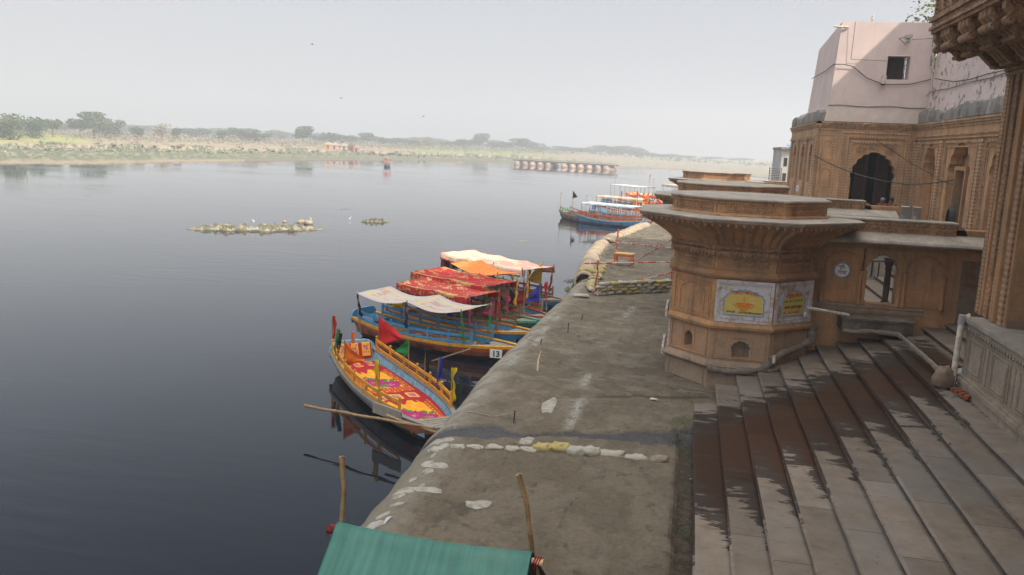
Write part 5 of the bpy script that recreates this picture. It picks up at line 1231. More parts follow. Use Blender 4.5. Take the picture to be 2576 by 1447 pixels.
# far group up-river
GR = 'boats moored in the distant crowded group'
def fb(stern, bow_, B, label, hull, gun, rail, can=None, flags=(), inner='sky', **kw):
    return boat(stern, bow_, B, label, dict(group=GR, far=True, hull=hull, inner=inner, gun=gun, board=kw.get('board', 'sky'), carpet=kw.get('carpet', plain(PAL['orange'])), rail=rail, np=9, rr=(.05, .86), cres=(12, 6), can=can, flags=flags, sh=kw.get('sh', (.9, .55, .95)), rh=.5))
hc_ = lambda c, x=(.08, .86), z=2.25, n=7, val=.16: dict(x=x, z=z, n=n, f=plain(PAL[c]), sag=.02, w=.92, val=val, vf=plain(PAL[c]))
fb((-11.6, 90.2), (-4.0, 86.2), 2.3, 'bright blue boat under a long flat pale blue roof, nearest of the distant group', ('sky', 'sky'), 'lblue', 'orange', hc_('pale'), board='orange', flags=[(.0, 1, 2.0, 'black', R_(0), .05, 1)])
fb((-14.2, 94.5), (-9.9, 88.6), 1.7, 'small dark open boat with a black pennant, leftmost of the distant group', ('black', 'wood'), 'wood', 'wood', None, [(.10, 1, 2.4, 'black', R_(-20), .6, .4), (.02, -1, 2.0, 'orange', R_(0), .1, 1), (.5, -1, 2.0, 'orange', R_(0), .1, 1)], carpet=plain(PAL['red']), board='mint')
fb((-10.6, 93.5), (-2.6, 88.6), 2.0, 'plain wooden boat with a salmon gunwale just behind the bright blue boat', ('grey', 'salmon'), 'salmon', 'lblue', None, [(.55, 1, 1.8, 'magenta', R_(0), .6, .9), (.6, 1, 1.5, 'blue', R_(0), .6, .9)])
fb((-11.3, 102.5), (-3.8, 98), 2.4, 'red-railed boat under a long flat peach roof in the distant group', ('dred', 'dred'), 'orange', 'red', hc_('peach', z=2.35), [(.5, -1, 2.6, 'dred', R_(0), .9, .8), (.75, -1, 2.6, 'red', R_(190), .9, .7), (.9, -1, 2.5, 'orange', R_(180), .9, .6)])
fb((-10.4, 97.5), (-3.2, 93.5), 2.2, 'blue and yellow boat decked with orange marigold cloth in the distant group', ('sky', 'sky'), 'gold', 'white', None, [(.5, 1, 1.9, 'orange', R_(0), .9, .5), (.62, 1, 1.8, 'gold', R_(0), .8, .6), (.8, 1, 1.8, 'orange', R_(0), .8, .6), (.4, -1, 1.7, 'red', R_(0), .8, .8)])
fb((-11.5, 116), (-4.2, 109), 2.8, 'tall boat with a white-topped open upper cabin in the distant group', ('dred', 'black'), 'white', 'brown', hc_('white', x=(.22, .80), z=3.3, n=4, val=.12), [(.7, 1, 4.2, 'orange', R_(0), .6, .8), (.3, -1, 3.6, 'black', R_(0), .05, 1), (.8, 1, 3.6, 'black', R_(0), .05, 1)])
fb((-8.2, 108.5), (-1.4, 104.5), 2.4, 'green-railed boat under a sagging orange and white canopy in the distant group', ('red', 'mint'), 'mint', 'mint', dict(x=(.1, .86), z=2.6, n=4, f=lambda u, v: PAL['orange'] if noise.noise(V((u*12, v*6, 0))) > -.1 else (.75, .6, .5), sag=.2, w=1.0, val=.25, vf=plain(PAL['orange'])), [(.2, -1, 2.2, 'gold', R_(0), 1.0, .6), (.42, -1, 2.2, 'red', R_(0), .9, .8), (.58, -1, 2.2, 'teal', R_(0), .8, .9), (.7, -1, 2.1, 'yellow', R_(0), .8, .9), (.86, -1, 2.0, 'navy', R_(190), .9, .5)])
fb((-9.0, 104), (-2.6, 99.5), 2.2, 'red boat crowded with pennants between the peach and the orange roofs', ('red', 'red'), 'white', 'red', None, [(.3, -1, 2.2, 'red', R_(180), .9, .7), (.5, -1, 2.2, 'magenta', R_(0), .9, .8), (.7, 1, 2.2, 'orange', R_(0), .9, .6), (.8, -1, 2.0, 'dred', R_(0), .8, .8)])
fb((-3.2, 128), (4.5, 119), 3.0, 'large boat under a wide cream roof, half hidden by the second turret eave', ('sky', 'white'), 'white', 'wood', dict(x=(.05, .95), z=3.2, n=6, f=plain(PAL['cream']), sag=.02, w=1.3, val=.3, vf=plain(PAL['cream'])))
fb((-2.6, 146), (2, 140), 2.2, 'small dark-hulled boat with a red and yellow canopy beyond the cream roof', ('black', 'sky'), 'sky', 'navy', hc_('salmon', z=3.2, n=4), [(.3, -1, 2.8, 'teal', R_(0), 1, .7), (.6, -1, 2.8, 'gold', R_(0), 1, .9)])
boat((-90.2, 238), (-87.6, 231.1), 2.1, 'lone boat with orange curtains and a cream roof out on the open river', dict(group='boats out on the river', far=True, hull=('sky', 'sky'), inner='sky', gun='orange', board='sky', carpet=plain(PAL['sky']), cres=(6, 4), can=dict(x=(.1, .9), z=2.6, n=3, f=plain(PAL['cream']), sag=.03, w=1.0, val=.3, vf=plain(PAL['pinkc']), scarf=[(.9, -1, 'orange', 2.2), (.9, 1, 'orange', 2.2), (.1, 1, 'orange', 2.0)]), flags=[(.85, -1, 2.2, 'orange', R_(0), .9, .4)]))
# bare bamboo punting poles standing in the distant boats
rq = random.Random(4); NMQ = ['first', 'second', 'third', 'fourth', 'fifth', 'sixth', 'seventh', 'eighth', 'ninth', 'tenth', 'eleventh', 'twelfth', 'thirteenth', 'fourteenth']
for i in range(14):
    x_ = -11.2+.6*i; y_ = 90.2-.30*i+rq.uniform(-.6, 3.5); m = MB(); bamboo(m, (x_, y_, WZ), (x_+rq.uniform(-.5, .5), y_+rq.uniform(-.3, .3), rq.uniform(1.0, 2.0)), .035, 5, 6)
    tag(m.build('punting_pole', PM['peach']), '%s upright bamboo pole from the left among the distant boats' % NMQ[i], 'pole', 'upright poles among the distant boats')
# poles, oars, pegs and ropes
m = MB(); bamboo(m, ground(766, 1021, -.30), ground(1092, 1078, -.10), .045, 12); tag(m.build('bamboo_pole', BAMB), 'long bamboo punting pole laid across the nearest boat and out over the water', 'pole')
m = MB(); bamboo(m, ground(972, 1046, -.18), ground(1138, 1102, -.28), .042, 8); tag(m.build('bamboo_pole', BAMB), 'shorter bamboo pole hanging past the bow of the nearest boat', 'pole')
m = MB(); a, b_ = ground(938, 1022, -.28), ground(1010, 1048, -.28); d = (b_-a); F = Fr(a, d, V((d.y, -d.x, 0))); m.fbox(F, 0, d.length, -.18, .14, -.02, .02, 0, .01); tag(m.build('paddle_board', WOODG), 'weathered grey rudder board lashed to the side of the nearest boat', 'board')
m = MB(); bamboo(m, ground(1182, 879, -.35), ground(1083, 910, WZ-.05), .035, 6); tag(m.build('oar_pole', BAMB), 'bamboo oar slanting from the bow of boat 13 into the water', 'oar')
m = MB(); bamboo(m, ground(1385, 812, -.5), ground(1372, 790, -.2), .03, 4); tag(m.build('oar_pole', BAMB), 'short oar resting between the bank and the orange-canopied boat', 'oar')
def peg(px, py, label, h=.32):
    g = ground(px, py, 0); g.z = bank_z(g.x, g.y); m = MB(); m.tube([g-V((0, 0, .05)), g+V((.02, 0, h))], .018, 6); m.tube([g+V((.02+.03*cos(a), .03*sin(a), h-.02)) for a in range(0, 7)], .010, 4)
    tag(m.build('mooring_peg', IRON), label, 'mooring peg', 'iron mooring pegs in the bank'); return g+V((.02, 0, h-.05))
p1 = peg(1292, 1064, 'iron mooring peg nearest the camera, tied to the yellow-railed boat', .34); p2 = peg(1360, 872, 'iron mooring peg at the end of the pale stick, tied to boat 13', .2); p3 = peg(1428, 838, 'tall iron mooring peg tied to the blue and yellow boat', .38); p4 = peg(1463, 808, 'iron mooring peg farthest along the bank, tied to the teal boat', .25)
def rope(a, b_, label, sag=.12, mid=None):
    P = [V(a).lerp(V(b_), q/12)-V((0, 0, sag*sin(pi*q/12))) for q in range(13)]
    for p in P:
        if p.x > edge_x(p.y)+.1: p.z = max(p.z, bank_z(p.x, p.y)+.02)
    m = MB(); m.tube(P, .013, 5); tag(m.build('mooring_rope', ROPE), label, 'rope', 'mooring ropes')
rope((-5.85, 20.2, -.25), p1, 'brown mooring rope from the yellow-railed boat to its peg', .05)
rope((-5.85, 29.3, -.28), p2, 'white mooring rope from boat 13 to its peg', .12); rope((-5.85, 31.8, -.28), p3, 'white mooring rope from the blue and yellow boat to its peg', .1)
rope((-6.0, 33.8, -.2), p4, 'white mooring rope from the teal boat to its peg', .1); rope((-5.7, 38.9, -.2), (-3.6, 37.2, .05), 'thin mooring rope from the pink-canopied boat to the bank', .1)
m = MB(); g1, g2 = ground(1360, 868, .03), ground(1352, 934, .03); m.tube([g1, g1.lerp(g2, .3)+V((.04, 0, .02)), g1.lerp(g2, .6)+V((-.02, 0, .01)), g2], [.035, .04, .036, .03], 7); tag(m.build('stick', M_simple('bare_pale_wood', (.42, .33, .22), .8)), 'pale crooked stick lying on the bank beside boat 13', 'stick')
# ------------------------------------------------------------------ far bank: trees, scrub, animals, vehicles, bridge
def leaf_mat(name, c, c2):
    t = NT(name); co = t.coord('Object'); n = t.noise(co, .55, 4, .65); n2 = t.noise(co, 3.5, 3, .6)
    k = t.mix(t.ramp(n, [(.35, 0), (.65, 1)]), c, c2); k = t.mix(.6, k, t.ramp(n2, [(.3, .55), (.7, 1.4)]), 'MULTIPLY'); t.col(k); t.rough(.8); return t.mat
LEAF = [leaf_mat('neem_foliage', (.040, .080, .030), (.070, .12, .045)), leaf_mat('acacia_foliage', (.06, .095, .04), (.10, .14, .06)), leaf_mat('dry_foliage', (.25, .22, .15), (.31, .27, .18))]
BARK = M_simple('tree_bark', (.12, .09, .065), .95, .3, 6, .5, .03)
def tree_mesh(kind, H, W, seed, nleaf=1500, ls=.34, mat=None):
    r = random.Random(seed); root = empty('tree', (0, 0, 0)); th = H*.34; m = MB()
    m.tube([(0, 0, -.5), (.03*H, 0, th*.5), (0, .02*H, th)], [.035*H, .026*H, .02*H], 7); cl = []
    nc = {'round': 9, 'flat': 8, 'tall': 10, 'bare': 9}[kind]
    for i in range(nc):
        a = i*2.4+r.random(); 
        if kind == 'flat': rr_, z = W*(.12+.36*r.random()), H*(.52+.30*r.random()); s_ = (W*.24, H*.18)
        elif kind == 'tall': rr_, z = W*.30*r.random(), H*(.42+.5*i/nc); s_ = (W*.26, H*.16)
        else: rr_, z = W*(.30*sqrt(r.random())), H*(.20+.60*r.random()); s_ = (W*.26, H*.22)
        c = V((rr_*cos(a), rr_*sin(a), z)); cl.append((c, s_))
        m.tube([(0, .02*H, th*.9), c*.55+V((0, 0, th*.5)), c], [.014*H, .009*H, .004*H], 5)
        if kind == 'bare':
            for q in range(7): e = c+V((r.uniform(-1, 1)*W*.22, r.uniform(-1, 1)*W*.22, r.uniform(0, 1)*H*.16)); m.tube([c, e], [.005*H, .002*H], 4)
    m.build('trunk', BARK, root); m = MB(); n = nleaf if kind != 'bare' else nleaf//3
    for i in range(n):
        c, (sx, sz) = cl[r.randrange(nc)]
        while True:
            q = V((r.uniform(-1, 1), r.uniform(-1, 1), r.uniform(-1, 1)))
            if .25 < q.length < 1: break
        if noise.noise(q*2.2+c) < -.12: continue
        p = c+V((q.x*sx, q.y*sx, q.z*sz)); l = ls*r.uniform(.6, 1.3); u = V((r.uniform(-1, 1), r.uniform(-1, 1), r.uniform(-.7, .7))).normalized(); w_ = u.cross(V((r.uniform(-1, 1), r.uniform(-1, 1), r.uniform(-1, 1)))).normalized()
        m.poly([p-u*l, p+w_*l*.6, p+u*l, p-w_*l*.6])
    m.build('crown', mat or LEAF[0], root); return root
def az_of(px, py): d = Fw*FPX+Rt*(px-1288)-Up*(py-723.5); return math.degrees(atan2(d.x, d.y)), d
def at_range(px, py, r):
    a, d = az_of(px, py); hl = sqrt(d.x*d.x+d.y*d.y); return V((d.x/hl*r, d.y/hl*r, CAMZ+d.z/hl*r))
def terrain(x, y): az = math.degrees(atan2(x, y)); return far_h(az, sqrt(x*x+y*y)-shore(az))
def on_far(px, py):
    a, d = az_of(px, py); hl = sqrt(d.x*d.x+d.y*d.y); r = shore(a)
    while r < 900:
        z = CAMZ+d.z/hl*r
        if z <= far_h(a, r-shore(a)): break
        r += 1.0
    return V((d.x/hl*r, d.y/hl*r, far_h(a, r-shore(a))))
protos = {}
def far_tree(px, topy, wpx, D, kind, mi, label, group='trees along the hazy far bank'):
    p = at_range(px, topy, D); g = terrain(p.x, p.y); H = max(3.5, p.z-g); W = wpx*D/FPX
    key = (kind, mi, (len(protos)) % 2 if (kind, mi, 0) in protos and rnd.random() < .5 else 0)
    if key not in protos: protos[key] = tree_mesh(kind, 10, 11, 11+len(protos), 2300, .50, LEAF[mi]); o = protos[key]
    else: o = copy_tree(protos[key])
    o.location = (p.x, p.y, g-.1); o.scale = (W/9.2, W/9.2, H/9.6); o.rotation_euler = (0, 0, rnd.random()*6.28)
    tag(o, label, 'tree', group); return o
GEN = 'one of the hazy rounded trees in the long line behind the far bank'
TL = [(20, 285, 56, 330, 'round', 1, 'broad dense tree at the far left edge, behind the mustard field'), (80, 289, 56, 360, 'round', 0, 'rounded tree second from the left edge of the far bank'), (131, 298, 34, 380, 'flat', 0, 'small flat-topped tree standing alone between bigger trees near the left edge'),
 (165, 309, 46, 620, 'round', 0, GEN), (200, 298, 48, 400, 'flat', 0, 'dark layered tree left of the tallest clump on the left bank'), (236, 283, 62, 430, 'tall', 0, 'tallest tree of the big clump on the left bank'), (258, 298, 46, 410, 'round', 1, 'paler tree in front of the tallest clump on the left bank'), (286, 301, 42, 430, 'round', 1, 'right-hand pale tree of the big clump on the left bank'),
 (343, 314, 28, 420, 'round', 0, 'small lollipop-shaped tree standing alone right of the big left clump'), (405, 308, 44, 430, 'bare', 2, 'brownish half-bare tree with spreading twigs on the far bank'), (443, 320, 22, 440, 'round', 0, 'small slim tree just right of the half-bare brown tree'), (478, 320, 48, 560, 'round', 0, GEN), (508, 321, 42, 580, 'round', 0, GEN), (560, 325, 36, 470, 'round', 1, GEN),
 (592, 320, 42, 540, 'round', 0, GEN), (628, 322, 64, 500, 'round', 1, 'wide flat-bottomed tree at the middle of the left bank'), (660, 334, 40, 500, 'round', 1, GEN), (710, 331, 32, 720, 'round', 0, GEN), (763, 319, 50, 500, 'tall', 0, 'tall two-lobed dark tree standing out left of the orange shrine'), (812, 338, 44, 560, 'round', 1, GEN), (845, 334, 60, 560, 'round', 1, GEN), (885, 338, 46, 580, 'round', 0, GEN),
 (925, 335, 42, 620, 'tall', 0, GEN), (960, 343, 42, 600, 'round', 0, GEN), (995, 346, 34, 620, 'round', 1, GEN), (1020, 346, 40, 640, 'round', 0, GEN), (1045, 352, 34, 600, 'round', 1, GEN), (1080, 347, 40, 600, 'round', 2, GEN), (1125, 354, 50, 680, 'round', 0, GEN), (1165, 349, 52, 680, 'round', 0, GEN), (1209, 337, 48, 700, 'tall', 0, 'tall hazy tree rising above the line at the centre of the far bank'),
 (1245, 358, 44, 700, 'round', 0, GEN), (1275, 355, 50, 720, 'round', 0, GEN), (1314, 349, 54, 700, 'tall', 0, 'feathery tall tree directly behind the left end of the pontoon bridge'), (1345, 365, 44, 700, 'round', 0, GEN), (1375, 369, 36, 760, 'round', 0, GEN), (1402, 369, 34, 760, 'round', 0, GEN), (1430, 372, 38, 780, 'round', 0, GEN), (1460, 371, 44, 780, 'round', 0, GEN), (1488, 376, 36, 800, 'round', 0, GEN),
 (1515, 366, 42, 800, 'tall', 0, GEN), (1545, 378, 40, 800, 'round', 0, GEN), (1570, 366, 56, 820, 'round', 0, 'broad hazy tree above the right end of the pontoon bridge'), (1610, 379, 44, 840, 'round', 0, GEN), (1640, 384, 40, 860, 'round', 0, GEN), (1668, 390, 44, 860, 'round', 0, GEN), (1692, 387, 52, 900, 'round', 0, GEN), (1730, 396, 50, 920, 'round', 0, GEN), (1790, 402, 60, 960, 'round', 0, GEN), (1860, 408, 60, 980, 'round', 0, GEN)]
for a in TL: far_tree(*a)
for i in range(54):
    px = -20+i*31+rnd.uniform(-9, 9); h0 = 309+.0431*px; far_tree(px, h0-rnd.uniform(1, 14)+(2 if px > 900 else 0), rnd.uniform(40, 62), rnd.uniform(760, 960), 'round', 0, 'one of the faint trees of the misty background row on the far bank', 'faint background trees on the far bank')
# scrub and reeds: nobody could count them
def scrub(n, d0, d1, azr, mat, name, label, hs=1.3, seed=1):
    r = random.Random(seed); m = MB()
    for i in range(n):
        az = r.uniform(*azr); s1 = interp(az, SC1); d = s1+r.uniform(d0, d1); 
        if fbm(az*1.3, d*.04, seed) < -.12: continue
        R = shore(az)+d; a = radians(az); c = V((R*sin(a), R*cos(a), far_h(az, d))); w_ = r.uniform(.8, 2.4); h = hs*r.uniform(.4, 1.2)
        for q in range(7):
            p = c+V((r.uniform(-1, 1)*w_, r.uniform(-1, 1)*w_, r.uniform(.1, 1)*h)); l = r.uniform(.25, .6)
            u = V((r.uniform(-1, 1), r.uniform(-1, 1), r.uniform(-.2, 1))).normalized(); v = u.cross(V((r.uniform(-1, 1), r.uniform(-1, 1), r.uniform(-1, 1)))).normalized(); m.poly([p-u*l, p+v*l*.6, p+u*l, p-v*l*.6])
    tag(m.build(name, mat, kind='stuff'), label, 'scrub')
scrub(2600, 45, 200, (-52, -9), LEAF[2], 'dry_scrub', 'low brown scrub and bushes under the trees of the far bank', 2.6, 3)
scrub(2200, -22, 2, (-52, -12), leaf_mat('pale_reeds', (.20, .22, .13), (.26, .27, .17)), 'reed_belt', 'grey-green reeds along the foot of the sandy terrace on the far bank', .6, 5)
scrub(500, 110, 260, (-12, 6), LEAF[1], 'hazy_thicket', 'pale hazy thicket behind the pontoon bridge', 3.2, 8)

# water buffalo
BUF = M_simple('buffalo_hide', (.030, .028, .028), .7, .3, 6, .1)
def quad(name, mat, graze, seed=0):
    m = MB(); hz_ = .45 if graze else 1.25
    m.tube([(-1.05, 0, 1.12), (-.95, 0, 1.10), (-.5, 0, 1.05), (0, 0, .98), (.5, 0, 1.02), (.8, 0, 1.12), (1.02, 0, 1.12), (1.25, 0, lerp(1.12, hz_, .45)), (1.42, 0, lerp(1.15, hz_, .85)), (1.58, 0, hz_), (1.80, 0, hz_-.16)], [.18, .30, .40, .43, .40, .36, .27, .19, .18, .17, .09], 10)
    for x, s_ in ((.72, 1), (.62, -1)):
        m.tube([(x, s_*.24, 1.0), (x+.02, s_*.25, .55), (x-.02, s_*.25, .28), (x, s_*.25, 0)], [.16, .10, .065, .08], 7)
    for x, s_ in ((-.78, 1), (-.92, -1)):
        m.tube([(x, s_*.24, 1.05), (x+.12, s_*.25, .72), (x-.14, s_*.25, .40), (x-.06, s_*.25, .2), (x-.04, s_*.25, 0)], [.22, .14, .07, .06, .08], 7)
    for s_ in (-1, 1):
        m.tube([(1.50, s_*.10, hz_+.12), (1.42, s_*.34, hz_+.16), (1.24, s_*.46, hz_+.24), (1.12, s_*.34, hz_+.34)], [.05, .045, .03, .012], 6); m.tube([(1.48, s_*.16, hz_+.05), (1.42, s_*.36, hz_-.02)], [.05, .02], 5, flat=.4)
    m.tube([(-1.12, 0, 1.15), (-1.24, 0, .8), (-1.22, 0, .45), (-1.2, 0, .35)], [.035, .025, .02, .045], 5)
    return m.build(name, mat)
bp = [quad('water_buffalo', BUF, g) for g in (True, False)]; first = [True, True]
BP = [(286, 372), (359, 374), (389, 375), (435, 374), (452, 377), (596, 383), (611, 378), (642, 382), (675, 383), (688, 385), (788, 386), (798, 385), (870, 388), (928, 391), (941, 391), (955, 391), (962, 395), (981, 393), (1006, 394), (1024, 394), (1053, 398), (1067, 397)]
for i, (px, py) in enumerate(BP):
    k = 0 if rnd.random() < .7 else 1
    if first[k]: o = bp[k]; first[k] = False
    else: o = bp[k].copy(); COL.objects.link(o)
    p = on_far(px, py); o.location = p; o.rotation_euler = (0, 0, rnd.random()*6.28); s_ = .68; o.scale = (s_, s_, s_)
    lb = 'black water buffalo grazing in the scattered herd on the left half of the far bank' if px < 800 else 'black water buffalo in the herd around the parked vehicles on the far bank'
    tag(o, lb, 'buffalo', 'water buffalo grazing on the far bank' if px < 800 else 'water buffalo near the vehicles')
for k in (0, 1):
    if first[k]: bpy.data.objects.remove(bp[k])

# people
SKIN = M_simple('brown_skin', (.20, .10, .06), .6, .1, 20, .05); HAIR = M_simple('black_hair', (.012, .010, .010), .7, .1, 30, .2)
def skin_mesh(name, pts, edges, radii, mat, parent, sub_=1):
    me = bpy.data.meshes.new(name); me.from_pydata([tuple(p) for p in pts], edges, []); o = bpy.data.objects.new(name, me); COL.objects.link(o)
    sk = o.modifiers.new('s', 'SKIN'); sb = o.modifiers.new('u', 'SUBSURF'); sb.levels = sub_; sb.render_levels = sub_
    for i, v in enumerate(me.skin_vertices[0].data): v.radius = (radii[i], radii[i]*.8 if radii[i] > .1 else radii[i]); v.use_root = (i == 0)
    bpy.context.view_layer.update(); dg = bpy.context.evaluated_depsgraph_get(); m2 = bpy.data.meshes.new_from_object(o.evaluated_get(dg)); bpy.data.objects.remove(o)
    m2.materials.clear(); m2.materials.append(mat)
    for p in m2.polygons: p.use_smooth = True
    r = bpy.data.objects.new(name, m2); COL.objects.link(r); r.parent = parent; return r
def person(loc, rz, pose, shirt, trous, label, hair=HAIR, turban=None, sc=1.0):
    root = empty('person', loc, rz, label, 'person'); root.scale = (sc, sc, sc)
    if pose == 'stand':
        J = dict(pel=(0, 0, .92), bel=(0, -.01, 1.08), ch=(0, 0, 1.30), nk=(0, 0, 1.46), hd=(0, -.02, 1.60), ht=(0, -.01, 1.70), sL=(.17, 0, 1.40), eL=(.24, .02, 1.12), wL=(.22, -.12, .90), hL=(.21, -.17, .82), sR=(-.17, 0, 1.40), eR=(-.25, 0, 1.13), wR=(-.24, -.10, .88), hR=(-.23, -.12, .80), tL=(.09, 0, .86), kL=(.11, -.03, .48), aL=(.11, .02, .08), fL=(.12, -.14, .03), tR=(-.09, 0, .86), kR=(-.12, -.01, .48), aR=(-.13, .04, .08), fR=(-.14, -.12, .03))
    elif pose == 'sit':   # sitting on a low edge, leaning forward
        J = dict(pel=(0, 0, .12), bel=(0, -.03, .28), ch=(0, -.09, .50), nk=(0, -.12, .65), hd=(0, -.17, .77), ht=(0, -.17, .88), sL=(.17, -.09, .60), eL=(.24, -.18, .36), wL=(.12, -.38, .32), hL=(.07, -.44, .33), sR=(-.17, -.09, .60), eR=(-.24, -.18, .36), wR=(-.12, -.38, .32), hR=(-.07, -.44, .33), tL=(.10, -.04, .12), kL=(.19, -.42, .34), aL=(.10, -.52, .0), fL=(.10, -.66, -.03), tR=(-.10, -.04, .12), kR=(-.2, -.42, .34), aR=(-.10, -.50, .0), fR=(-.10, -.64, -.03))
    keys = list(J); ix = {k: i for i, k in enumerate(keys)}; pts = [J[k] for k in keys]
    E = [('pel', 'bel'), ('bel', 'ch'), ('ch', 'nk'), ('nk', 'hd'), ('hd', 'ht'), ('ch', 'sL'), ('sL', 'eL'), ('eL', 'wL'), ('wL', 'hL'), ('ch', 'sR'), ('sR', 'eR'), ('eR', 'wR'), ('wR', 'hR'), ('pel', 'tL'), ('tL', 'kL'), ('kL', 'aL'), ('aL', 'fL'), ('pel', 'tR'), ('tR', 'kR'), ('kR', 'aR'), ('aR', 'fR')]
    R = dict(pel=.12, bel=.12, ch=.135, nk=.055, hd=.092, ht=.072, sL=.06, eL=.042, wL=.03, hL=.035, sR=.06, eR=.042, wR=.03, hR=.035, tL=.09, kL=.058, aL=.038, fL=.03, tR=.09, kR=.058, aR=.038, fR=.03)
    skin_mesh('body', pts, [(ix[a], ix[b]) for a, b in E], [R[k] for k in keys], SKIN, root, 2)
    hd = V(J['hd']); m = MB(); m.blob(hd+V((0, .025, .045)), .098, .105, .10, 0, 12, 8, 1, .05)
    m.build('turban' if turban else 'hair', turban or hair, root)
    m = MB(); m.blob(hd+V((0, -.10, -.01)), .016, .022, .03, 0, 6, 5, 1, 0); m.build('nose', SKIN, root)
    def garment(name, ks, es, rr, mat):
        ii = {k: i for i, k in enumerate(ks)}; skin_mesh(name, [J[k] if k in J else rr[k][1] for k in ks], [(ii[a], ii[b]) for a, b in es], [rr[k] for k in ks], mat, root, 1)
    garment('shirt', ['ch', 'bel', 'pel', 'sL', 'eL', 'sR', 'eR'], [('ch', 'bel'), ('bel', 'pel'), ('ch', 'sL'), ('sL', 'eL'), ('ch', 'sR'), ('sR', 'eR')], dict(ch=.155, bel=.145, pel=.15, sL=.078, eL=.06, sR=.078, eR=.06), shirt)
    garment('trousers', ['pel', 'tL', 'kL', 'aL', 'tR', 'kR', 'aR'], [('pel', 'tL'), ('tL', 'kL'), ('kL', 'aL'), ('pel', 'tR'), ('tR', 'kR'), ('kR', 'aR')], dict(pel=.14, tL=.11, kL=.08, aL=.055, tR=.11, kR=.08, aR=.055), trous)
    return root
person((9.42, 44.55, 4.18), -.5, 'sit', CM['dred'], CM['white'], 'seated person in a dark red vest and white clothes in the archway of the gatehouse', turban=CM['grey'], sc=1.12)
person((9.85, 44.35, 4.18), -.9, 'sit', CM['brown'], CM['brown'], 'seated person in a brown shawl with dark hair at the right side of the archway', sc=1.15)
g1 = V((-5.2, 99.0, WZ+.8)); person((-4.75, 99.4, -.35), 2.2, 'stand', CM['orange'], CM['orange'], 'person in an orange shirt working among the distant boats', sc=1.0)
person((-3.85, 99.0, -.35), 3.0, 'stand', CM['red'], CM['gold'], 'person in a red shirt standing among the distant boats', sc=1.0)
for px, py, ps_, sh_, tr_, lb in ((14, 385, 'sit', 'white', 'white', 'person in white sitting on the grass at the left edge of the far bank'), (28, 385, 'sit', 'grey', 'white', 'person in grey sitting on the grass at the left edge of the far bank'), (85, 338, 'stand', 'white', 'white', 'person in white standing left in the mustard field'), (101, 338, 'stand', 'white', 'white', 'person in white standing right in the mustard field'), (729, 370, 'stand', 'white', 'dred', 'person in a white top walking the sandy terrace left of the orange shrine'), (901, 380, 'stand', 'white', 'white', 'person in white standing beside the shrine huts'), (1003, 379, 'stand', 'white', 'white', 'person in white on the sandy rise behind the vehicles')):
    p = on_far(px, py); person(p, rnd.random()*6, ps_, CM[sh_], CM[tr_], lb, sc=.8)

# vehicles on the far bank
def vehicle(px, py, kind, colr, label, rz=0.2):
    p = on_far(px, py); rt = empty('parked_vehicle', p, rz, label, 'vehicle', 'vehicles parked on the far bank'); rt.scale = (.72, .72, .72); P_ = PM[colr]; L_, H_ = dict(jeep=(3.9, 1.9), cart=(3.0, 1.9), rick=(2.8, 1.8), tractor=(3.2, 2.3))[kind]
    m = MB(); m.fbox(Fr((0, -.75, 0), (1, 0, 0), (0, -1, 0)), -L_/2, L_/2, .45, 1.05, -1.5, 0, 0, .08)
    if kind in ('jeep', 'tractor'): m.fbox(Fr((0, -.7, 0), (1, 0, 0), (0, -1, 0)), -L_/2, -L_/2+1.2, 1.0, 1.25, -1.4, 0, 0, .06)
    m.build('body', P_, rt)
    m = MB(); m.fbox(Fr((0, -.72, 0), (1, 0, 0), (0, -1, 0)), -L_/2+(1.1 if kind == 'jeep' else .3), L_/2-.05, H_-.1, H_, -1.44, 0, 0, .03); m.build('roof', PM['gold'] if kind == 'rick' else P_, rt)
    m = MB()
    for x in (-L_/2+(1.15 if kind == 'jeep' else .4), L_/2-.12, .25):
        for y in (-.68, .68): m.tube([(x, y, 1.0), (x, y, H_-.05)], .035, 5)
    m.build('roof_posts', P_, rt)
    for x in (-L_/2+.6, L_/2-.6):
        for y in (-.72, .72):
            m = MB(); R2 = .34 if kind != 'tractor' or x < 0 else .62; m.tube([(x, y-.1, R2), (x, y+.1, R2)], R2, 14); m.build('wheel', IRON, rt)
    m = MB(); m.box(-.1, .0, -.6, .6, .8, 1.35); m.box(.8, .9, -.6, .6, .8, 1.3); m.build('seat', PM['dred'], rt)
    return rt
vehicle(918, 386, 'cart', 'white', 'small white open buggy at the left of the parked vehicles'); vehicle(936, 387, 'tractor', 'red', 'red tractor carrying passengers between the buggy and the jeeps', .4)
vehicle(980, 390, 'jeep', 'navy', 'left of the two dark jeeps parked side by side'); vehicle(992, 391, 'jeep', 'navy', 'right of the two dark jeeps parked side by side')
vehicle(1005, 390, 'rick', 'olive', 'auto rickshaw with a yellow hood beside the dark jeeps'); vehicle(1021, 391, 'cart', 'white', 'white canopied cart at the right end of the parked vehicles')
def hut(px, py, w_, roofc, wallc, label):
    p = on_far(px, py); rt = empty('hut', p, .3, label, 'hut', 'shrine huts on the far bank'); m = MB(); m.box(-w_/2, w_/2, -1.5, 1.5, 0, 1.9); m.build('wall', PM[wallc], rt)
    m = MB(); m.prism(Fr((0, 1.9, 0), (1, 0, 0), (0, -1, 0)), [(-w_/2-.4, 1.8), (w_/2+.4, 1.8), (0, 3.0)], -.0, 3.8); m.build('roof', PM[roofc], rt); m = MB(); m.box(-.4, .4, -1.56, -1.501, 0, 1.5); m.build('doorway', DARKIN, rt)
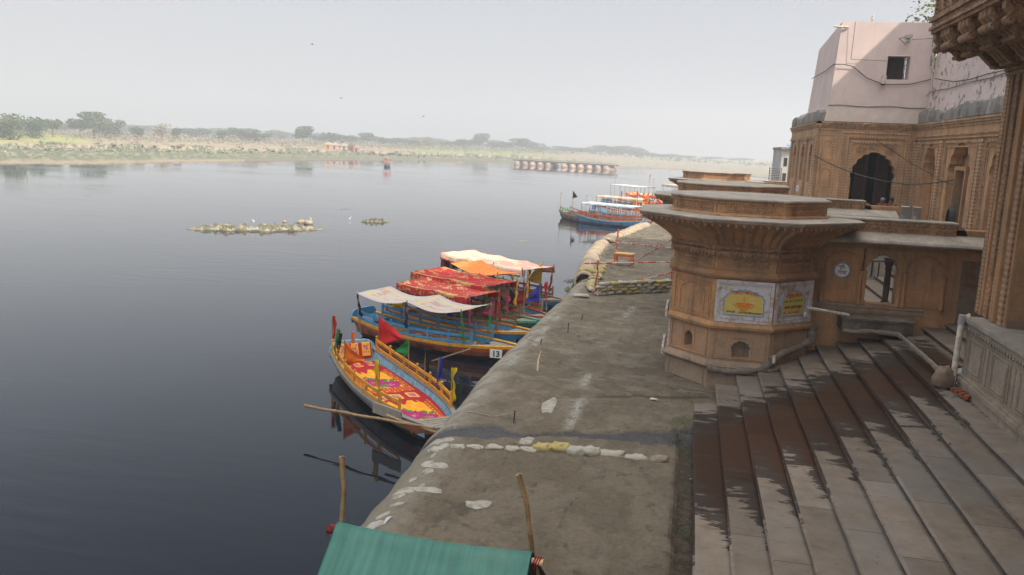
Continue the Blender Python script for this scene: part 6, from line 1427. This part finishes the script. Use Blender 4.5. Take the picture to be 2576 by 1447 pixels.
hut(826, 374, 4, 'cream', 'gold', 'golden-walled cream-roofed shrine hut at the left of the huts on the sandy rise'); hut(842, 376, 4.5, 'cream', 'pinkc', 'cream-roofed salmon shrine hut at the centre of the huts on the sandy rise'); hut(866, 378, 3, 'cream', 'cream', 'small cream hut right of the orange shrine'); hut(884, 380, 5, 'brown', 'salmon', 'thatched brown hut nearest the parked vehicles'); hut(897, 383, 2.4, 'pinkc', 'pinkc', 'tiny salmon hut at the foot of the thatched hut')

# pontoon bridge
ba, bb = ground(1303, 414.5, WZ), ground(1542, 428.5, WZ); bd = bb-ba; BL = bd.length; rz = atan2(bd.y, bd.x)
rt = empty('pontoon_bridge', ba, rz, 'low pontoon bridge on rusty drum floats at the far end of the river', 'bridge')
RUST = M_simple('rusty_drum', (.50, .36, .27), .8, .25, 1.2, .3, .02, dirt=(.12, .09, .08), dsc=.5); DK = M_simple('bridge_deck_timber', (.10, .08, .07), .9)
m = MB(); m.box(-1, BL+1, -2.6, 2.6, 1.7, 2.1); m.build('deck', DK, rt)
for i in range(12):
    if i == 5: continue
    x = 1.6+i*(BL-3)/11; m = MB(); m.tube([(x, -4.2, .3), (x, -3.6, .3), (x, 3.6, .3), (x, 4.2, .3)], [.5, 1.25, 1.25, .5], 14); m.build('float_drum', RUST, rt)
for s_ in (-1.5, 1.5):
    m = MB(); m.tube([(0, s_, 2.55), (BL, s_, 2.55)], .03, 4); m.build('handrail', IRON, rt)
    for i in range(14): m = MB(); m.tube([(BL*i/13, s_, 1.7), (BL*i/13, s_, 2.9)], .06, 5); m.build('rail_post', PM['white'], rt)

# islets and floating things
ISL = M_attr('islet_rubble', .9, .9, 2.6, .12, .5)
def islet(px0, px1, py, hh, dep, label, name='mud_islet', seed=0, cols=((.20, .18, .12), (.42, .39, .30), (.12, .13, .06))):
    a, b_ = ground(px0, py, WZ), ground(px1, py+.0, WZ); d = b_-a; c = (a+b_)/2; L_ = d.length; u = d.normalized(); n = V((-u.y, u.x, 0)); m = MB()
    def fn(s, t):
        x = (s-.5)*L_; w_ = dep*max(0, 1-abs(2*s-1)**2.2)*(1+.35*noise.noise(V((s*9, seed, 0)))); y = (t-.5)*w_
        e = max(0, 1-(2*t-1)**2)*min(1, 4*min(s, 1-s)); z = hh*(e**.8)*(.55+.75*fbm(s*12, t*2.5, seed))-.04
        return c+u*x+n*y+V((0, 0, z))
    def cf(s, t):
        q = fbm(s*22, t*4, seed+3); k = mixc(cols[0], cols[1], smst(-.05, .3, q)); k = mixc(k, cols[2], smst(.05, .35, fbm(s*15, t*5, seed+9))*.8); k = tuple(q_*.72 for q_ in k); e = min(t, 1-t); return mixc((.05, .05, .035), k, smst(.02, .16, e))
    m.grid(fn, 110, 18, sm=False, cf=cf); o = m.build(name, ISL); o.location = (0, 0, 0); return tag(o, label, 'islet', None)
islet(457, 832, 577, .55, 4.2, 'long low rubble-strewn mud islet in the middle of the river', seed=1)
islet(902, 983, 558, .40, 2.6, 'small pale mud islet right of the long rubble islet', seed=2)
islet(733, 768, 561.5, .08, 2.0, 'thin sliver of mud just above the right end of the long islet', 'mud_sliver', 4, ((.13, .13, .10), (.2, .2, .15), (.1, .1, .06)))
islet(842, 912, 527.5, .06, 2.2, 'dark flat mud streak farther out beyond both islets', 'mud_sliver', 6, ((.12, .13, .10), (.17, .17, .13), (.1, .1, .08)))
islet(895, 965, 415.5, .2, 3, 'low weedy bar beside the lone boat on the open river', 'weed_bar', 7, ((.13, .14, .10), (.4, .4, .35), (.1, .12, .06)))
islet(1298, 1337, 607, .10, .8, 'small clump of floating litter right of centre on the river', 'floating_litter', 8, ((.35, .3, .2), (.6, .55, .45), (.1, .1, .08)))
islet(1412, 1462, 707, .16, .9, 'upper pile of grey floating litter caught against the bank behind the pink-canopied boat', 'floating_litter', 9, ((.22, .22, .2), (.45, .45, .42), (.15, .13, .1)))
islet(1417, 1452, 729, .24, 1.0, 'lower yellowish pile of floating litter caught against the bank', 'floating_litter', 10, ((.4, .38, .15), (.6, .58, .4), (.2, .24, .1)))
ROCKP = M_simple('pale_river_rock', (.40, .33, .25), .9, .25, 4, .6, .04)
for px, py, s_, lb in ((776, 564, .42, 'largest pale rock at the right end of the long islet'), (757, 561, .34, 'flat pale rock behind the right end of the long islet'), (716, 559, .2, 'small dark-shadowed rock on the back edge of the long islet')):
    p = ground(px, py, WZ); m = MB(); m.blob(p+V((0, 0, s_*.3)), s_, s_*.6, s_*.55, .3, 10, 7, .8, .5, s_*9); tag(m.build('river_rock', ROCKP), lb, 'rock')
BIRDW = M_simple('white_feathers', (.8, .8, .8), .8, .05)
def egret(px, py, z, lb):
    p = ground(px, py, z); m = MB(); m.tube([(-.22, 0, .28), (-.1, 0, .34), (.06, 0, .40), (.14, 0, .46), (.13, 0, .58), (.17, 0, .66), (.20, 0, .67), (.34, 0, .64)], [.01, .07, .085, .045, .025, .025, .03, .005], 7)
    for s_ in (-.03, .03): m.tube([(.02, s_, .34), (.0, s_, .16), (.02, s_, 0)], .010, 4)
    o = m.build('egret', BIRDW); o.location = p; o.scale = (.55, .55, .55); o.rotation_euler = (0, 0, px); tag(o, lb, 'bird', 'white egrets by the islets')
egret(638, 562, WZ+.35, 'white egret standing on top of the long islet'); egret(782, 556, WZ, 'white egret wading just beyond the right end of the long islet'); egret(880, 555, WZ, 'white egret wading left of the small islet')
BIRDD = M_simple('dark_feathers', (.06, .055, .05), .8, .1)
for px, py, D, lb in ((785, 112, 150, 'highest of the three dark birds flying over the river'), (858, 247, 190, 'middle one of the three dark birds flying over the river'), (1065, 293, 170, 'lowest of the three dark birds flying over the river')):
    p = at_range(px, py, D); m = MB(); m.tube([(-.25, 0, 0), (-.1, 0, .0), (.12, 0, .02), (.25, 0, .02)], [.02, .07, .07, .02], 6); 
    for s_ in (-1, 1): m.raw([(.1, s_*.05, .03), (-.1, s_*.05, .03), (-.12, s_*.35, .12), (.08, s_*.38, .13), (-.14, s_*.72, .05)], [(0, 1, 2, 3), (3, 2, 4)])
    o = m.build('flying_bird', BIRDD); o.location = p; o.rotation_euler = (0, 0, 1.0); tag(o, lb, 'bird', 'birds in flight')
# tree rising behind the pink house
tt = tree_mesh('round', 10, 9, 77, 5200, .13, leaf_mat('yellow_green_leaves', (.13, .15, .05), (.22, .22, .08))); tc_ = on_y(2392, 8, 62); tt.location = (tc_.x, 62, tc_.z-7.2); tag(tt, 'leafy tree showing above the roof of the pink house', 'tree')  # crown in a lighter yellow-green leaf colour
# ------------------------------------------------------------------ big drain pipes lying along the far stretch of the bank
PIPEM = M_simple('sand_coloured_concrete', (.46, .36, .24), .9, .18, 3, .3, .01, dirt=(.27, .25, .21), dsc=.8)
path = []; yy = 44.2
while yy < 80: path.append(V((edge_x(yy)+.12, yy, -.16))); yy += 1.95
for i in range(len(path)-1):
    a, b_ = path[i], path[i+1]; d = (b_-a); u = d.normalized(); a = a+u*.02; b_ = b_-u*.04; m = MB(); r = .50
    if i == 9: a = a+V((.25, .0, .05)); b_ = b_+V((.18, 0, .04))
    m.tube([a, a+u*.04, a+u*.22, a+u*.24, b_], [r*1.02, r*1.16, r*1.16, r, r*.98], 20, cap=False); m.tube([a+u*.02, b_-u*.02], [r*.86, r*.86], 20, cap=False)
    c0 = a; nrm = V((-u.y, u.x, 0)); rg = [[c0+nrm*rr_*cos(k*pi/10)+V((0, 0, rr_*sin(k*pi/10))) for k in range(20)] for rr_ in (r*.86, r*1.02)]; m.loft(rg, True)
    lb = 'concrete pipe section with its dark open end showing, in the pipe row along the bank' if i == 9 else 'concrete pipe section in the curved row lining the far stretch of the bank'
    tag(m.build('drain_pipe_section', PIPEM), lb, 'pipe section', None if i == 9 else 'concrete pipe sections along the bank')
TYRE = M_simple('black_rubber', (.02, .02, .02), .8)
m = MB(); m.tube([(edge_x(45)-.42, 45+.32*cos(a), -.45+.32*sin(a)) for a in [k*pi/8 for k in range(17)]], .10, 8, cap=False); tag(m.build('tyre', TYRE), 'black tyre hung against the first pipe of the bank', 'tyre')
# ------------------------------------------------------------------ sandbags
SBW = M_simple('white_woven_sack', (.38, .36, .31), .9, .2, 8, .5, .015, dirt=(.30, .27, .2), dsc=3); SBY = M_simple('yellow_woven_sack', (.42, .33, .12), .9, .22, 8, .5, .015, dirt=(.33, .28, .14), dsc=3)
def bag(p, l, w_, h, rz, mat, seed, label, group, name='sandbag'):
    m = MB(); m.blob((0, 0, 0), l/2, w_/2, h/2, 0, 16, 9, .72, .55, seed)
    for s_ in (-1, 1): m.tube([(s_*l*.46, -w_*.3, 0), (s_*l*.53, 0, 0), (s_*l*.46, w_*.3, 0)], [.02, .035, .02], 5, flat=.4)
    o = m.build(name, mat); o.location = p; o.rotation_euler = (rnd.uniform(-.06, .06), rnd.uniform(-.06, .06), rz); tag(o, label, 'sandbag', group)
wa, wb = V((-4.15, 39.5, 0)), V((-.75, 42.1, 0)); wd = wb-wa; wr = atan2(wd.y, wd.x)
NMR = ['bottom', 'second', 'third', 'top']
for row in range(4):
    n = 8
    for k in range(n):
        t_ = (k+.5+.35*(row % 2))/n
        if t_ > 1: continue
        p = wa.lerp(wb, t_); z = bank_z(p.x, p.y)+.09+.155*row; y_ = rnd.random() < .5
        bag((p.x, p.y, z), .56, .34, .19, wr+rnd.uniform(-.1, .1), SBY if y_ else SBW, k+row*9, '%s woven sandbag in the %s layer of the low wall across the bank' % ('yellow' if y_ else 'whitish', NMR[row]), 'sandbags of the low wall across the bank')
for k in range(12):
    p = V((-4.45-.05*k+rnd.uniform(-.12, .12), 40.2+.85*k, 0)); y_ = k % 3 != 0; bag((p.x, p.y, bank_z(p.x, p.y)+.10), .6, .4, .22, rnd.uniform(0, 3), SBY if y_ else SBW, 60+k, '%s sandbag in the loose line leading from the wall towards the pipes' % ('pale yellow' if y_ else 'whitish'), 'loose sandbags beside the wall')
bag((-5.3, 44.6, .40), .75, .42, .3, .2, SBY, 5, 'bright yellow sandbag lying on top of the nearest concrete pipe', None)
bag((-4.75, 38.6, .08), .7, .5, .16, .1, SBW, 6, 'crumpled white sack left of the sandbag wall, nearest the water', None)
# row of half-buried sacks across the near bank
SL = [(1097, 1131, .30, 'w'), (1150, 1131, .32, 'w'), (1195, 1129, .40, 'w'), (1245, 1130, .36, 'w'), (1290, 1134, .30, 'w'), (1332, 1137, .40, 'w'), (1365, 1136, .44, 'y'), (1405, 1137, .40, 'y'), (1447, 1143, .44, 'w'), (1487, 1145, .38, 'w'), (1532, 1148, .56, 'w'), (1600, 1151, .46, 'w'), (1655, 1157, .40, 'g')]
nm = ['first', 'second', 'third', 'fourth', 'fifth', 'sixth', 'seventh', 'eighth', 'ninth', 'tenth', 'eleventh', 'twelfth', 'last']
SBG = M_simple('mud_soaked_sack', (.26, .21, .16), .95, .25, 6, .5, .02)
for i, (px, py, l, c) in enumerate(SL):
    g = ground(px, py, 0); z = bank_z(g.x, g.y); small = i < 6
    bag((g.x, g.y, z-.02 if small else z+.005), l*1.12, .26 if small else .34, .13 if small else .20, .05+rnd.uniform(-.12, .12)+(.1 if i > 6 else 0), {'w': SBW, 'y': SBY, 'g': SBG}[c], i*3, '%s half-buried sack from the water in the row across the near bank, %s' % (nm[i], {'w': 'whitish', 'y': 'yellow', 'g': 'mud-brown'}[c]), 'half-buried sacks in a row across the near bank', 'half_buried_sack')
WP = [(1383, 1020, .20, .62, 'long pale strip of exposed sack fabric on the bank above the wet streak'), (1322, 1112, .17, .40, 'pale strip of exposed sack fabric joining the row of half-buried sacks'), (1202, 1270, .26, .22, 'torn pale patch of sack showing through the silt in the near bank'), (1075, 1235, .36, .14, 'ragged white sack patch near the edge, right one of a pair'), (1020, 1232, .24, .16, 'ragged white sack patch near the edge, left one of a pair'), (1110, 1105, .35, .14, 'white sack end poking out at the edge beside the nearest boat'), (1098, 1170, .3, .16, 'torn white sack end at the edge below the nearest boat')]
rp_ = random.Random(12); _nm = ['first', 'second', 'third', 'fourth', 'fifth', 'sixth', 'seventh', 'eighth', 'ninth', 'tenth', 'eleventh', 'twelfth', 'thirteenth', 'fourteenth']
for i in range(14):
    yy = 17.6-.46*i; xx = edge_x(yy)+rp_.uniform(.10, .5); f = Fw*1; q_ = V((xx, yy, 0)); dd_ = q_-V((0, 0, CAMZ)); dz = dd_.dot(Fw); WP.append((1288+FPX*dd_.dot(Rt)/dz, 723.5-FPX*dd_.dot(Up)/dz, rp_.uniform(.06, .16), rp_.uniform(.08, .22), '%s small torn sack patch on the edge, counted from the nearest boat' % _nm[i]))
PATCH = M_simple('exposed_sack_fabric', (.36, .345, .30), .95, .2, 9, .6, .012, dirt=(.20, .175, .135), dsc=5)
for i, (px, py, a, b_, lb) in enumerate(WP):
    g = ground(px, py, 0); m = MB(); K = 26; 
    ring = []
    for k in range(K):
        th = 2*pi*k/K; rr_ = 1+.45*noise.noise(V((cos(th)*1.6, sin(th)*1.6, i*3.3))); x, y = g.x+a*rr_*cos(th), g.y+b_*rr_*sin(th); ring.append(V((x, y, bank_z(x, y)+.006)))
    mid = [V((lerp(g.x, p.x, .6), lerp(g.y, p.y, .6), 0)) for p in ring]
    for p in mid: p.z = bank_z(p.x, p.y)+.028+.01*noise.noise(p*9)
    c = V((g.x, g.y, bank_z(g.x, g.y)+.035)); m.loft([ring, mid], True, 0, True)
    for k in range(K): m.poly([mid[k], mid[(k+1) % K], c], 0, True)
    tag(m.build('exposed_sack', PATCH), lb, 'sack')
# ------------------------------------------------------------------ red and white pole barrier
def rw(name='red_white_pole'):
    t = NT(name); c = t.coord('Object'); n = t.noise(t.coord('Object', (1, 1, 1)), 2.3, 3, .6); n2 = t.noise(c, 12, 4, .7)
    k = t.mix(t.ramp(n, [(.49, 0), (.52, 1)]), (.42, .035, .02), (.50, .42, .38)); k = t.mix(t.ramp(n2, [(.55, 0), (.6, .7)]), k, (.40, .06, .035)); t.col(k); t.rough(.7); t.bump(n2, .3, .01); return t.mat
RW = rw(); REDPOLE = M_simple('red_painted_pole', (.45, .05, .02), .65, .2, 9, .3, .006, dirt=(.5, .3, .25), dsc=6)
def pole(a, b_, lb, mat=RW, r=.04, n=6): m = MB(); bamboo(m, a, b_, r, n); tag(m.build('barrier_pole', mat), lb, 'pole', 'red and white barrier poles')
pole((-4.28, 40.2, -.1), (-4.2, 40.25, 1.55), 'upright red pole at the left end of the sandbag wall', REDPOLE, .055); pole((-4.45, 52.9, -.1), (-4.35, 52.9, 2.0), 'upright red pole beyond the orange bench', REDPOLE, .055)
pole((-.72, 43.4, -.1), (-.55, 43.4, 2.65), 'tall upright red pole beside the nearest turret', REDPOLE, .055); pole((-4.85, 40.1, 1.42), (-.3, 43.5, 1.38), 'level rail crossing in front of the orange bench'); pole((-4.9, 53.0, 1.15), (-.2, 44, 2.0), 'level rail crossing behind the orange bench')
pole((-4.35, 39.6, .08), (-.3, 43.1, 1.0), 'slanting rail low across the sandbag wall'); pole((-3.4, 50.4, .05), (-.6, 44.2, 2.6), 'slanting rail rising from the bank to the tall pole beside the turret')
# bench
bc = ground(1569, 668, 0); bc.z = bank_z(bc.x, bc.y); rt = empty('wooden_bench', bc, -.15, 'orange wooden bench with a pale plank top standing on the bank', 'bench'); TOPM = M_simple('pale_orange_planks', (.55, .30, .10), .7, .2, 4, .2)
m = MB(); m.box(-.58, .58, -.42, .42, .70, .75); m.build('bench_top', TOPM, rt)
m = MB(); m.box(-.54, .54, -.39, -.36, .58, .70); m.box(-.54, .54, .36, .39, .58, .70); m.box(-.54, -.51, -.36, .36, .58, .70); m.box(.51, .54, -.36, .36, .58, .70)
for s_ in (-1, 1): m.prism(Fr((0, -.39, 0), (1, 0, 0), (0, -1, 0)), [(s_*.54, .58), (s_*.34, .58), (s_*.46, .5), (s_*.47, .4), (s_*.54, .4)], -.03, 0)
m.build('apron', PM['orange'], rt)
for x in (-.5, .5):
    for y in (-.35, .35): m = MB(); m.box(x-.04, x+.04, y-.035, y+.035, 0, .70); m.build('leg', PM['orange'], rt)
# ------------------------------------------------------------------ green tarpaulin shelter in the foreground
A_, B_ = ground(848, 1325, 2.2), ground(1338, 1401, 2.2); A2, B2_ = ground(829, 1322, 2.2), ground(1368, 1406, 2.2)
rt = empty('tarpaulin_shelter', (A_.x, A_.y, 0), 0, 'green tarpaulin shelter hung over a bamboo ridge pole in the foreground', 'shelter'); SO = V((A_.x, A_.y, 0))
t = NT('green_tarpaulin'); c = t.coord('Object'); n = t.noise(c, 5, 4, .6); n3 = t.noise(t.coord('Object', (6, .25, .25)), 2.5, 4, .6); n2 = t.noise(c, 1.3, 4, .6)
k = t.mix(t.ramp(n3, [(.35, 0), (.65, 1)]), (.015, .11, .085), (.03, .165, .13)); k = t.mix(t.ramp(n2, [(.5, 0), (.75, .55)]), k, (.09, .20, .16)); k = t.mix(t.ramp(t.noise(c, 9, 5, .7), [(.68, 0), (.72, .5)]), k, (.16, .24, .21)); t.col(k); t.rough(.55); t.bump(n3, .5, .02); TARP = t.mat
m = MB()
def sheet(u, v):
    p = A_.lerp(B_, u)-SO; s_ = 2*v-1; e = sin(u*pi)
    sag = -.05*e; w_ = 1.75*abs(s_); drop = .04+abs(s_)*1.15
    rip = (.018*sin(u*43+2*noise.noise(V((u*5, v*2, 0))))+.012*sin(u*97+1)+.07*noise.noise(V((u*7, v*1.6, 3)))+.03*noise.noise(V((u*19, v*4, 8))))*min(1, abs(s_)*3)
    return p+V((.03*s_*sin(u*9), s_*1.55+rip, -drop*abs(s_)**.12*min(1, abs(s_)*8)+.05+sag+rip*.6)) if abs(s_) > 1e-4 else p+V((0, 0, .05+sag))
m.grid(sheet, 150, 60); m.build('tarpaulin', TARP, rt, solid=.008)
m = MB(); bamboo(m, A2-SO-V((0, 0, .045)), B2_-SO-V((0, 0, .045)), .042, 9, 10); m.build('ridge_pole', M_simple('peeled_pole', (.62, .38, .22), .6, .2, 12, .1), rt)
def hollow(name, a, b_, r):
    m = MB(); bamboo(m, a, b_, r, 8, 12); o = m.build(name, BAMB, rt); m = MB(); d = (V(b_)-V(a)).normalized(); m.tube([V(b_)-d*.0, V(b_)+d*.004], r*.6, 10); m.build('hollow_end', DARKIN, o)
pt = ground(862, 1150, 3.05); hollow('upright_pole', V((A_.x+.02, A_.y+.06, -.6))-SO, pt-SO, .036)
pt = ground(1308, 1195, 3.1); q = ground(1352, 1447, 1.75); dd = (q-pt).normalized(); hollow('upright_pole', pt+dd*((3.1-.0)/-dd.z)-SO, pt-SO, .036)
for p in (A_+V((-.08, 0, 0)), B_+V((.06, 0, 0))):
    m = MB(); 
    for k in range(3): m.tube([p-SO+V((.03*k-.03+.02*sin(a), .052*cos(a), .052*sin(a)-.045)) for a in [j*pi/5 for j in range(11)]], .011, 5)
    m.tube([p-SO+V((0, -.05, -.04)), p-SO+V((-.02, -.06, -.12))], .008, 4); m.build('cloth_tie', CM['dred'], rt)
for u in (0.0, 1.0):
    P_ = [sheet(u, v/12) for v in range(13)]; m = MB()
    m.raw(P_+[V((p.x-.02, p.y*.9, p.z-.7)) for p in P_], [(i, i+1, i+14, i+13) for i in range(12)]); m.build('end_flap', CM['black'] if u else TARP, rt, solid=.006)
# ------------------------------------------------------------------ litter
def litter(px, py, s_, col, lb, z=0):
    g = ground(px, py, z); zz = bank_z(g.x, g.y) if z == 0 else z; m = MB(); r = random.Random(px)
    vs = [(g.x+s_*r.uniform(-1, 1), g.y+s_*r.uniform(-1, 1), zz+.01+s_*.5*r.random()) for _ in range(9)]; fs = [tuple(r.sample(range(9), 3)) for _ in range(12)]; m.raw(vs, fs); tag(m.build('litter', CM[col]), lb, 'litter', None)
litter(1645, 1012, .16, 'white', 'crumpled white paper on the bank in front of the turret'); litter(1358, 1012, .06, 'red', 'small red wrapper beside the pale sack strip'); litter(1300, 1068, .05, 'blue', 'tiny blue scrap next to the nearest mooring peg'); litter(1258, 998, .05, 'orange', 'small orange scrap on the bank by the edge')
litter(1366, 912, .07, 'orange', 'orange marigold scraps beside the pale stick'); litter(1740, 1195, .05, 'white', 'small white scrap in the muddy gutter by the steps')
g = ground(952, 1314, 0); m = MB(); m.grid(lambda u, v: V((g.x-.16+.32*u+.05*v, g.y-.14+.3*v, bank_z(g.x-.16+.32*u, g.y-.14+.3*v)+.02+.02*sin(u*5+v*3))), 8, 8); tag(m.build('plastic_sheet', M_simple('grey_plastic', (.42, .44, .45), .35, .1, 8, .2)), 'square scrap of silvery plastic on the near edge of the bank', 'plastic sheet')
LS = M_simple('dead_leaves', (.12, .075, .04), .9); r = random.Random(9)
m = MB()
for i in range(900):
    x = r.uniform(-5.0, .35); y = r.uniform(8, 36); 
    if i % 2: x = .33+r.uniform(-.28, .12); y = r.uniform(11, 21.5)
    s_ = r.uniform(.008, .03); a = r.uniform(0, 6.28); z = bank_z(x, y)+.006; m.poly([V((x+s_*cos(a), y+s_*sin(a), z)), V((x-s_*.4*sin(a), y+s_*.4*cos(a), z+.01)), V((x-s_*cos(a), y-s_*sin(a), z+.004)), V((x+s_*.4*sin(a), y-s_*.4*cos(a), z))])
tag(m.build('dead_leaves', LS, kind='stuff'), 'scattered dead leaves and specks on the silt and in the gutter', 'leaves')
m = MB()
for cx_, cy_, rr_, n in ((.3, 21.3, .35, 160), (.1, 20.6, .5, 120), (.36, 19.4, .2, 50), (.38, 15.0, .15, 40), (.38, 17.2, .15, 30), (.3, 12.6, .15, 30), (-5.0, 46.5, .9, 120)):
    for i in range(n):
        a = r.uniform(0, 6.28); q = rr_*sqrt(r.random()); x, y = cx_+q*cos(a), cy_+q*sin(a)*1.6; z = bank_z(x, y); h = r.uniform(.03, .11); d = V((r.uniform(-.06, .06), r.uniform(-.06, .06), h)); m.poly([V((x-.006, y, z)), V((x+.006, y, z)), V((x, y, z))+d])
tag(m.build('grass', M_simple('ditch_grass', (.09, .14, .035), .8), kind='stuff'), 'thin green grass tufts in the muddy gutter beside the steps', 'grass')
m = MB(); g = ground(1855-430, 890, -.3)
SHOE = M_simple('black_slipper_foam', (.02, .02, .022), .7)
c = V((-7.15, 29.75, -.48)); m = MB(); m.blob(c, .15, .06, .03, .6, 10, 6, .8, 0); m.tube([c+V((-.05, -.06, .01)), c+V((.04, 0, .06)), c+V((.02, .08, .01))], .018, 5); tag(m.build('slipper', SHOE), 'black slipper on the bow deck of boat 13', 'slipper')
